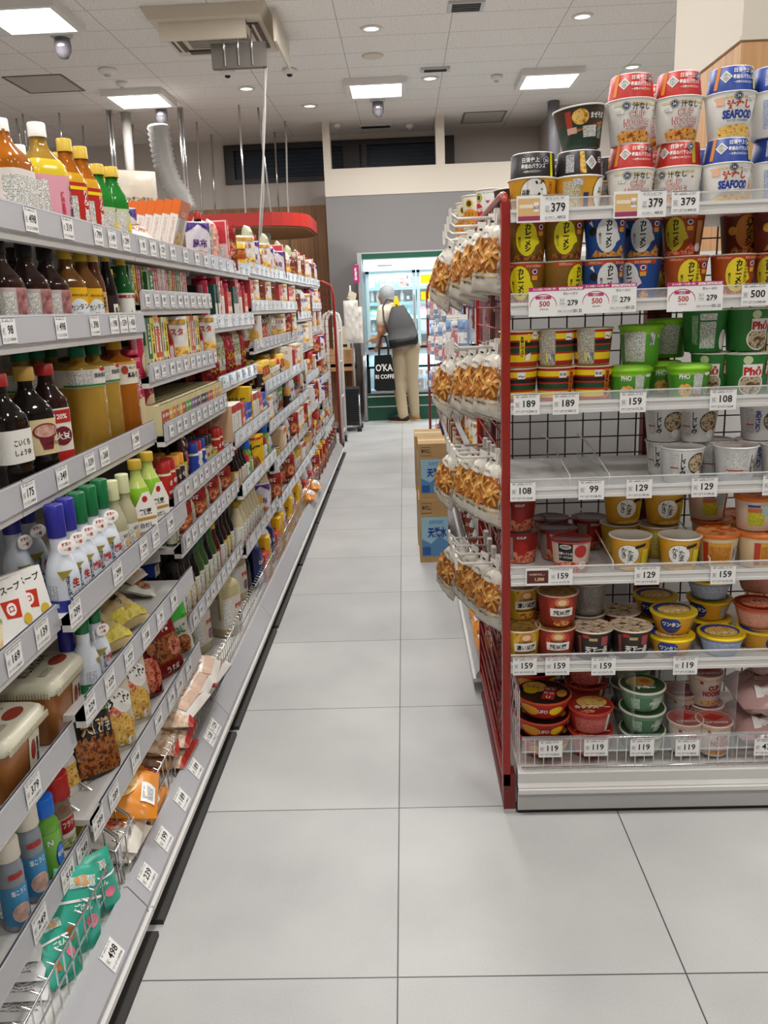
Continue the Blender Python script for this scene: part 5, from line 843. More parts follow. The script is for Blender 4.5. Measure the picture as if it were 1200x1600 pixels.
# ------------------------------------------------- products on the end display
def endrow(row, items, zb=None):
    """items: (kind, pixel x, pixel y of the foot or level, depth behind the lip, where-text[, level above shelf m])"""
    for it in items:
        k, px, dy, where = it[:4]; lev = it[4] if len(it) > 4 else 0; yaw = it[5] if len(it) > 5 else 0
        z = (EZ[row]-(.036 if row == 0 else .03) if row < 6 else .145)+lev; Y = EY+dy
        for _ in range(3): 
            # the pixel column is met at this height and depth
            hmid = z+.04; dirc = at(px, 400, Y=Y); q2 = at(px, 1200, Y=Y); tt = (hmid-dirc.z)/(q2.z-dirc.z); x = dirc.x+(q2.x-dirc.x)*tt
        put(k, (x, Y, z+.0005), math.radians(yaw)+random.uniform(-.04, .04), '%s, %s' % (KIND[k]['desc'], where) if where[0] != '!' else where[1:], 'cups on the %s end display shelf' % ['top', 'second', 'third', 'fourth', 'fifth', 'sixth', 'lowest'][row], sc=((.97, .97, .9) if k not in ('noodle_cup5', 'noodle_cup6') else (1, 1, 1.04)) if row == 0 else 1)
u = .1462
endrow(0, [('noodle_cup5', 832, .075, '!yellow bowl cup with black brushed lettering, left end of the top shelf'), ('noodle_cup6', 903, .075, '!yellow bowl cup turned to its ingredients, carrying the tilted dark cup'),
 ('noodle_cup1', 984, .07, '!lower red ringed noodle cup of the left stack on the top shelf'), ('noodle_cup1', 984, .07, '!upper red ringed noodle cup of the left stack, topmost at its place', u), ('noodle_cup2', 1057, .07, '!lower red ringed noodle cup of the right stack on the top shelf'), ('noodle_cup1', 1057, .07, '!upper red ringed noodle cup of the right stack on the top shelf', u),
 ('noodle_cup3', 1132, .05, '!lower blue ringed seafood cup of the left blue stack'), ('noodle_cup3', 1138, .05, '!upper blue ringed seafood cup of the left blue stack', u), ('noodle_cup4', 1207, .06, '!lower blue ringed cup at the right picture edge'), ('noodle_cup4', 1206, .06, '!upper blue ringed cup at the right picture edge', u),
 ('noodle_cup2', 1022, .19, '!red ringed cup in the back row between the two red stacks'), ('noodle_cup2', 1022, .19, '!upper red ringed cup in the back row between the two red stacks', u), ('noodle_cup4', 1090, .19, '!blue ringed cup in the back row behind the gap', 0), ('noodle_cup6', 945, .19, '!yellow bowl cup in the back row left of the red stacks'), ('noodle_cup8', 802, .2, '!dark cup behind the left end yellow bowl cup', 0), ('noodle_cup5', 868, .2, '!yellow bowl cup in the back row between the two yellow ones')])
put('noodle_cup7', (at(908, 240, Y=EY+.075).x, EY+.075, EZ[0]-.036+.144), .1, 'wide dark green noodle cup tilted on top of a black ringed cup', 'cups on the top end display shelf', ry=R(-5), sc=.9)
L1 = .1005
endrow(1, [('curry_rice_cup1', 820, .07, '!gold curry rice cup, lower left end of the second shelf', 0, -20), ('curry_rice_cup2', 877, .07, '!gold curry rice cup turned right, lower row, second from left', 0, 10), ('curry_rice_cup3', 940, .065, '!blue curry rice cup, lower row, under the white oval one', 0, 10), ('curry_rice_cup4', 998, .085, '!blue curry rice cup turned left, lower row', 0, -14),
 ('curry_rice_cup5', 1070, .065, '!orange butter chicken cup, lower row, left of two'), ('curry_rice_cup5', 1143, .065, '!orange butter chicken cup, lower row, right of two'), ('curry_rice_cup6', 1208, .07, '!orange curry cup at the right picture edge, lower row'),
 ('curry_rice_cup1', 822, .085, '!gold curry rice cup, upper row, left end', L1), ('curry_rice_cup1', 880, .08, '!gold curry rice cup, upper row, second from left', L1), ('curry_rice_cup3', 945, .065, '!blue curry rice cup with a white oval, upper row', L1), ('curry_rice_cup3', 1002, .12, '!shaded blue curry rice cup, upper row, set back', L1, -8),
 ('curry_rice_cup6', 1066, .12, '!orange curry cup turned sideways, upper row, set back', L1), ('hashed_rice_cup', 1157, .14, '!dark brown hashed rice cup, upper row, set back', L1), ('hashed_rice_cup', 1210, .07, '!dark brown hashed rice cup at the right picture edge', L1), ('curry_rice_cup6', 1030, .2, '!brown curry cup in shadow between blue and orange cups', 0)])
L2 = .0885
endrow(2, [('tea_rice_cup2', 808, .07, '!striped tea rice cup, lower row, left end', 0, -30), ('tea_rice_cup3', 868, .07, '!striped salmon tea rice cup, lower row, second', 0, 6), ('tea_rice_cup3', 925, .07, '!striped salmon tea rice cup, lower row, third'), ('tea_rice_cup1', 812, .075, '!striped tea rice cup with a yellow name strip, upper left', L2, 10), ('tea_rice_cup2', 867, .08, '!striped tea rice cup with ingredients panel, upper row, middle', L2), ('tea_rice_cup2', 925, .08, '!striped tea rice cup with ingredients panel, upper row, right', L2),
 ('pho_cup1', 984, .065, '!short lime pho cup, lower row, left'), ('pho_cup2', 1000, .11, '!lime pho cup with white small print, upper row', .08), ('pho_cup2', 1042, .2, '!lime pho cup behind the others, upper row', .09, 20), ('pho_cup1', 1032, .18, '!lime pho cup in the back row, lower', 0, 12), ('pho_cup1', 1075, .06, '!short lime pho cup standing foremost by the 108 tag'), ('pho_cup3', 1113, .12, '!tall dark green pho cup, lower row, left of two', 0, -30), ('pho_cup4', 1100, .13, '!tall dark green pho cup showing ingredients, upper row', .105), ('pho_cup3', 1165, .07, '!tall dark green pho cup, lower row, right', 0, -8), ('pho_cup3', 1166, .12, '!tall dark green pho cup in shadow, upper row, right', .105, 14), ('clam_soup_cup3', 1218, .08, '!grey printed cup at the right picture edge on the third shelf')])
L3 = .0915
endrow(3, [('clam_soup_cup1', 1065, .06, '!white clam soup cup foremost on the fourth shelf, left', 0, 10), ('clam_soup_cup1', 1040, .16, '!white clam soup cup behind the foremost one', 0, -20), ('clam_soup_cup3', 1112, .15, '!white cup turned to ingredients, second row of fourth shelf'), ('clam_soup_cup3', 1148, .055, '!white soup cup foremost below the reflecting lid', 0, 6), ('clam_soup_cup2', 1180, .13, '!white clam cup in the second row by the picture edge', 0, 30), ('clam_soup_cup1', 1038, .15, '!white clam soup cup stacked up left on the fourth shelf', L3, -10), ('clam_soup_cup1', 1088, .13, '!white clam soup cup stacked second on the fourth shelf', L3, 0), ('clam_soup_cup2', 1188, .12, '!white clam soup cup with blue lettering stacked at right', L3, 10), ('clam_soup_cup1', 1222, .06, '!white clam cup cut by the picture edge, fourth shelf')])
L4 = .0885
endrow(4, [('soup_pasta_cup2', 812, .16, '!dark tomato pasta cup at left, lower', 0), ('soup_pasta_cup2', 808, .16, '!dark tomato pasta cup at left, stacked', L4), ('soup_pasta_cup2', 871, .17, '!tomato pasta cup turned sideways behind the foremost', 0, -20), ('soup_pasta_cup1', 892, .06, '!red and cream tomato pasta cup standing foremost'), ('soup_pasta_cup2', 921, .27, '!tomato pasta cup in shadow at the back right', 0, 8), ('soup_pasta_cup2', 860, .28, '!tomato pasta cup in shadow at the back left', 0),
 ('egg_soup_cup1', 984, .07, '!yellow egg soup cup foremost by the divider', 0, -12), ('egg_soup_cup2', 968, .2, '!yellow egg soup cup behind the divider', 0), ('egg_soup_cup1', 973, .2, '!yellow egg soup cup stacked behind, left', L4, 10), ('egg_soup_cup2', 1027, .17, '!yellow egg soup cup in the middle second row', 0), ('egg_soup_cup1', 1037, .18, '!yellow egg soup cup stacked in the middle', L4, 8), ('egg_soup_cup1', 1061, .055, '!yellow egg soup cup foremost near the 129 tag', 0, -6),
 ('rice_soup_cup2', 1105, .2, '!cream soup cup stacked behind the orange lids', .093), ('rice_soup_cup1', 1120, .07, '!orange lidded cream soup cup foremost in the middle', 0), ('rice_soup_cup1', 1110, .2, '!orange lidded cup in the second row', 0), ('rice_soup_cup1', 1183, .06, '!orange lidded cup lower right near the picture edge', 0, 30), ('rice_soup_cup2', 1180, .08, '!cream soup cup stacked at right near the picture edge', .093, -8), ('rice_soup_cup1', 1150, .25, '!orange lidded cup at the back right', 0)])
L5 = .0905
endrow(5, [('tofu_soup_cup2', 813, .06, '!yellow tofu stew cup, lower left', 0, 12), ('tofu_soup_cup2', 812, .13, '!yellow tofu stew cup, stacked left', L5, 14), ('tofu_soup_cup1', 868, .06, '!red tofu stew cup, lower one of the pair', 0, 0), ('tofu_soup_cup1', 871, .07, '!red tofu stew cup, upper one of the pair', L5, 4), ('tofu_soup_cup1', 846, .2, '!red tofu cup in shadow behind the pair', 0), ('tofu_soup_cup1', 848, .2, '!upper red tofu cup in shadow behind the pair', L5, 60), ('tofu_soup_cup3', 917, .15, '!grey printed cup stacked behind the black cups', L5), ('tofu_soup_cup3', 915, .15, '!grey printed cup under another, second row', 0),
 ('ramen_cup', 925, .06, '!black ramen cup with a tan lid, left of two', 0, 6), ('ramen_cup', 985, .06, '!black ramen cup with a tan lid, right of two', 0, 6), ('ramen_cup', 968, .17, '!black ramen cup behind the right one', .0), ('wonton_bowl1', 1048, .06, '!yellow wonton bowl, lower of the left pair', 0, 10), ('wonton_bowl1', 1052, .08, '!yellow wonton bowl, upper of the left pair', .058, 8), ('wonton_bowl1', 1024, .2, '!yellow wonton bowl in the second row, left', .058, 0), ('wonton_bowl1', 1024, .2, '!yellow wonton bowl under another in the second row', 0, 0),
 ('wonton_bowl2', 1126, .06, '!pale blue wonton bowl foremost at the right of the 119 tag', 0, -4), ('wonton_bowl1', 1108, .17, '!yellow wonton bowl stacked in the second row, right', .058, -20), ('wonton_bowl2', 1108, .17, '!pale blue wonton bowl topmost in the second row', .116, 0), ('wonton_bowl1', 1108, .17, '!yellow wonton bowl at the bottom of the second row stack', 0, 0), ('wonton_bowl1', 1187, .09, '!yellow rimmed bowl under the salmon bowl', 0, 60), ('wonton_bowl3', 1184, .1, '!salmon bowl with a red rim near the picture edge', .058, 0), ('wonton_bowl3', 1186, .2, '!salmon bowl topmost at the back right', .12, 0)])
endrow(6, [('yakisoba_bowl', 849, .1, '!pictured lid noodle bowl, topmost of the front left stack', .118, -16), ('yakisoba_bowl', 847, .1, '!red noodle bowl second in the front left stack', .058, -12), ('yakisoba_bowl', 850, .1, '!red noodle bowl at the bottom of the front left stack', 0, 6), ('yakisoba_bowl', 836, .27, '!orange sided noodle bowl topmost at the back left', .177, 10), ('yakisoba_bowl', 834, .27, '!noodle bowl second at the back left', .118), ('yakisoba_bowl', 835, .27, '!noodle bowl third down at the back left', .059), ('yakisoba_bowl', 835, .27, '!noodle bowl lowest at the back left', 0),
 ('yakisoba_cup', 922, .09, '!red noodle cup topmost of the front stack', .07, 6), ('yakisoba_cup', 922, .09, '!red noodle cup under the front one', 0), ('yakisoba_cup', 915, .24, '!red noodle cup topmost in the back stack', .14), ('yakisoba_cup', 915, .24, '!red noodle cup second in the back stack', .07), ('yakisoba_cup', 915, .24, '!red noodle cup lowest in the back stack', 0),
 ('udon_bowl', 1003, .09, '!green noodle bowl topmost of the front stack', .132, 10), ('udon_bowl', 1003, .09, '!green noodle bowl second of the front stack', .066, 16), ('udon_bowl', 1003, .09, '!green noodle bowl lowest of the front stack', 0), ('udon_bowl', 986, .24, '!green noodle bowl topmost of the back stack', .198), ('udon_bowl', 986, .24, '!green noodle bowl second of the back stack', .132), ('udon_bowl', 986, .24, '!green noodle bowl third of the back stack', .066), ('udon_bowl', 986, .24, '!green noodle bowl lowest of the back stack', 0),
 ('noodle_cup11', 1101, .17, '!small white noodle cup standing upright on another', .097), ('noodle_cup11', 1101, .17, '!small white noodle cup carrying another', 0), ('noodle_cup11', 1069, .08, '!pink lidded small noodle cup, front left', .0), ('noodle_cup11', 1114, .07, '!pink lidded small noodle cup, front right', .0), ('noodle_cup11', 1062, .19, '!pink lidded small noodle cup, second row left', .03)])
for i, (px, dy, lev, rz) in enumerate([(1190, .14, 0, 90), (1192, .14, .09, 88), (1195, .2, .18, 95)]): put('multi_pack', (at(px, 1100, Y=EY+dy).x+.03, EY+dy, .146+lev), R(rz), 'clear wrapped pink multipack, %s in the pile at the bottom right' % ['lowest', 'middle', 'topmost'][i], 'wrapped multipacks')
# =================================================================== red mesh side panel with hanging snack bags
t = thing('mesh_side_panel', 'red wire mesh side panel on the aisle side of the end display', 'mesh panel', (.236, 2.0, 0))
MB().box(-.004, .016, 0, .022, .085, 1.59, RED).build('front_post', t); MB().box(-.004, .016, .70, .72, .085, 1.6, RED).build('rear_post', t)
MB().tube([(.006, .012, 1.58), (.006, .03, 1.606), (.006, .06, 1.612), (.006, .7, 1.612)], .009, RED, 8).build('top_rail', t); MB().box(-.002, .014, .02, .7, .085, .1, RED).build('bottom_rail', t)
w = MB()
for i in range(15): y = .06+i*.0445; w.tube([(.006, y, .1), (.006, y, 1.608)], .0016, DRED, 5)
for i in range(29): w.tube([(.001, .02, .13+i*.051), (.001, .7, .13+i*.051)], .0024, RED, 5)
w.build('mesh', t)
MB().box(-.002, .03, .0, .045, .014, .12, DRED).build('foot', t); MB().box(.0, .03, .0, .04, 0, .014, STEEL2).build('foot_pad', t); MB().box(.0, .02, .05, .7, 0, .02, DRED).build('ground_bar', t)
HK = mat('white_plastic_hook', 'dcd8d0', .35)
tiers = [(1.565, 4), (1.262, 4), (.985, 4), (.70, 4)]
for ti, (z, n) in enumerate(tiers):
    for i in range(n):
        y = 2.08+i*.11; zz = z-.008*i
        o = MB().tube([(.0, 0, 0), (-.1, 0, .0), (-.115, 0, .012)], .004, HK, 6).box(-.012, 0, -.014, .014, -.02, .02, HK).box(-.12, -.114, -.016, .016, -.012, .024, HK).build('display_hook'); o.location = (.236, y, zz); tag(o, 'white display hook, %s from the camera in the %s tier of the red panel' % (ORD[i], ROW[ti]), 'hook', 'hooks on the red mesh panel')
        for k in range(2 if i == n-1 else 1):
            put('fries_snack_bag', (.205-.024*i-.03*k, y+.005+.03*k, zz-.178), R(-56-2*i-4*k), 'fries snack bag, %s tier from top, %s hook, %s of its hook' % (ROW[ti], ORD[i], 'inner' if k == 0 else 'outer'), 'fries snack bags hanging on the red panel', rx=R(-3), ry=R(5+4*i+4*k), sc=.79)
# =================================================================== shelving on the right of the aisle (faces the aisle)
def runit(y0, y1, shelves, lab):
    t = thing('shelving_unit', lab, 'shelving unit', (0, 0, 0), 0, None); g = .002
    MB().box(.72, .74, y0+g, y1-g, .05, 1.57, STEEL).build('back_panel', t)
    for i, z in enumerate(shelves):
        s = MB().box(.31, .71, y0+g, y1-g, z-.06, z-.045, STEEL).build('shelf', t)
        MB().prism([(.31, z-.06), (.3, z-.056), (.303, z), (.308, z)], y0+g, y1-g, RAIL).build('price_rail', s)
    b = MB().box(.27, .72, y0+g, y1-g, .05, .095, STEEL).build('base_deck', t)
    MB().prism([(.27, .05), (.27, .115), (.262, .118), (.222, .066), (.222, .05)], y0+g, y1-g, RAIL).build('base_rail', b); MB().box(.212, .27, y0+g, y1-g, .036, .05, STEEL).build('base_ledge', b)
    MB().box(.26, .7, y0+g, y1-g, 0, .05, DK).build('kick_panel', t)
    f = MB(); n = 24
    for i in range(n+1): yy = y0+.012+(y1-y0-.024)*i/n; f.tube([(.285, yy, .1), (.285, yy, .22)], .002, CHROME, 4)
    f.tube([(.285, y0+.01, .22), (.285, y1-.01, .22)], .003, CHROME, 5); f.build('wire_fence', t)
RE = [2.74, 3.64, 4.54, 5.44, 6.34, 7.24, 8.14]; RS = [1.56, 1.26, .98, .7, .42]
for i in range(6): runit(RE[i], RE[i+1], RS, 'white shelving unit on the right of the aisle, %s bay' % BAYN[i])
MB_ = MB().box(.75, 1.16, 2.74, 2.76, 0, 1.5, STEEL).box(.3, .75, 2.72, 2.738, .05, 1.5, STEEL2).build('gondola_end_panel'); tag(MB_, 'plain white end panel behind the wire grid of the end display', 'end panel')
# =================================================================== products of the left shelves near the camera
def lput(k, px, py, b, r, lab, off=.045, rz=90, sc=1, rx=0, ry=0, dz=0, z=None, group=None, x=None):
    zb = (SH[b][r][0]-.0445) if z is None else z
    off = max(off, KIND[k].get('ext', 0)); X = (SH[b][r][1] if x is None else x)-off; y = at(px, py, X=X).y
    if r and not rx and not ry and not isinstance(sc, tuple): sc = min(sc, (SH[b][r-1][0]-.066-zb)/KIND[k]['h'])
    return put(k, (X, y, zb+dz+.0005), R(rz), lab, group or 'goods on the %s left shelf' % (ROW[r] if r < 7 else 'bottom'), rx=rx, ry=ry, sc=sc)
# top shelf
lput('amber_drink_bottle', 8, 250, 1, 0, 'amber drink bottle cut by the left picture edge, top shelf', rz=84); lput('vinegar_drink_bottle', 63, 250, 1, 0, 'large yellow vinegar drink bottle with a white cap', off=.05, rz=50, sc=1.05)
lput('amber_drink_bottle', 30, 240, 1, 0, 'amber bottle half hidden behind the white capped one', off=.15, rz=70); lput('red_drink_bottle', 104, 260, 1, 0, 'yellow capped red label bottle right of the white capped one', rz=56); lput('red_drink_bottle', 128, 265, 1, 0, 'second yellow capped red label bottle along the top shelf', rz=62)
lput('red_drink_bottle', 93, 250, 1, 0, 'yellow capped bottle in the back row of the top shelf', off=.13); lput('green_juice_bottle', 152, 280, 1, 0, 'green juice bottle behind the foremost green one', off=.07, rz=60); lput('green_juice_bottle', 175, 290, 1, 0, 'foremost green juice bottle with a yellow cap', off=.04, rz=50); lput('green_juice_bottle', 163, 280, 1, 0, 'green juice bottle in the back row', off=.12, rz=60)
lput('paper_towel_pack', 205, 290, 2, 0, 'cream kitchen paper pack standing at the back of the top shelf', off=.25, rz=34, sc=1.4)
lput('pink_bag', 207, 330, 2, 0, 'pink and white bag leaning behind the price tags', off=.04, rz=75, rx=R(-35), dz=.0, sc=.55); lput('white_foil_packet', 248, 350, 2, 0, 'white and orange packet lying before the orange cartons', off=.03, rz=70, rx=R(-50), dz=.01); lput('pink_bag', 225, 330, 2, 0, 'second pink bag leaning beside the first', off=.1, rz=60, rx=R(-20), dz=.0, sc=.6)
for i in range(7): put('orange_pasta_carton', (-.845-.03*i, 3.12, SH[2][0][0]-.0445+.008), 0, 'orange and white pasta carton, %s of seven in the leaning row' % ORD[i], 'orange pasta cartons', ry=R(17))
# second shelf
lput('sauce_bottle', -2, 420, 1, 1, 'dark sauce bottle cut by the left picture edge, second shelf', rz=70); lput('sauce_bottle', 40, 420, 1, 1, 'dark sauce bottle with a meat label, foremost on the second shelf', rz=62); lput('sauce_bottle', 72, 420, 1, 1, 'second dark sauce bottle with a meat label', rz=66); lput('ponzu_bottle', 103, 425, 1, 1, 'yellow label ponzu bottle, nearer one', rz=50); lput('ponzu_bottle', 128, 425, 1, 1, 'yellow label ponzu bottle, farther one', rz=60)
lput('sauce_bottle', 20, 400, 1, 1, 'dark bottle in the back row of the second shelf', off=.14); lput('ponzu_bottle', 110, 410, 1, 1, 'ponzu bottle in the back row of the second shelf', off=.13)
lput('small_sauce_bottle', 147, 430, 1, 1, 'small brown sauce bottle with a cream cap', off=.035, rz=55); lput('black_glass_bottle', 166, 430, 1, 1, 'slim black bottle with a yellow cap', off=.035, rz=60); lput('black_glass_bottle', 172, 440, 1, 1, 'short black bottle beside the green bottle', off=.03, rz=60, sc=.72); lput('green_sauce_bottle', 191, 435, 1, 1, 'green bottle with a white lemon label, end of the second shelf', off=.035, rz=50)
lput('seasoning_carton1', 212, 430, 1, 1, 'dark green and white carton at the end of the second shelf', off=.06, rz=80)
# third shelf
lput('soy_sauce_bottle1', 3, 650, 1, 2, 'black ribbed soy sauce bottle cut by the left picture edge', rz=70); lput('soy_sauce_bottle', 46, 650, 1, 2, 'large black soy sauce bottle with a cream soybean label', off=.05, rz=55); lput('soybean_soy_bottle', 77, 640, 1, 2, 'red topped soybean soy sauce bottle behind the large one', off=.06, rz=60)
lput('cooking_sake_bottle', 128, 620, 1, 2, 'golden cooking sake bottle with a green cap, foremost', off=.055, rz=60); lput('cooking_sake_bottle', 152, 610, 1, 2, 'golden cooking sake bottle with a green cap, farther one', off=.055, rz=70); lput('mirin_bottle', 184, 600, 1, 2, 'gold capped mirin bottle at the end of the third shelf', off=.05, rz=60)
for px, o_ in ((36, .17), (62, .17), (84, .17), (140, .17)): lput('cooking_sake_bottle', px, 600, 1, 2, 'golden bottle with a green cap in the back row, %s from the left' % ORD[[36, 62, 84, 140].index(px)], off=o_, rz=70)
for i, px in enumerate((203, 219)): lput('pink_can', px, 570, 1, 2, 'tall crimson canister, %s one beside the mirin bottle' % ['nearer', 'farther'][i], off=.06, rz=60, sc=1.05, x=-.77)
# fourth shelf
lput('udon_soup_carton', 30, 915, 0, 3, 'white udon soup carton leaning back on the nearest bay', off=.055, rz=62, ry=R(0), rx=R(-14)); lput('udon_soup_carton', 2, 920, 0, 3, 'udon soup carton cut by the left picture edge', off=.06, rz=70, rx=R(-14))
lput('white_soy_bottle1', 91, 850, 1, 3, 'white soy bottle with a blue cap, foremost', rz=50, off=.045); lput('white_soy_bottle1', 108, 840, 1, 3, 'white soy bottle with a blue cap, second along', rz=55); lput('white_soy_bottle1', 22, 850, 1, 3, 'shaded white soy bottle in the back row, left', off=.16, rz=70); lput('white_soy_bottle1', 48, 850, 1, 3, 'shaded white soy bottle in the back row, right', off=.17, rz=60); lput('white_soy_bottle1', 4, 870, 0, 3, 'shaded white soy bottle cut by the picture edge', off=.2)
for i, px in enumerate((124, 142, 160)): lput('white_soy_bottle2', px, 820-8*i, 1, 3, 'white reduced salt soy bottle with a green cap, %s of three' % ORD[i], rz=55, off=.043)
for i, px in enumerate((178, 196)): lput('dressing_bottle', px, 800, 1, 3, 'clear dressing bottle with an olive cap, %s one' % ['nearer', 'farther'][i], off=.04, rz=60)
lput('dashi_bottle', 217, 790, 1, 3, 'green and gold dashi bottle with a large white tag, nearer', off=.045, rz=45); lput('dashi_bottle', 236, 780, 1, 3, 'green and gold dashi bottle, farther one', off=.05, rz=55); lput('dashi_bottle', 228, 770, 1, 3, 'gold capped dashi bottle in the back row', off=.13)
# fifth shelf
lput('miso_tub', 50, 1075, 0, 4, 'square miso tub, farther one of the two front tubs', off=.1, rz=90, sc=(1.1, 1.1, 1.5), dz=-.0); lput('miso_tub', -22, 1190, 0, 4, 'square miso tub, nearest of the two front tubs', off=.1, rz=90, sc=(1.1, 1.1, 1.35)); lput('miso_tub', -10, 1120, 0, 4, 'miso tub under the nearer one', off=.3)
lput('white_soy_bottle1', 112, 1060, 0, 4, 'white soy bottle standing beside the farther miso tub', off=.05, rz=60, sc=.9); lput('white_soy_bottle1', 50, 1050, 0, 4, 'white soy bottle in shadow behind the miso tub', off=.14, rz=70, sc=.95)
lput('white_soy_bottle2', 130, 1000, 1, 4, 'green capped white soy bottle, nearer one, fifth shelf', off=.045, rz=110); lput('white_soy_bottle2', 148, 985, 1, 4, 'green capped white soy bottle, farther one, fifth shelf', off=.043, rz=60)
lput('soy_flour_bag', 184, 980, 1, 4, 'clear soybean flour bag with brushed lettering, nearer', off=.035, rz=66, rx=R(-64), dz=.018, sc=1.1); lput('soy_flour_bag', 210, 945, 1, 4, 'clear soybean flour bag with brushed lettering, farther', off=.04, rz=68, rx=R(-62), dz=.02, sc=1.1); lput('noodle_bag1', 222, 930, 1, 4, 'clear bag with black dots lying behind the flour bags', off=.12, rz=80, rx=R(-60), dz=.05, sc=.8); lput('sauce_pouch2', 243, 930, 1, 4, 'clear pouch with a green corner at the end of the fifth shelf', off=.08, rz=110, rx=R(-70), dz=.01, sc=.8); lput('blue_carton', 232, 905, 1, 4, 'white and blue small carton at the back of the fifth shelf', off=.16, sc=.8)
# sixth shelf
lput('shaker_jar', 10, 1330, 0, 5, 'clear seasoning shaker with a cream lid, nearer', rz=55); lput('shaker_jar', 40, 1290, 0, 5, 'clear seasoning shaker with a cream lid, farther', rz=55, sc=1.08); lput('blue_cap_bottle', 66, 1270, 0, 5, 'green bottle with a round blue cap', rz=60); lput('red_cap_jar', 88, 1255, 0, 5, 'seasoning jar with a red lid', off=.06, rz=66); lput('blue_cap_bottle', 50, 1230, 0, 5, 'blue capped bottle in the back row', off=.13)
lput('noodle_bag2', 146, 1150, 1, 5, 'dark yakisoba bag with gold framed lettering', off=.07, rz=60, rx=R(-22), ry=R(12), dz=-.0); lput('white_foil_packet', 128, 1180, 1, 5, 'white and grey bag showing its barcode side', off=.09, rz=70, rx=R(-20), dz=.0, sc=.95); lput('noodle_bag1', 174, 1100, 1, 5, 'clear udon bag with brushed lettering, nearer', off=.06, rz=60, rx=R(-20), ry=R(16)); lput('noodle_bag1', 199, 1060, 1, 5, 'clear udon bag with brushed lettering, farther', off=.065, rz=60, rx=R(-18), ry=R(14), sc=1.05); lput('noodle_bag3', 226, 1040, 1, 5, 'dark red spicy noodle bag', off=.07, rz=62, rx=R(-18), ry=R(8)); lput('sauce_pouch1', 240, 1000, 1, 5, 'brown card backed noodle bag', off=.09, rz=64, rx=R(-16), sc=1.0); lput('sauce_pouch1', 258, 960, 1, 5, 'dark sauce pouch beside the green topped one', off=.05, rz=66, rx=R(-12)); lput('sauce_pouch2', 277, 940, 1, 5, 'clear pouch with a bright green top', off=.045, rz=62, rx=R(-12)); lput('navy_pack', 290, 930, 1, 5, 'dark lidded pack at the end of the sixth shelf', off=.1, sc=.7)
# bottom deck of the nearest bays
def floor_put(k, px, py, z, X, lab, rz=90, **kw): p = at(px, py, X=X); return put(k, (X, p.y, z), R(rz), lab, kw.pop('group', 'goods on the bottom left deck'), **kw)
def deck(k, px, py, zc, lab, rz=90, rx=0, ry=0, xmax=-.76, sc=1):
    p = at(px, py, Z=zc); K = KIND[k]; lie = K['d'] > K['h']; x = min(p.x, xmax); y = p.y if p.x < xmax else at(px, py, X=x).y
    return put(k, (x, y, zc-(K['h'] if not lie else K['h']*.5)*.5*(sc if not isinstance(sc, tuple) else sc[2])), R(rz), lab, 'goods on the bottom left deck', rx=R(rx), ry=R(ry), sc=sc)
def dk(k, X, Y, z, lab, rz=90, rx=0, ry=0, sc=1): return put(k, (X, Y, z), R(rz), lab, 'goods on the bottom left deck', rx=R(rx), ry=R(ry), sc=sc)
for i in range(5): dk('scallop_bag', -.815-.012*i, 1.31+.014*i, .1+.028*i, 'white scallop edged flour bag, %s in the leaning pile' % ['lowest', 'fourth', 'third', 'second', 'topmost'][i], 100+2*i, 9, -10, (.9, .8, .55))
dk('teal_bag', -.695, 1.515, .1, 'teal bag standing folded against the divider', 52, -14, 0, .6); dk('teal_bag', -.71, 1.40, .1, 'teal bag with a pink egg print leaning over the fence', 52, -26, 24, .74); dk('teal_bag', -.76, 1.42, .1, 'dark teal bag at the back under the rail', 60, -50, 10, .8); dk('teal_bag', -.70, 1.33, .1, 'teal bag lowest beside the wire fence', 70, -40, 20, .6)
def dl(k, px, py, zc, lab, rz=90, rx=0, ry=0, sc=1, xm=-.785):
    p = at(px, py, Z=zc); x = min(p.x, xm); y = p.y if x == p.x else at(px, py, X=x).y; s_ = sc if not isinstance(sc, tuple) else sc[2]
    return dk(k, x, y, max(.1, zc-KIND[k]['h']*s_*.7), lab, rz, rx, ry, sc)
dl('white_flour_bag', 160, 1345, .19, 'white flour bag with a pancake picture', 94, 12, -8, (1, .9, .9)); dl('white_flour_bag', 178, 1392, .14, 'white flour bag with a red edge by the divider', 86, 8, 0, (.9, .7, .8), -.765)
dl('orange_flour_bag', 176, 1262, .235, 'orange frying flour bag, topmost by the price rail', 104, 12, -6, (1.05, .85, .85), -.765); dl('orange_flour_bag', 205, 1325, .16, 'yellow and orange flour bag against the wire fence', 90, 20, 0, (.9, .7, .8), -.775); dl('orange_flour_bag', 170, 1290, .15, 'orange flour bag under the topmost one', 92, 4, 0, (1, .8, .8), -.86)
dl('rice_bag', 236, 1240, .2, 'reddish clear bag beside the flour bags', 96, 14)
for i in range(3): dl('rice_bag', 246+3*i, 1195-16*i, .14+.045*i, 'clear brown grain bag, %s under the stock bags' % ['lowest', 'middle', 'topmost'][i], 88+6*i, 4, 0, 1.05, -.765)
for i in range(3): dl('stock_bag', 258+14*i, 1122-30*i, .25, 'white dashi stock bag with brushed lettering, %s of three' % ORD[i], 82+8*i, 10, 0, (1.1, 1.05, 1), -.765)
dl('stock_bag', 275, 1110, .18, 'white stock bag under the others', 84, 6); dl('rice_bag', 290, 1120, .13, 'clear grain bag lowest under the stock bags', 84, 0); dl('stock_bag', 306, 1068, .16, 'white stock bag against the second divider', 84, 10)
for i, (px, X) in enumerate([(352, -.77), (368, -.82), (330, -.9), (345, -.98)]): floor_put('vinegar_jug', px, 980, .0965, X, 'pale vinegar jug with a handle, %s' % ['foremost', 'second, behind the foremost', 'shaded behind the rail', 'farthest in'][i], rz=[62, 62, 70, 80][i], sc=1.02)
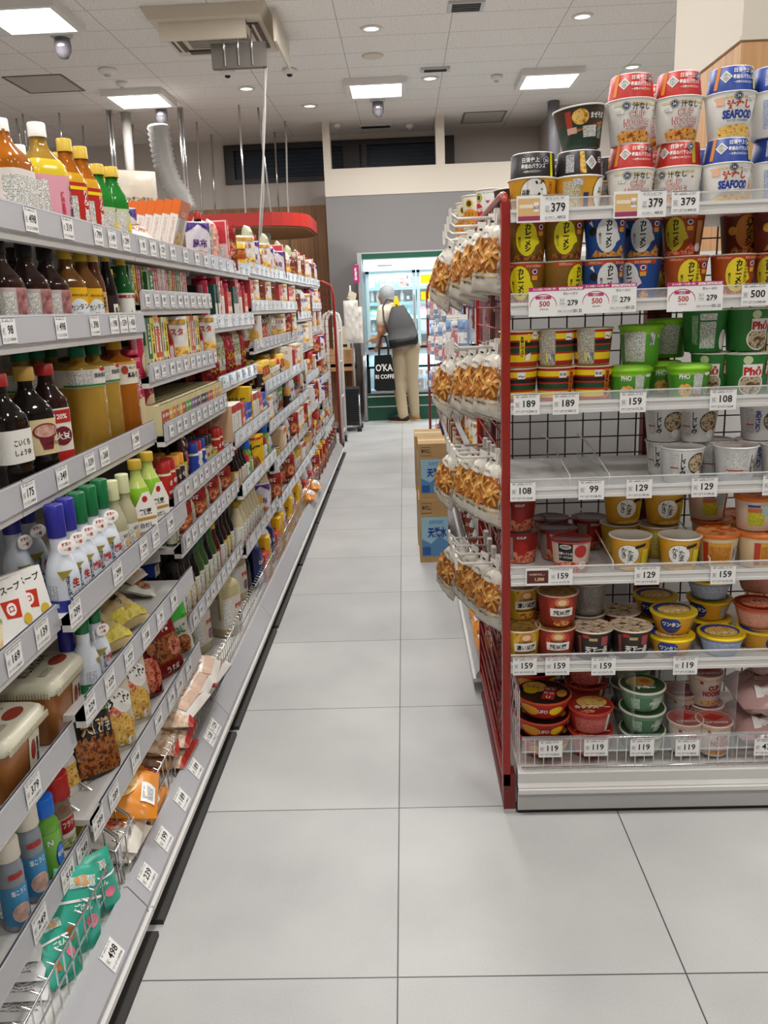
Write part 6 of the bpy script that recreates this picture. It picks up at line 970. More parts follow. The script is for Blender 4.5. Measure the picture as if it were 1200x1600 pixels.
for i in range(5): floor_put('vinegar_jug', 305+8*(i % 3), 1010, .0965, -.85-.06*i, 'pale vinegar jug in shadow, %s of five left of the foremost' % ORD[i], rz=70)
for i, px in enumerate((382, 388, 395, 402)): floor_put('wine_bottle', px, 930, .0965, -.78-.02*(i % 2), 'tall black bottle, %s along the bottom deck' % ORD[i], rz=70, sc=1.0)
for i, (px, X) in enumerate([(412, -.78), (408, -.86), (418, -.8)]): floor_put('net_bag', px, 860, .0965, X, 'pink diamond patterned bag, %s' % ['foremost', 'behind the foremost', 'farthest along'][i], rz=70)
# =================================================================== the farther left shelves, filled row by row
import itertools
rf = random.Random(9)
FILL = {(2, 1): ['seasoning_carton1', 'seasoning_carton2', 'seasoning_carton3', 'seasoning_carton3', 'seasoning_carton4', 'seasoning_carton4', 'seasoning_carton5', 'seasoning_carton7', 'seasoning_carton6', 'seasoning_carton6', 'seasoning_carton6', 'seasoning_carton8', 'seasoning_carton8', 'seasoning_carton8', 'seasoning_carton8', 'seasoning_carton6'],
 (2, 2): ['pink_can', 'seasoning_carton1', 'seasoning_carton2', 'seasoning_carton5', 'seasoning_carton5', 'seasoning_carton7', 'seasoning_carton2', 'condiment_bottle5', 'condiment_bottle5', 'white_foil_packet'],
 (2, 3): ['spice_box1', 'spice_box1', 'spice_box2', 'spice_box4', 'spice_box1', 'spice_box2', 'spice_box1', 'spice_box3', 'spice_box3', 'spice_box5', 'spice_box5', 'spice_box6', 'spice_box6', 'spice_box6', 'spice_box6'],
 (2, 4): ['spice_jar1', 'spice_jar1', 'spice_jar2', 'spice_jar2', 'condiment_bottle2', 'noodle_bag3', 'spice_jar3', 'spice_jar4', 'spice_jar3', 'spice_jar5', 'spice_jar5', 'tin_can'],
 (2, 5): ['condiment_bottle7', 'condiment_bottle6', 'sauce_pouch1', 'sauce_pouch1', 'yellow_box', 'condiment_bottle4'],
 (2, 6): ['condiment_bottle4', 'condiment_bottle2', 'condiment_bottle2', 'condiment_bottle4', 'condiment_bottle7', 'condiment_bottle7', 'condiment_bottle4', 'condiment_bottle7', 'condiment_bottle3'],
 (3, 1): ['pink_can', 'dark_green_carton', 'dark_green_carton', 'seasoning_carton6', 'red_top_carton', 'red_cap_jar', 'snack_card_box'],
 (3, 2): ['red_foil_bag', 'red_foil_bag', 'pale_green_bag', 'pale_green_bag'],
 (3, 3): ['red_top_carton', 'red_top_carton', 'red_top_carton', 'red_top_carton', 'snack_card_box', 'blue_carton', 'blue_carton', 'yellow_box'],
 (3, 4): ['condiment_bottle1', 'condiment_bottle1', 'condiment_bottle4', 'condiment_bottle4', 'spice_jar4', 'blue_cap_bottle', 'green_sauce_bottle', 'yellow_packet', 'yellow_packet'],
 (3, 5): ['condiment_bottle6']*7+['spice_jar6', 'spice_jar6', 'purple_packet'],
 (3, 6): ['condiment_bottle6', 'condiment_bottle3', 'condiment_bottle5', 'seasoning_carton7', 'seasoning_carton4', 'seasoning_carton8', 'seasoning_carton2']}
PACK = ['white_foil_packet', 'brown_packet', 'white_foil_packet', 'noodle_bag1', 'white_sack', 'red_foil_bag', 'seasoning_carton7',  'sauce_pouch1', 'noodle_bag3', 'purple_packet', 'pale_green_bag', 'white_pasta_box', 'snack_card_box', 'sauce_pouch2']
JARS = ['honey_jar', 'tin_can', 'spice_jar6', 'condiment_bottle3', 'red_cap_jar', 'spice_jar2', 'spice_jar5', 'red_top_carton', 'condiment_bottle1', 'condiment_bottle6', 'white_sack', 'spice_jar4']
LEANS = {'white_foil_packet', 'brown_packet', 'yellow_packet', 'purple_packet', 'white_pasta_box', 'sauce_pouch1'}
def fillrow(b, r, seq, xf, z, zlim, depth=1, side=1, yr=None, bayname=None, grp=None, rowname=None):
    y0, y1 = yr or (EDG[b], EDG[b+1]); y = y0+.02; c = {}; lean = rf.random() < .45; k_ = 0
    it = itertools.cycle(seq)
    while True:
        k = next(it); K = KIND[k]; pk = k in LEANS or 'bag' in k or 'pouch' in k or 'packet' in k
        w = K['w'] if not pk else min(K['w'], .045 if k in LEANS else .1)
        if k in ('seasoning_carton1',): w = .034
        if y+w > y1-.01 or (seq is not None and len(seq) > 12 and k_ >= 26): break
        h = K['h']; sc = min(1.25 if 'carton' in k or 'box' in k else 1.05, (zlim-z-.008)/h); sc = max(.55, sc)
        i = c.get(k, 0); c[k] = i+1; yy = y+w/2
        rz = 90*side+rf.uniform(-6, 6)
        if k in LEANS and k != 'white_pasta_box': rz = (38 if side > 0 else -38)+rf.uniform(-5, 5)
        dd = KIND[k]['d']
        for d in range(depth):
            xx = xf-side*(max(.03, (w if pk else dd)/2+.012)+d*(dd+.012 if not pk else .07))
            short = K['desc'].split(' with ')[0]; short = ' '.join(short.split()[:6])
            lab = '%s, %s of its kind, %s, %s%s' % (short, ORD[min(i, 25)], 'bottom deck' if rowname and rowname[:6] == 'bottom' else (rowname or ROW[min(r, 6)]+' shelf'), bayname or BAYN[b]+' left bay', ['', ', behind', ', farthest in'][d])
            put(k, (xx, yy, z+.001), R(rz), ' '.join(lab.split()), grp or 'goods on the %s shelf of the %s left bay' % (ROW[min(r, 6)], BAYN[b]), sc=sc)
        y += w*min(sc, 1.05)+.003; k_ += 1
for b in range(2, 8):
    rows = SH[b]
    for r in range(len(rows)):
        z = rows[r][0]-.0445; zl = (rows[r-1][0]-.075) if r else z+.26
        if (b, r) == (2, 0): continue
        if b == 2 and r == 0: continue
        seq = FILL.get((b, r))
        if seq is None:
            if r == 0: seq = rf.sample(['honey_jar', 'condiment_bottle1', 'purple_packet', 'purple_packet', 'pink_bag', 'pale_green_bag', 'noodle_bag3', 'white_foil_packet', 'sauce_pouch2', 'sauce_pouch1', 'white_foil_packet', 'noodle_bag1', 'seasoning_carton8', 'seasoning_carton6', 'brown_packet'], 7)
            else: seq = rf.sample(PACK if (r+b) % 2 == 0 or r < 3 else JARS, 5); seq = [s for s in seq for _ in range(rf.choice((1, 2, 3)))]
        yr = (EDG[b], EDG[b+1])
        dep = 3 if (b, r) == (2, 3) else 2 if (b < 5 and z < 1.25 and (b, r) not in ((2, 5),)) else 1
        if r == 0: dep = 1
        fillrow(b, r, seq, rows[r][1]-.006, z, zl, dep, yr=yr)
# jars and bags behind the orange cartons on the top shelf
fillrow(2, 0, ['honey_jar', 'condiment_bottle1', 'purple_packet'], -.9, SH[2][0][0]-.0445, 1.85, yr=(2.5, 2.95), rowname='back row')
# bottom deck farther on
BD = {3: ['navy_pack', 'snack_card_box', 'yellow_box', 'white_sack'], 4: ['yellow_box', 'snack_card_box', 'white_sack', 'pink_bag'], 5: ['white_sack', 'orange_flour_bag', 'snack_card_box'], 6: ['sauce_pouch1', 'white_sack', 'yellow_box'], 7: ['brown_packet', 'white_sack']}
for b, seq in BD.items(): fillrow(b, 6, seq, -.695, .0965, .36, 2, rowname='bottom deck below the', yr=(EDG[b]+(.25 if b == 3 else 0), EDG[b+1]))
for i in range(14): put('stacked_plates', (-.9, 4.75, SH[4][5][0]-.044+.0125*i), 0, 'white foam plate in the tall stack on the fifth left bay', 'foam plate stack')
# =================================================================== right aisle goods
RP = ['hanging_packet', 'hanging_packet1', 'purple_packet', 'white_foil_packet', 'snack_card_box', 'red_cap_jar', 'tin_can', 'sauce_pouch2', 'brown_packet']
for b in range(6):
    for r, z in enumerate(RS):
        if r == 0: continue
        fillrow(b, r, rf.sample(RP, 4), .318, z-.0445, (RS[r-1]-.07) if r else 1.75, 1, -1, (RE[b], RE[b+1]), '%s right bay' % BAYN[b], 'goods on the %s shelf of the %s right bay' % (ROW[r], BAYN[b]))
    fillrow(b, 6, [['orange_flour_bag', 'snack_card_box'], ['white_sack', 'brown_packet'], ['snack_card_box', 'navy_pack']][b % 3], .3, .0965, .34, 1, -1, (RE[b], RE[b+1]), '%s right bay' % BAYN[b], 'goods on the bottom deck of the %s right bay' % BAYN[b], rowname='bottom deck below the')
zt = RS[0]-.0445
for i, (k, px, Y, lv, l) in enumerate([('noodle_cup9', 768, 2.86, 0, 'lower white tomato noodle cup behind the red panel'), ('noodle_cup9', 766, 2.86, 1, 'upper white tomato noodle cup behind the red panel'), ('noodle_cup10', 747, 3.0, 0, 'lower curry noodle cup next to the tomato cups'), ('noodle_cup10', 743, 3.0, 1, 'upper curry noodle cup next to the tomato cups'), ('noodle_cup10', 738, 3.2, 0, 'lower curry noodle cup, second along the right top shelf'), ('noodle_cup10', 733, 3.2, 1, 'upper curry noodle cup, second along the right top shelf'), ('noodle_cup10', 729, 3.42, 0, 'lower curry noodle cup, farthest along'), ('noodle_cup10', 726, 3.42, 1, 'upper curry noodle cup, farthest along')]):
    x = at(px, 300, Y=Y).x; put(k, (x, Y, zt+.001+lv*.1045), R(-35), l, 'curry and tomato cups on the right top shelf')
kind('water_bottle', 'clear water bottle with a blue label', 'bottle', bottle(.033, .22, mat('water_pet', 'c8d8e4', .1, trans=.3), col('e8ecf2'), col('8ab4dc'), [('t', '天然水', 0, .1, .014, WHITE, .04)], sq=5, lz=(.35, .6), ribs=(.05, .3, 3)), .07, .22)
for i in range(7): put('water_bottle', (.345, 3.62+.13*i, zt+.001), R(-60), 'clear water bottle, %s along the right top shelf' % ORD[i], 'water bottles on the right top shelf')
fillrow(4, 0, ['hanging_packet', 'purple_packet', 'white_foil_packet'], .32, zt, 1.75, 1, -1, (4.6, 8.0), 'right run', 'packets on the top shelf of the right run')
# packets on hooks standing out from the right shelves
j = 0
for b, (y, zs) in enumerate([(3.9, (1.5, 1.3, 1.1)), (4.3, (1.42, 1.2, .98)), (4.8, (1.5, 1.25, 1.0)), (5.4, (1.45, 1.15, .95)), (6.2, (1.45, 1.2, .9)), (7.0, (1.4, 1.1, .8))]):
    for z in zs:
        for k in range(3): put(['hanging_packet', 'hanging_packet1'][(j+k) % 2], (.275-.028*k, y+.06*k, z-.14), R(-50-8*k), 'small hanging packet out from the right shelves, strip %s, %s one' % (ORD[j], ORD[k]), 'packets on hooks along the right shelves')
        o = MB().tube([(.0, 0, 0), (.1, 0, 0)], .003, HK, 5).build('display_hook'); o.location = (.2, y+.02, z+.008); tag(o, 'white hook of hanging strip %s on the right shelves' % ORD[j], 'hook', 'hooks along the right shelves'); j += 1
# =================================================================== refrigerated case
SIL = mat('brushed_silver', 'b9bcc0', .3, metal=.7); DG = mat('dark_green_enamel', '12523c', .35); ICE = mat('case_interior', 'a4c6d2', .5); COLD = mat('lit_case_header', 'd8f4fa', .5, emit=1.5); PG = mat('door_glass', 'f2fbff', .03, alpha=.1); BK = col('101214')
t = thing('refrigerated_case', 'green based glass door refrigerator with lit shelves at the aisle end', 'refrigerator', (0, 0, 0))
FX0, FX1 = -.48, 1.55; FY = 10.42
MB().box(FX0, FX1, 10.86, 10.88, .1, 1.93, ICE).box(FX0, FX0+.03, FY, 10.86, .4, 1.93, ICE).box(FX1-.03, FX1, FY, 10.86, .4, 1.93, ICE).box(FX0, FX1, FY, 10.86, 1.88, 1.93, ICE).box(FX0+.03, FX1-.03, FY+.0, 10.86, .84, .87, ICE).build('cabinet', t)
MB().box(FX0-.01, FX1, FY-.06, 10.88, 1.935, 2.0, DG).build('top_band', t, 'dark green band along the top'); MB().box(FX0-.01, FX1, FY-.065, 10.88, 1.995, 2.012, SIL).box(FX0-.01, FX1, FY-.065, FY-.0, 1.925, 1.935, SIL).build('top_trim', t)
h = MB().prism([(FY-.08, 1.8), (FY+.0, 1.79), (FY, 1.925), (FY-.05, 1.925)], FX0+.01, FX1-.01, COLD, 'x').build('header_panel', t, 'glowing pale blue header'); MB().box(-.3, -.12, FY-.085, FY-.078, 1.845, 1.862, SIL).build('logo_plate', h)
for x0, x1 in ((FX0+.03, .16), (.17, .82), (.83, 1.5)):
    d = MB(); 
    for a, b_ in ((x0, x0+.04), (x1-.04, x1)): d.box(a, b_, FY-.03, FY, .86, 1.79, mat('door_frame', 'c4dce4', .3))
    d.box(x0, x1, FY-.03, FY, .86, .885, BK).box(x0, x1, FY-.03, FY, 1.76, 1.79, mat('door_frame', 'c4dce4', .3)); d = d.build('door', t)
    MB().box(x0+.04, x1-.04, FY-.02, FY-.014, .885, 1.76, PG).build('glass', d); MB().box(x1-.03, x1-.015, FY-.06, FY-.03, 1.1, 1.5, SIL).build('handle', d)
SZ = [.872, 1.06, 1.25, 1.42, 1.6]
for z in SZ[1:]: s = MB().box(FX0+.03, FX1-.03, FY+.05, 10.86, z-.012, z, ICE).build('shelf', t); MB().box(FX0+.03, FX1-.03, FY+.04, FY+.05, z-.035, z+.005, mat('shelf_edge', 'a6d4de', .4)).build('price_rail', s)
MB().box(FX0, FX1, 10.17, 10.86, .0, .34, DG).build('base', t, 'dark green base'); MB().box(FX0, FX1, 10.16, 10.172, .29, .305, WHITE).box(FX0, FX1, 10.16, 10.172, .165, .18, SIL).box(FX0, FX1, 10.15, 10.18, .335, .36, SIL).build('base_trim', t)
MB().box(FX0, FX1, 10.165, 10.175, .36, .64, PG).build('well_glass', t); MB().box(FX0, FX1, 10.15, 10.185, .64, .665, BK).box(FX0, FX0+.05, 10.15, 10.185, .34, .66, BK).build('well_rim', t)
MB().box(FX0, FX1, 10.19, 10.86, .34, .37, ICE).box(FX0+.02, FX1, 10.2, 10.5, .52, .525, CLEAR).build('well_floor', t)
MB().box(FX0, FX1, 10.40, 10.44, .8, .87, col('b8bcc4')).box(FX0, FX1, 10.42, 10.5, .37, .8, ICE).build('well_back', t)
MB().tube([(FX0-.02, 10.12, .02), (FX0-.02, 10.12, .66), (FX0-.02, 10.16, .78), (FX0-.02, 10.3, .8)], .03, SIL, 10).build('bumper', t); MB().box(FX0-.05, FX0, 10.16, 10.9, 0, 2.0, SIL).build('side_post', t)
for z in (1.78, 1.3):
    l = bpy.data.lights.new('case_light', 'AREA'); l.shape = 'RECTANGLE'; l.size = 1.8; l.size_y = .06; l.energy = 34; l.color = (.8, .95, 1); o = bpy.data.objects.new('case_light', l); COL.objects.link(o); o.location = (.5, FY+.05, z); o.rotation_euler = (R(35), 0, 0)
l = bpy.data.lights.new('well_light', 'AREA'); l.shape = 'RECTANGLE'; l.size = 1.8; l.size_y = .06; l.energy = 16; l.color = (.85, .95, 1); o = bpy.data.objects.new('well_light', l); COL.objects.link(o); o.location = (.5, 10.34, .82); o.rotation_euler = (R(-15), 0, 0)
rc = random.Random(3)
def goods(n, l, x0, x1, z, y, w, h, cs, cat='package', shape_='box', g='goods in the refrigerator'):
    for i in range(n):
        x = x0+(x1-x0)*(i+.5)/n; c = col(rc.choice(cs)); b = MB(); hh = h*rc.uniform(1.0, 1.22)
        if shape_ == 'box': b.box(-w/2, w/2, -.03, .03, 0, hh, c); marks(b, [('r', -w*.35, w*.35, hh*.3, hh*.7, col(rc.choice(cs))), ('e', 0, hh*.5, w*.15, hh*.12, WHITE)], front(-.03), .001, .001)
        elif shape_ == 'bottle': b.lathe([(0, 0), (w/2, 0), (w/2, hh*.6), (w/5, hh*.85), (w/5, hh), (0, hh)], c, 12); marks(b, [('r', -w*.4, w*.4, hh*.2, hh*.5, WHITE)], lathe_map([(w/2, 0), (w/2, hh)]))
        else:
            b, mp = pillow(w, hh, .04, c, None, i, 8, 8); marks(b, [('e', 0, hh/2, w*.25, hh*.2, WHITE)], mp)
        o = b.build({'box': 'chilled_carton', 'bottle': 'chilled_bottle', 'bag': 'chilled_bag'}[shape_]); o.location = (x, y, z+.001); o.rotation_euler[2] = rc.uniform(-.1, .1); tag(o, '%s, %s from left' % (l.replace('refrigerator ', '').replace(' behind the right door', ' at right'), ORD[i]), cat, g)
goods(5, 'white and teal packet on the top refrigerator shelf behind the left door', -.42, -.05, SZ[4], FY+.12, .07, .13, ['e8f0f0', '2a9a8a', '6ab8d8'])
goods(4, 'pictured meat packet on the top refrigerator shelf above the head', -.03, .12, SZ[4], FY+.12, .05, .13, ['d86a5a', 'f0e0d8', '2c3440'])
goods(7, 'dark and white bottle on the second refrigerator shelf', -.42, .1, SZ[3], FY+.12, .05, .13, ['1c2230', 'e8ecf0', '2a3a5a'], 'bottle', 'bottle')
goods(5, 'green vegetable bag on the third refrigerator shelf', -.42, .08, SZ[2], FY+.12, .1, .09, ['1f8a4a', '3ab06a', '2a9a58'], 'bag', 'bag')
goods(4, 'small jar on the fourth refrigerator shelf', -.42, -.1, SZ[1], FY+.14, .06, .1, ['5a6a70', '8a9aa0', 'c8d4d8'], 'bottle', 'bottle')
goods(5, 'pale tray pack on the lowest refrigerator shelf', -.42, .08, SZ[0], FY+.12, .09, .05, ['e8f4f4', 'c8e0e0'])
goods(7, 'white cup on the second shelf behind the right door', .2, .8, SZ[3], FY+.12, .06, .11, ['e8ecf0', '5a5a9a', 'd8c83a'], 'cup', 'bottle')
goods(8, 'red packet on the third shelf behind the right door', .2, .8, SZ[2], FY+.12, .07, .1, ['c83048', 'e8a0a8', 'd84a5a'])
goods(6, 'blue and white disc pack on the fourth shelf behind the right door', .2, .8, SZ[1], FY+.12, .09, .12, ['2a3aa0', 'e8ecf8', '3a5ac0'])
goods(6, 'small brown cake pack on the counter strip behind the right door', .2, .8, SZ[0], FY+.12, .08, .05, ['b8703a', 'e8d0b0', 'c8c8c8'])
goods(9, 'clear tray of meat in the lower well', -.1, .9, .371, 10.26, .09, .1, ['a8909a', 'd8d8dc', '7a6a78'], 'tray')
goods(9, 'clear tray in the upper row of the lower well', -.1, .9, .526, 10.26, .09, .08, ['a8a0aa', 'e0e0e4', '8a7a88'], 'tray')
for z, l in ((1.63, 'upper'), (1.43, 'lower')):
    o = MB().box(-.27, .27, -.002, .002, 0, .1, col('f4e20a')).build('yellow_poster'); o.location = (.49, FY-.034, z); tag(o, '%s yellow sale poster on the right refrigerator door' % l, 'poster', 'yellow posters')
o = marks(MB().box(-.15, .15, -.002, .002, 0, .1, col('b8bcbc')), [('r', -.12, .12, .02, .08, fine('b8bcbc', '5a5a5a'))], front(-.002)).build('grey_notice'); o.location = (.5, FY-.034, 1.531); tag(o, 'grey printed notice between the two yellow posters', 'notice')
p = at(556, 428, Y=10.05); o = MB().box(-.035, .035, -.003, .003, -.1, .1, col('a81c6c')); marks(o, [('t', vert('新商品'), 0, 0, .14, WHITE, .03)], front(-.003)); o = o.build('hanging_banner'); o.location = p; tag(o, 'magenta banner hanging left of the refrigerator', 'banner')
MB_ = MB().tube([(0, 0, 0), (0, .12, 0)], .006, SIL, 6).build('banner_arm'); MB_.location = (p.x, p.y, p.z+.104); tag(MB_, 'small metal arm holding the magenta banner', 'arm')
# =================================================================== the shopper
def P(x, y, Y=9.95): return at(x, y, Y=Y)
def sphere(mb, c, r, m, sx=1, sy=1, sz=1, n=14):
    pr = [(max(0, r*sin(pi*i/n)), -r*cos(pi*i/n)*sz) for i in range(n+1)]; mb.lathe(pr, m, 18, tuple(c), sx=sx, sy=sy)
def limb(mb, pts, rs, m, n=4):
    Q = []; q = []
    for i in range(len(pts)-1):
        for k in range(n): Q.append(Vector(pts[i]).lerp(Vector(pts[i+1]), k/n)); q.append(rs[i]+(rs[i+1]-rs[i])*k/n)
    Q.append(Vector(pts[-1])); q.append(rs[-1]); mb.tube(Q, q, m, 14); sphere(mb, pts[0], rs[0]*.98, m); sphere(mb, pts[-1], rs[-1]*.98, m)
    for i in range(1, len(pts)-1): sphere(mb, pts[i], rs[i], m)
def flesh(mb, name, par, vox=.012, sm=6, label=None):
    fixn_o = mb.build(name, par, label); r = fixn_o.modifiers.new('r', 'REMESH'); r.mode = 'VOXEL'; r.voxel_size = vox; r.use_smooth_shade = True
    s = fixn_o.modifiers.new('s', 'SMOOTH'); s.iterations = sm; s.factor = .5; return fixn_o
SKIN = mat('skin', 'c68a66', .55); SHIRT = mat('white_cotton', 'e6dcc6', .8, bump=.3, bscale=12); KH = mat('khaki_cotton', 'b3a285', .85, bump=.35, bscale=10); HAIR = ramp_mat('grey_hair', [(.35, '8c8e92'), (.6, 'b8bcc2')], 60, stretch=(3, 3, 1), rough=.6)
per = thing('person', 'grey haired person in white shirt and khaki trousers, bent towards the refrigerator', 'person', (0, 0, 0))
hipL, hipR = Vector((-.05, 9.98, .90)), Vector((.08, 9.93, .90)); kL, kR = Vector((-.085, 9.97, .49)), Vector((.075, 10.0, .49)); aL, aR = Vector((-.04, 9.93, .09)), Vector((.10, 10.05, .09))
pel, wai, che, nek, hd = Vector((.02, 9.95, .95)), Vector((-.01, 9.98, 1.06)), Vector((-.12, 10.03, 1.28)), Vector((-.19, 10.07, 1.40)), Vector((-.205, 10.10, 1.495))
shL, shR = Vector((-.24, 9.96, 1.32)), Vector((-.05, 10.16, 1.31)); elL = Vector((-.27, 9.95, 1.10)); wrL = Vector((-.285, 10.02, .96)); elR = Vector((-.2, 10.2, 1.12)); wrR = Vector((-.34, 10.2, 1.0))
b = MB(); limb(b, [pel, wai, che, nek, hd-Vector((0, 0, .04))], [.12, .11, .12, .055, .05], SKIN); sphere(b, hd, .088, SKIN, .92, 1.08, 1.2)
sphere(b, hd+Vector((-.05, .075, -.02)), .02, SKIN); sphere(b, hd+Vector((-.02, -.0, -.06)), .055, SKIN)
sphere(b, hd+Vector((-.085, -.01, -.02)), .018, SKIN, .5, 1, 1.5); sphere(b, hd+Vector((.06, .06, -.02)), .018, SKIN, .5, 1, 1.5)
for sh, el, wr in ((shL, elL, wrL), (shR, elR, wrR)): limb(b, [che, sh, el, wr], [.08, .058, .045, .029], SKIN)
for hp, k, a in ((hipL, kL, aL), (hipR, kR, aR)): limb(b, [pel, hp, k, a], [.1, .085, .055, .04], SKIN)
def hand(w, d):
    d = Vector(d).normalized(); up = Vector((0, 0, 1)); s = d.cross(up).normalized(); limb(b, [w, w+d*.05], [.026, .034], SKIN, 2)
    for i, L in enumerate((.062, .07, .066, .052)):
        o_ = s*(.026-.0175*i); q = w+d*.08+o_; limb(b, [w+d*.05+o_*.8, q, q+d*L*.45-up*.014, q+d*L*.7-up*.036], [.0105, .0095, .0088, .0078], SKIN, 2)
    limb(b, [w+d*.02+s*.024, w+d*.045+s*.048-up*.01, w+d*.075+s*.05-up*.02], [.013, .011, .009], SKIN, 2)
hand(wrL, (-.4, .5, -.55)); hand(wrR, (-.9, .1, -.2))
flesh(b, 'body', per, .007, 4)
b = MB(); limb(b, [pel+Vector((0, 0, .02)), hipL, kL, aL+Vector((0, 0, .0))], [.125, .105, .078, .064], KH); limb(b, [pel+Vector((0, 0, .02)), hipR, kR, aR+Vector((0, 0, .0))], [.125, .105, .078, .064], KH)
sphere(b, pel, .135, KH, 1.1, 1.05, .9); sphere(b, Vector((.09, 9.92, .9)), .1, KH); sphere(b, wai-Vector((0, 0, .05)), .125, KH, 1.05, .95, .7)
flesh(b, 'trousers', per, .011, 8, 'khaki cotton trousers')
b = MB(); limb(b, [wai-Vector((-.01, 0, .04)), wai+Vector((-.03, .01, .1)), che], [.135, .132, .135], SHIRT); limb(b, [che, nek-Vector((0, 0, .035))], [.125, .07], SHIRT)
for sh, el in ((shL, elL), (shR, elR)): limb(b, [che+Vector((0, 0, .02)), sh, sh.lerp(el, .5)], [.1, .078, .074], SHIRT)
flesh(b, 'shirt', per, .011, 8, 'white short sleeved shirt')
b = MB(); sphere(b, hd+Vector((.015, -.018, .02)), .098, HAIR, .95, 1.05, 1.12); sphere(b, hd+Vector((.02, -.03, -.03)), .08, HAIR)
flesh(b, 'hair', per, .008, 3, 'short grey hair')
for a, dr, l in ((aL, Vector((-.85, .35, 0)), 'black slip-on shoe'), (aR, Vector((-.7, .6, 0)), 'tan shoe')):
    dr.normalize(); c = Vector((a.x, a.y, 0)); m_ = BLACK if 'black' in l else col('a87c50'); b = MB(); limb(b, [c-dr*.03+Vector((0, 0, .05)), c+dr*.08+Vector((0, 0, .045)), c+dr*.17+Vector((0, 0, .035))], [.045, .044, .03], m_); flesh(b, 'shoe', per, .008, 4, l)
    b = MB(); limb(b, [c-dr*.04+Vector((0, 0, .012)), c+dr*.18+Vector((0, 0, .012))], [.012, .012], WHITE); s_ = dr.cross(Vector((0, 0, 1)))
    b = MB().prism([tuple((c+dr*u+s_*v)[:2]) for u, v in ((-.08, -.03), (-.05, -.045), (.12, -.048), (.19, -.03), (.21, 0), (.19, .03), (.12, .048), (-.05, .045), (-.08, .03))], .001, .02, col('c8b898'), 'z'); b.build('sole', per)
# sling backpack: tapered sack leaning on the back
BG = mat('charcoal_nylon', '4b4a4c', .7, bump=.4, bscale=14); t = thing('backpack', 'charcoal sling backpack with a black base on the shopper', 'backpack', (0, 0, 0))
def loft(rows, m, name, par, label=None):           # rows: (centre, half width vec, half depth)
    mb = MB(); n = 16; vs = []
    for c, w_, d_ in rows:
        for i in range(n):
            a = 2*pi*i/n; ca, sa = cos(a), sin(a); k = (abs(ca)**3.2+abs(sa)**3.2)**(-1/3.2); vs.append(Vector(c)+Vector(w_)*ca*k+Vector(d_)*sa*k)
    fs = [(j*n+i, j*n+(i+1) % n, (j+1)*n+(i+1) % n, (j+1)*n+i) for j in range(len(rows)-1) for i in range(n)]+[tuple(range(n)), tuple((len(rows)-1)*n+i for i in range(n))]
    mb.add(vs, fs, m, True); return mb.build(name, par, label)
def row(x, y, hw, dy=.07, Y=9.80, sl=.0): c = at(x, y, Y=Y); return (c, (hw, 0, hw*sl), (0, dy, 0))
loft([row(632, 541, .15, .06, sl=.12), row(631, 537, .172, .08, sl=.13), row(630, 527, .175, .085, sl=.17)], BLACK, 'base_panel', t, 'black base panel')
loft([row(630, 527, .174, .084, sl=.17), row(627, 512, .16, .085, 9.81, .2), row(624, 498, .135, .08, 9.83, .2), row(622, 486, .1, .06, 9.86, .2), row(621, 478, .07, .04, 9.89, .15)], BG, 'sack', t)
MB().tube([at(621, 479, Y=9.88), at(614, 470, Y=9.93), at(604, 468, Y=9.97), at(598, 480, Y=9.9), at(600, 500, Y=9.86), at(606, 520, Y=9.82)], .011, BG, 8).build('strap', t)
o = MB().prism([(-.045, -.06), (.05, -.06), (.02, .06), (-.02, .06)], -.012, .012, col('f0dc28')).build('yellow_tab', t, 'bright yellow tab'); o.location = at(619, 472, Y=9.9)
# tote bag
c = at(600, 582, Y=9.78); t = thing('tote_bag', 'black tote bag with white lettering hanging from the arm', 'tote bag', (c.x, c.y, c.z))
mb = MB(); mb.prism([(-.105, .2), (.095, .205), (.13, -.2), (.1, -.215), (-.09, -.21), (-.12, -.19)], -.04, .04, mat('black_canvas', '101012', .9, bump=.3, bscale=30))
marks(mb, [('t', "O'KA", .005, .06, .085, WHITE, .2), ('t', 'RI COFFE', .01, -.045, .05, WHITE, .22)], front(-.04)); mb.build('bag_body', t)
for y_ in (-.03, .03): MB().tube([(-.05, y_, .19), (-.045, y_*.6, .32), (-.02, .12*1+y_*.3, .42), (.03, .1, .41), (.06, y_*.6, .3), (.06, y_, .19)], .012, BLACK, 6).build('handle', t)
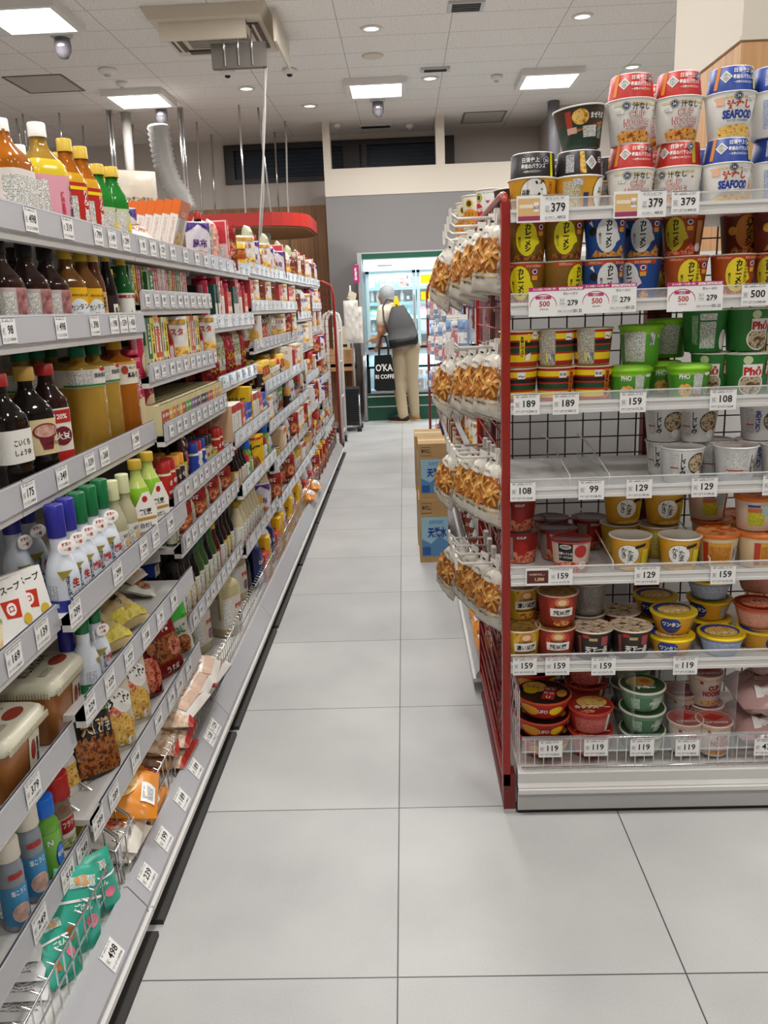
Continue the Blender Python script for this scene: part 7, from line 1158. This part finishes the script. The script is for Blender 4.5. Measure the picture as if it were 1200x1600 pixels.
# =================================================================== cartons on the floor, end frames and the corner by the refrigerator
def bigbox(x0, x1, y0, y1, z0, z1, l):
    mb = MB().box(x0, x1, y0, y1, z0, z1, ramp_mat('cardboard', [(.3, 'b3905f'), (.7, 'c2a070')], 8, rough=.8)); h = z1-z0; w = x1-x0
    marks(mb, [('r', -w*.42, w*.5, h*.1, h*.72, col('9cc4d8')), ('p', [(-w*.42, h*.1), (w*.5, h*.1), (w*.5, h*.32), (w*.2, h*.42), (-w*.1, h*.3), (-w*.42, h*.38)], col('5a8ab8')), ('r', -w*.42, -w*.05, h*.78, h*.94, col('5a4a3a')), ('r', -w*.41, -w*.06, h*.79, h*.93, col('bc9868')), ('t', 'MWDLL', -w*.23, h*.87, h*.07, INK, w*.3), ('t', '天然水', w*.12, h*.48, h*.17, col('1c3a8c'), w*.66, 0, .05), ('t', 'SUNTORY', w*.1, h*.64, h*.06, col('3a8ac0'), w*.5), ('r', -w*.4, -w*.12, h*.12, h*.25, col('2a5aa0'))], lambda u, v, e: ((x0+x1)/2+u, y0-e, z0+v))
    marks(mb, [('r', -.1, .1, h*.15, h*.7, col('9cc4d8')), ('t', '天然水', 0, h*.45, h*.15, col('1c3a8c'), .15)], lambda u, v, e: (x0-e, (y0+y1)/2-u, z0+v))
    mb.box(x0+.002, x1-.002, (y0+y1)/2-.03, (y0+y1)/2+.03, z1, z1+.0006, col('c9b48a')); o = mb.build('cardboard_box'); 
    me = o.data; c = Vector(((x0+x1)/2, (y0+y1)/2, z0)); 
    for v in me.vertices: v.co -= c
    o.location = c; tag(o, l, 'cardboard box', 'water cartons on the floor')
bigbox(.05, .205, 4.3, 4.56, 0, .355, 'lower water carton of the front stack on the floor'); bigbox(.055, .205, 4.31, 4.57, .356, .655, 'upper water carton of the front stack on the floor')
bigbox(.045, .2, 4.64, 4.9, 0, .33, 'lower water carton of the rear stack on the floor'); bigbox(.04, .2, 4.64, 4.92, .331, .645, 'upper water carton of the rear stack on the floor')
def frame_panel(x0, x1, y, h, l, side):
    t = thing('red_frame_panel', l, 'mesh panel', (0, y, 0)); s = side
    MB().tube([(x0, 0, .04), (x0, 0, h-.12), (x0+s*.02, 0, h-.04), (x0+s*.1, 0, h), (x1, 0, h)], .013, RED, 8).build('frame', t)
    w = MB()
    for i in range(8): xx = x0+(x1-x0)*i/8; w.tube([(xx, 0, .1), (xx, 0, h-.04)], .0025, RED, 4)
    for i in range(22): w.tube([(x0, 0, .12+i*.068), (x1, 0, .12+i*.068)], .0025, RED, 4)
    w.build('mesh', t); MB().lathe([(0, 0), (.022, 0), (.022, .04), (0, .04)], BLACK, 12, (x0, 0, 0)).build('foot', t)
frame_panel(-.655, -1.15, 7.98, 1.62, 'red framed mesh panel closing the far end of the left shelves', -1); frame_panel(.235, .72, 8.24, 1.6, 'red framed mesh panel closing the far end of the right shelves', 1)
t = thing('rolling_rack', 'white tube rolling rack standing past the left shelves end', 'rolling rack', (-.70, 8.05, 0)); WT = mat('white_tube', 'dcd8d2', .3)
for y_ in (.12, .56): MB().tube([(-.09, y_, .1), (-.09, y_, 1.24), (-.07, y_, 1.31), (-.02, y_, 1.34), (.03, y_, 1.31), (.05, y_, 1.24), (.05, y_, .1)], .016, WT, 10).build('tube_frame', t)
for z in (.15, .5, .85, 1.15): MB().tube([(.05, .12, z), (.05, .56, z)], .008, WT, 6).build('cross_bar', t)
for x_, y_ in ((-.09, .12), (.05, .12), (-.09, .56), (.05, .56)):
    q = MB().lathe([(0, -.012), (.034, -.012), (.034, .012), (0, .012)], BLACK, 16).xf(Matrix.Translation((x_, y_, .036)) @ Matrix.Rotation(R(90), 4, 'Y')).build('caster', t); MB().box(x_-.018, x_+.018, y_-.012, y_+.012, .05, .1, SIL).build('fork', q)
for i, (px, py, Y, w, h, l) in enumerate([(549, 500, 9.3, .16, .42, 'white carrier bag bundle hanging at the front beside the left shelves end'), (555, 508, 9.5, .17, .4, 'white carrier bag bundle hanging behind the front one')]):
    p = at(px, py, Y=Y); mb, mp = pillow(w, h, .06, col('e2ded6', .5), None, 40+i, wr=.01, nz=16); o = mb.build('carrier_bag_bundle'); o.location = (p.x, p.y, p.z-h/2); tag(o, l, 'plastic bags', 'carrier bag bundles')
p = at(549, 462, Y=9.4); o = MB().prism([(-.05, -.03), (.04, -.07), (.06, .02), (-.02, .06)], -.003, .003, col('e8dcc0')).build('hanging_card'); o.location = p; tag(o, 'cream card hanging above the carrier bags', 'card')
t = thing('bag_stand', 'slim grey stand holding the carrier bag bundles', 'stand', (-.60, 9.665, 0)); MB().tube([(0, 0, .02), (0, 0, 1.62)], .012, SIL, 8).build('pole', t); MB().box(-.05, .05, -.03, .03, 0, .02, SIL).build('base', t)
for z_ in (1.3, 1.5): MB().tube([(0, 0, z_), (0, -.4, z_)], .006, SIL, 6).build('arm', t)
t = thing('packing_counter', 'light wood packing counter left of the refrigerator', 'counter', (0, 0, 0)); MB().box(-1.4, -.6, 9.7, 10.3, .66, .7, WOODL).build('worktop', t); MB().box(-1.4, -.6, 9.72, 10.3, .74, .9, WOODL).build('upper_rail', t); MB().box(-1.4, -.6, 10.2, 10.3, 0, .9, WOOD).build('back_panel', t); MB().box(-1.4, -1.36, 9.72, 10.2, 0, .74, WOOD).box(-.64, -.6, 9.9, 10.2, 0, .74, WOOD).build('side_panel', t)
o = MB().box(-.09, .09, -.12, .12, 0, .26, col('d8ccb0')).box(-.07, .07, -.124, -.12, .03, .06, DK).build('cream_dispenser'); o.location = (-.74, 9.9, .901); tag(o, 'cream dispenser box standing on the packing counter', 'dispenser')
t = thing('basket_stand', 'wheeled wire stand under the basket stack', 'basket stand', (-.66, 9.45, 0)); MB().tube([(-.13, -.16, .06), (.13, -.16, .06), (.13, .16, .06), (-.13, .16, .06), (-.13, -.16, .06)], .009, SIL, 6).build('frame', t); MB().tube([(.13, -.16, .06), (.13, -.16, .42)], .009, SIL, 6).build('post', t)
for a in ((-.12, -.15), (.12, -.15), (.12, .15), (-.12, .15)): MB().lathe([(0, 0), (.028, .0), (.028, .05), (0, .05)], BLACK, 10, (a[0], a[1], 0)).build('caster', t)
def basket():
    b = MB(); 
    for (w, d, z) in ((.105, .14, .0), (.118, .155, .05)): pass
    b.add([(x*s, y*s2, z) for s, s2, z in ((.105, .14, 0), (.12, .155, .05), (.126, .16, .05), (.126, .16, .043)) for x, y in ((-1, -1), (1, -1), (1, 1), (-1, 1))], [(0, 1, 2, 3)]+[(4*j+i, 4*j+(i+1) % 4, 4*j+4+(i+1) % 4, 4*j+4+i) for j in range(3) for i in range(4)], col('26262a', .5)); return [('basket', b)]
kind('shopping_basket', 'black shopping basket in the nested stack', 'basket', basket, .25, .05)
for i in range(15): put('shopping_basket', (-.66, 9.45, .07+.026*i), 0, 'dark shopping basket nested in the stack by the refrigerator', 'shopping baskets')
bpy.context.view_layer.update()
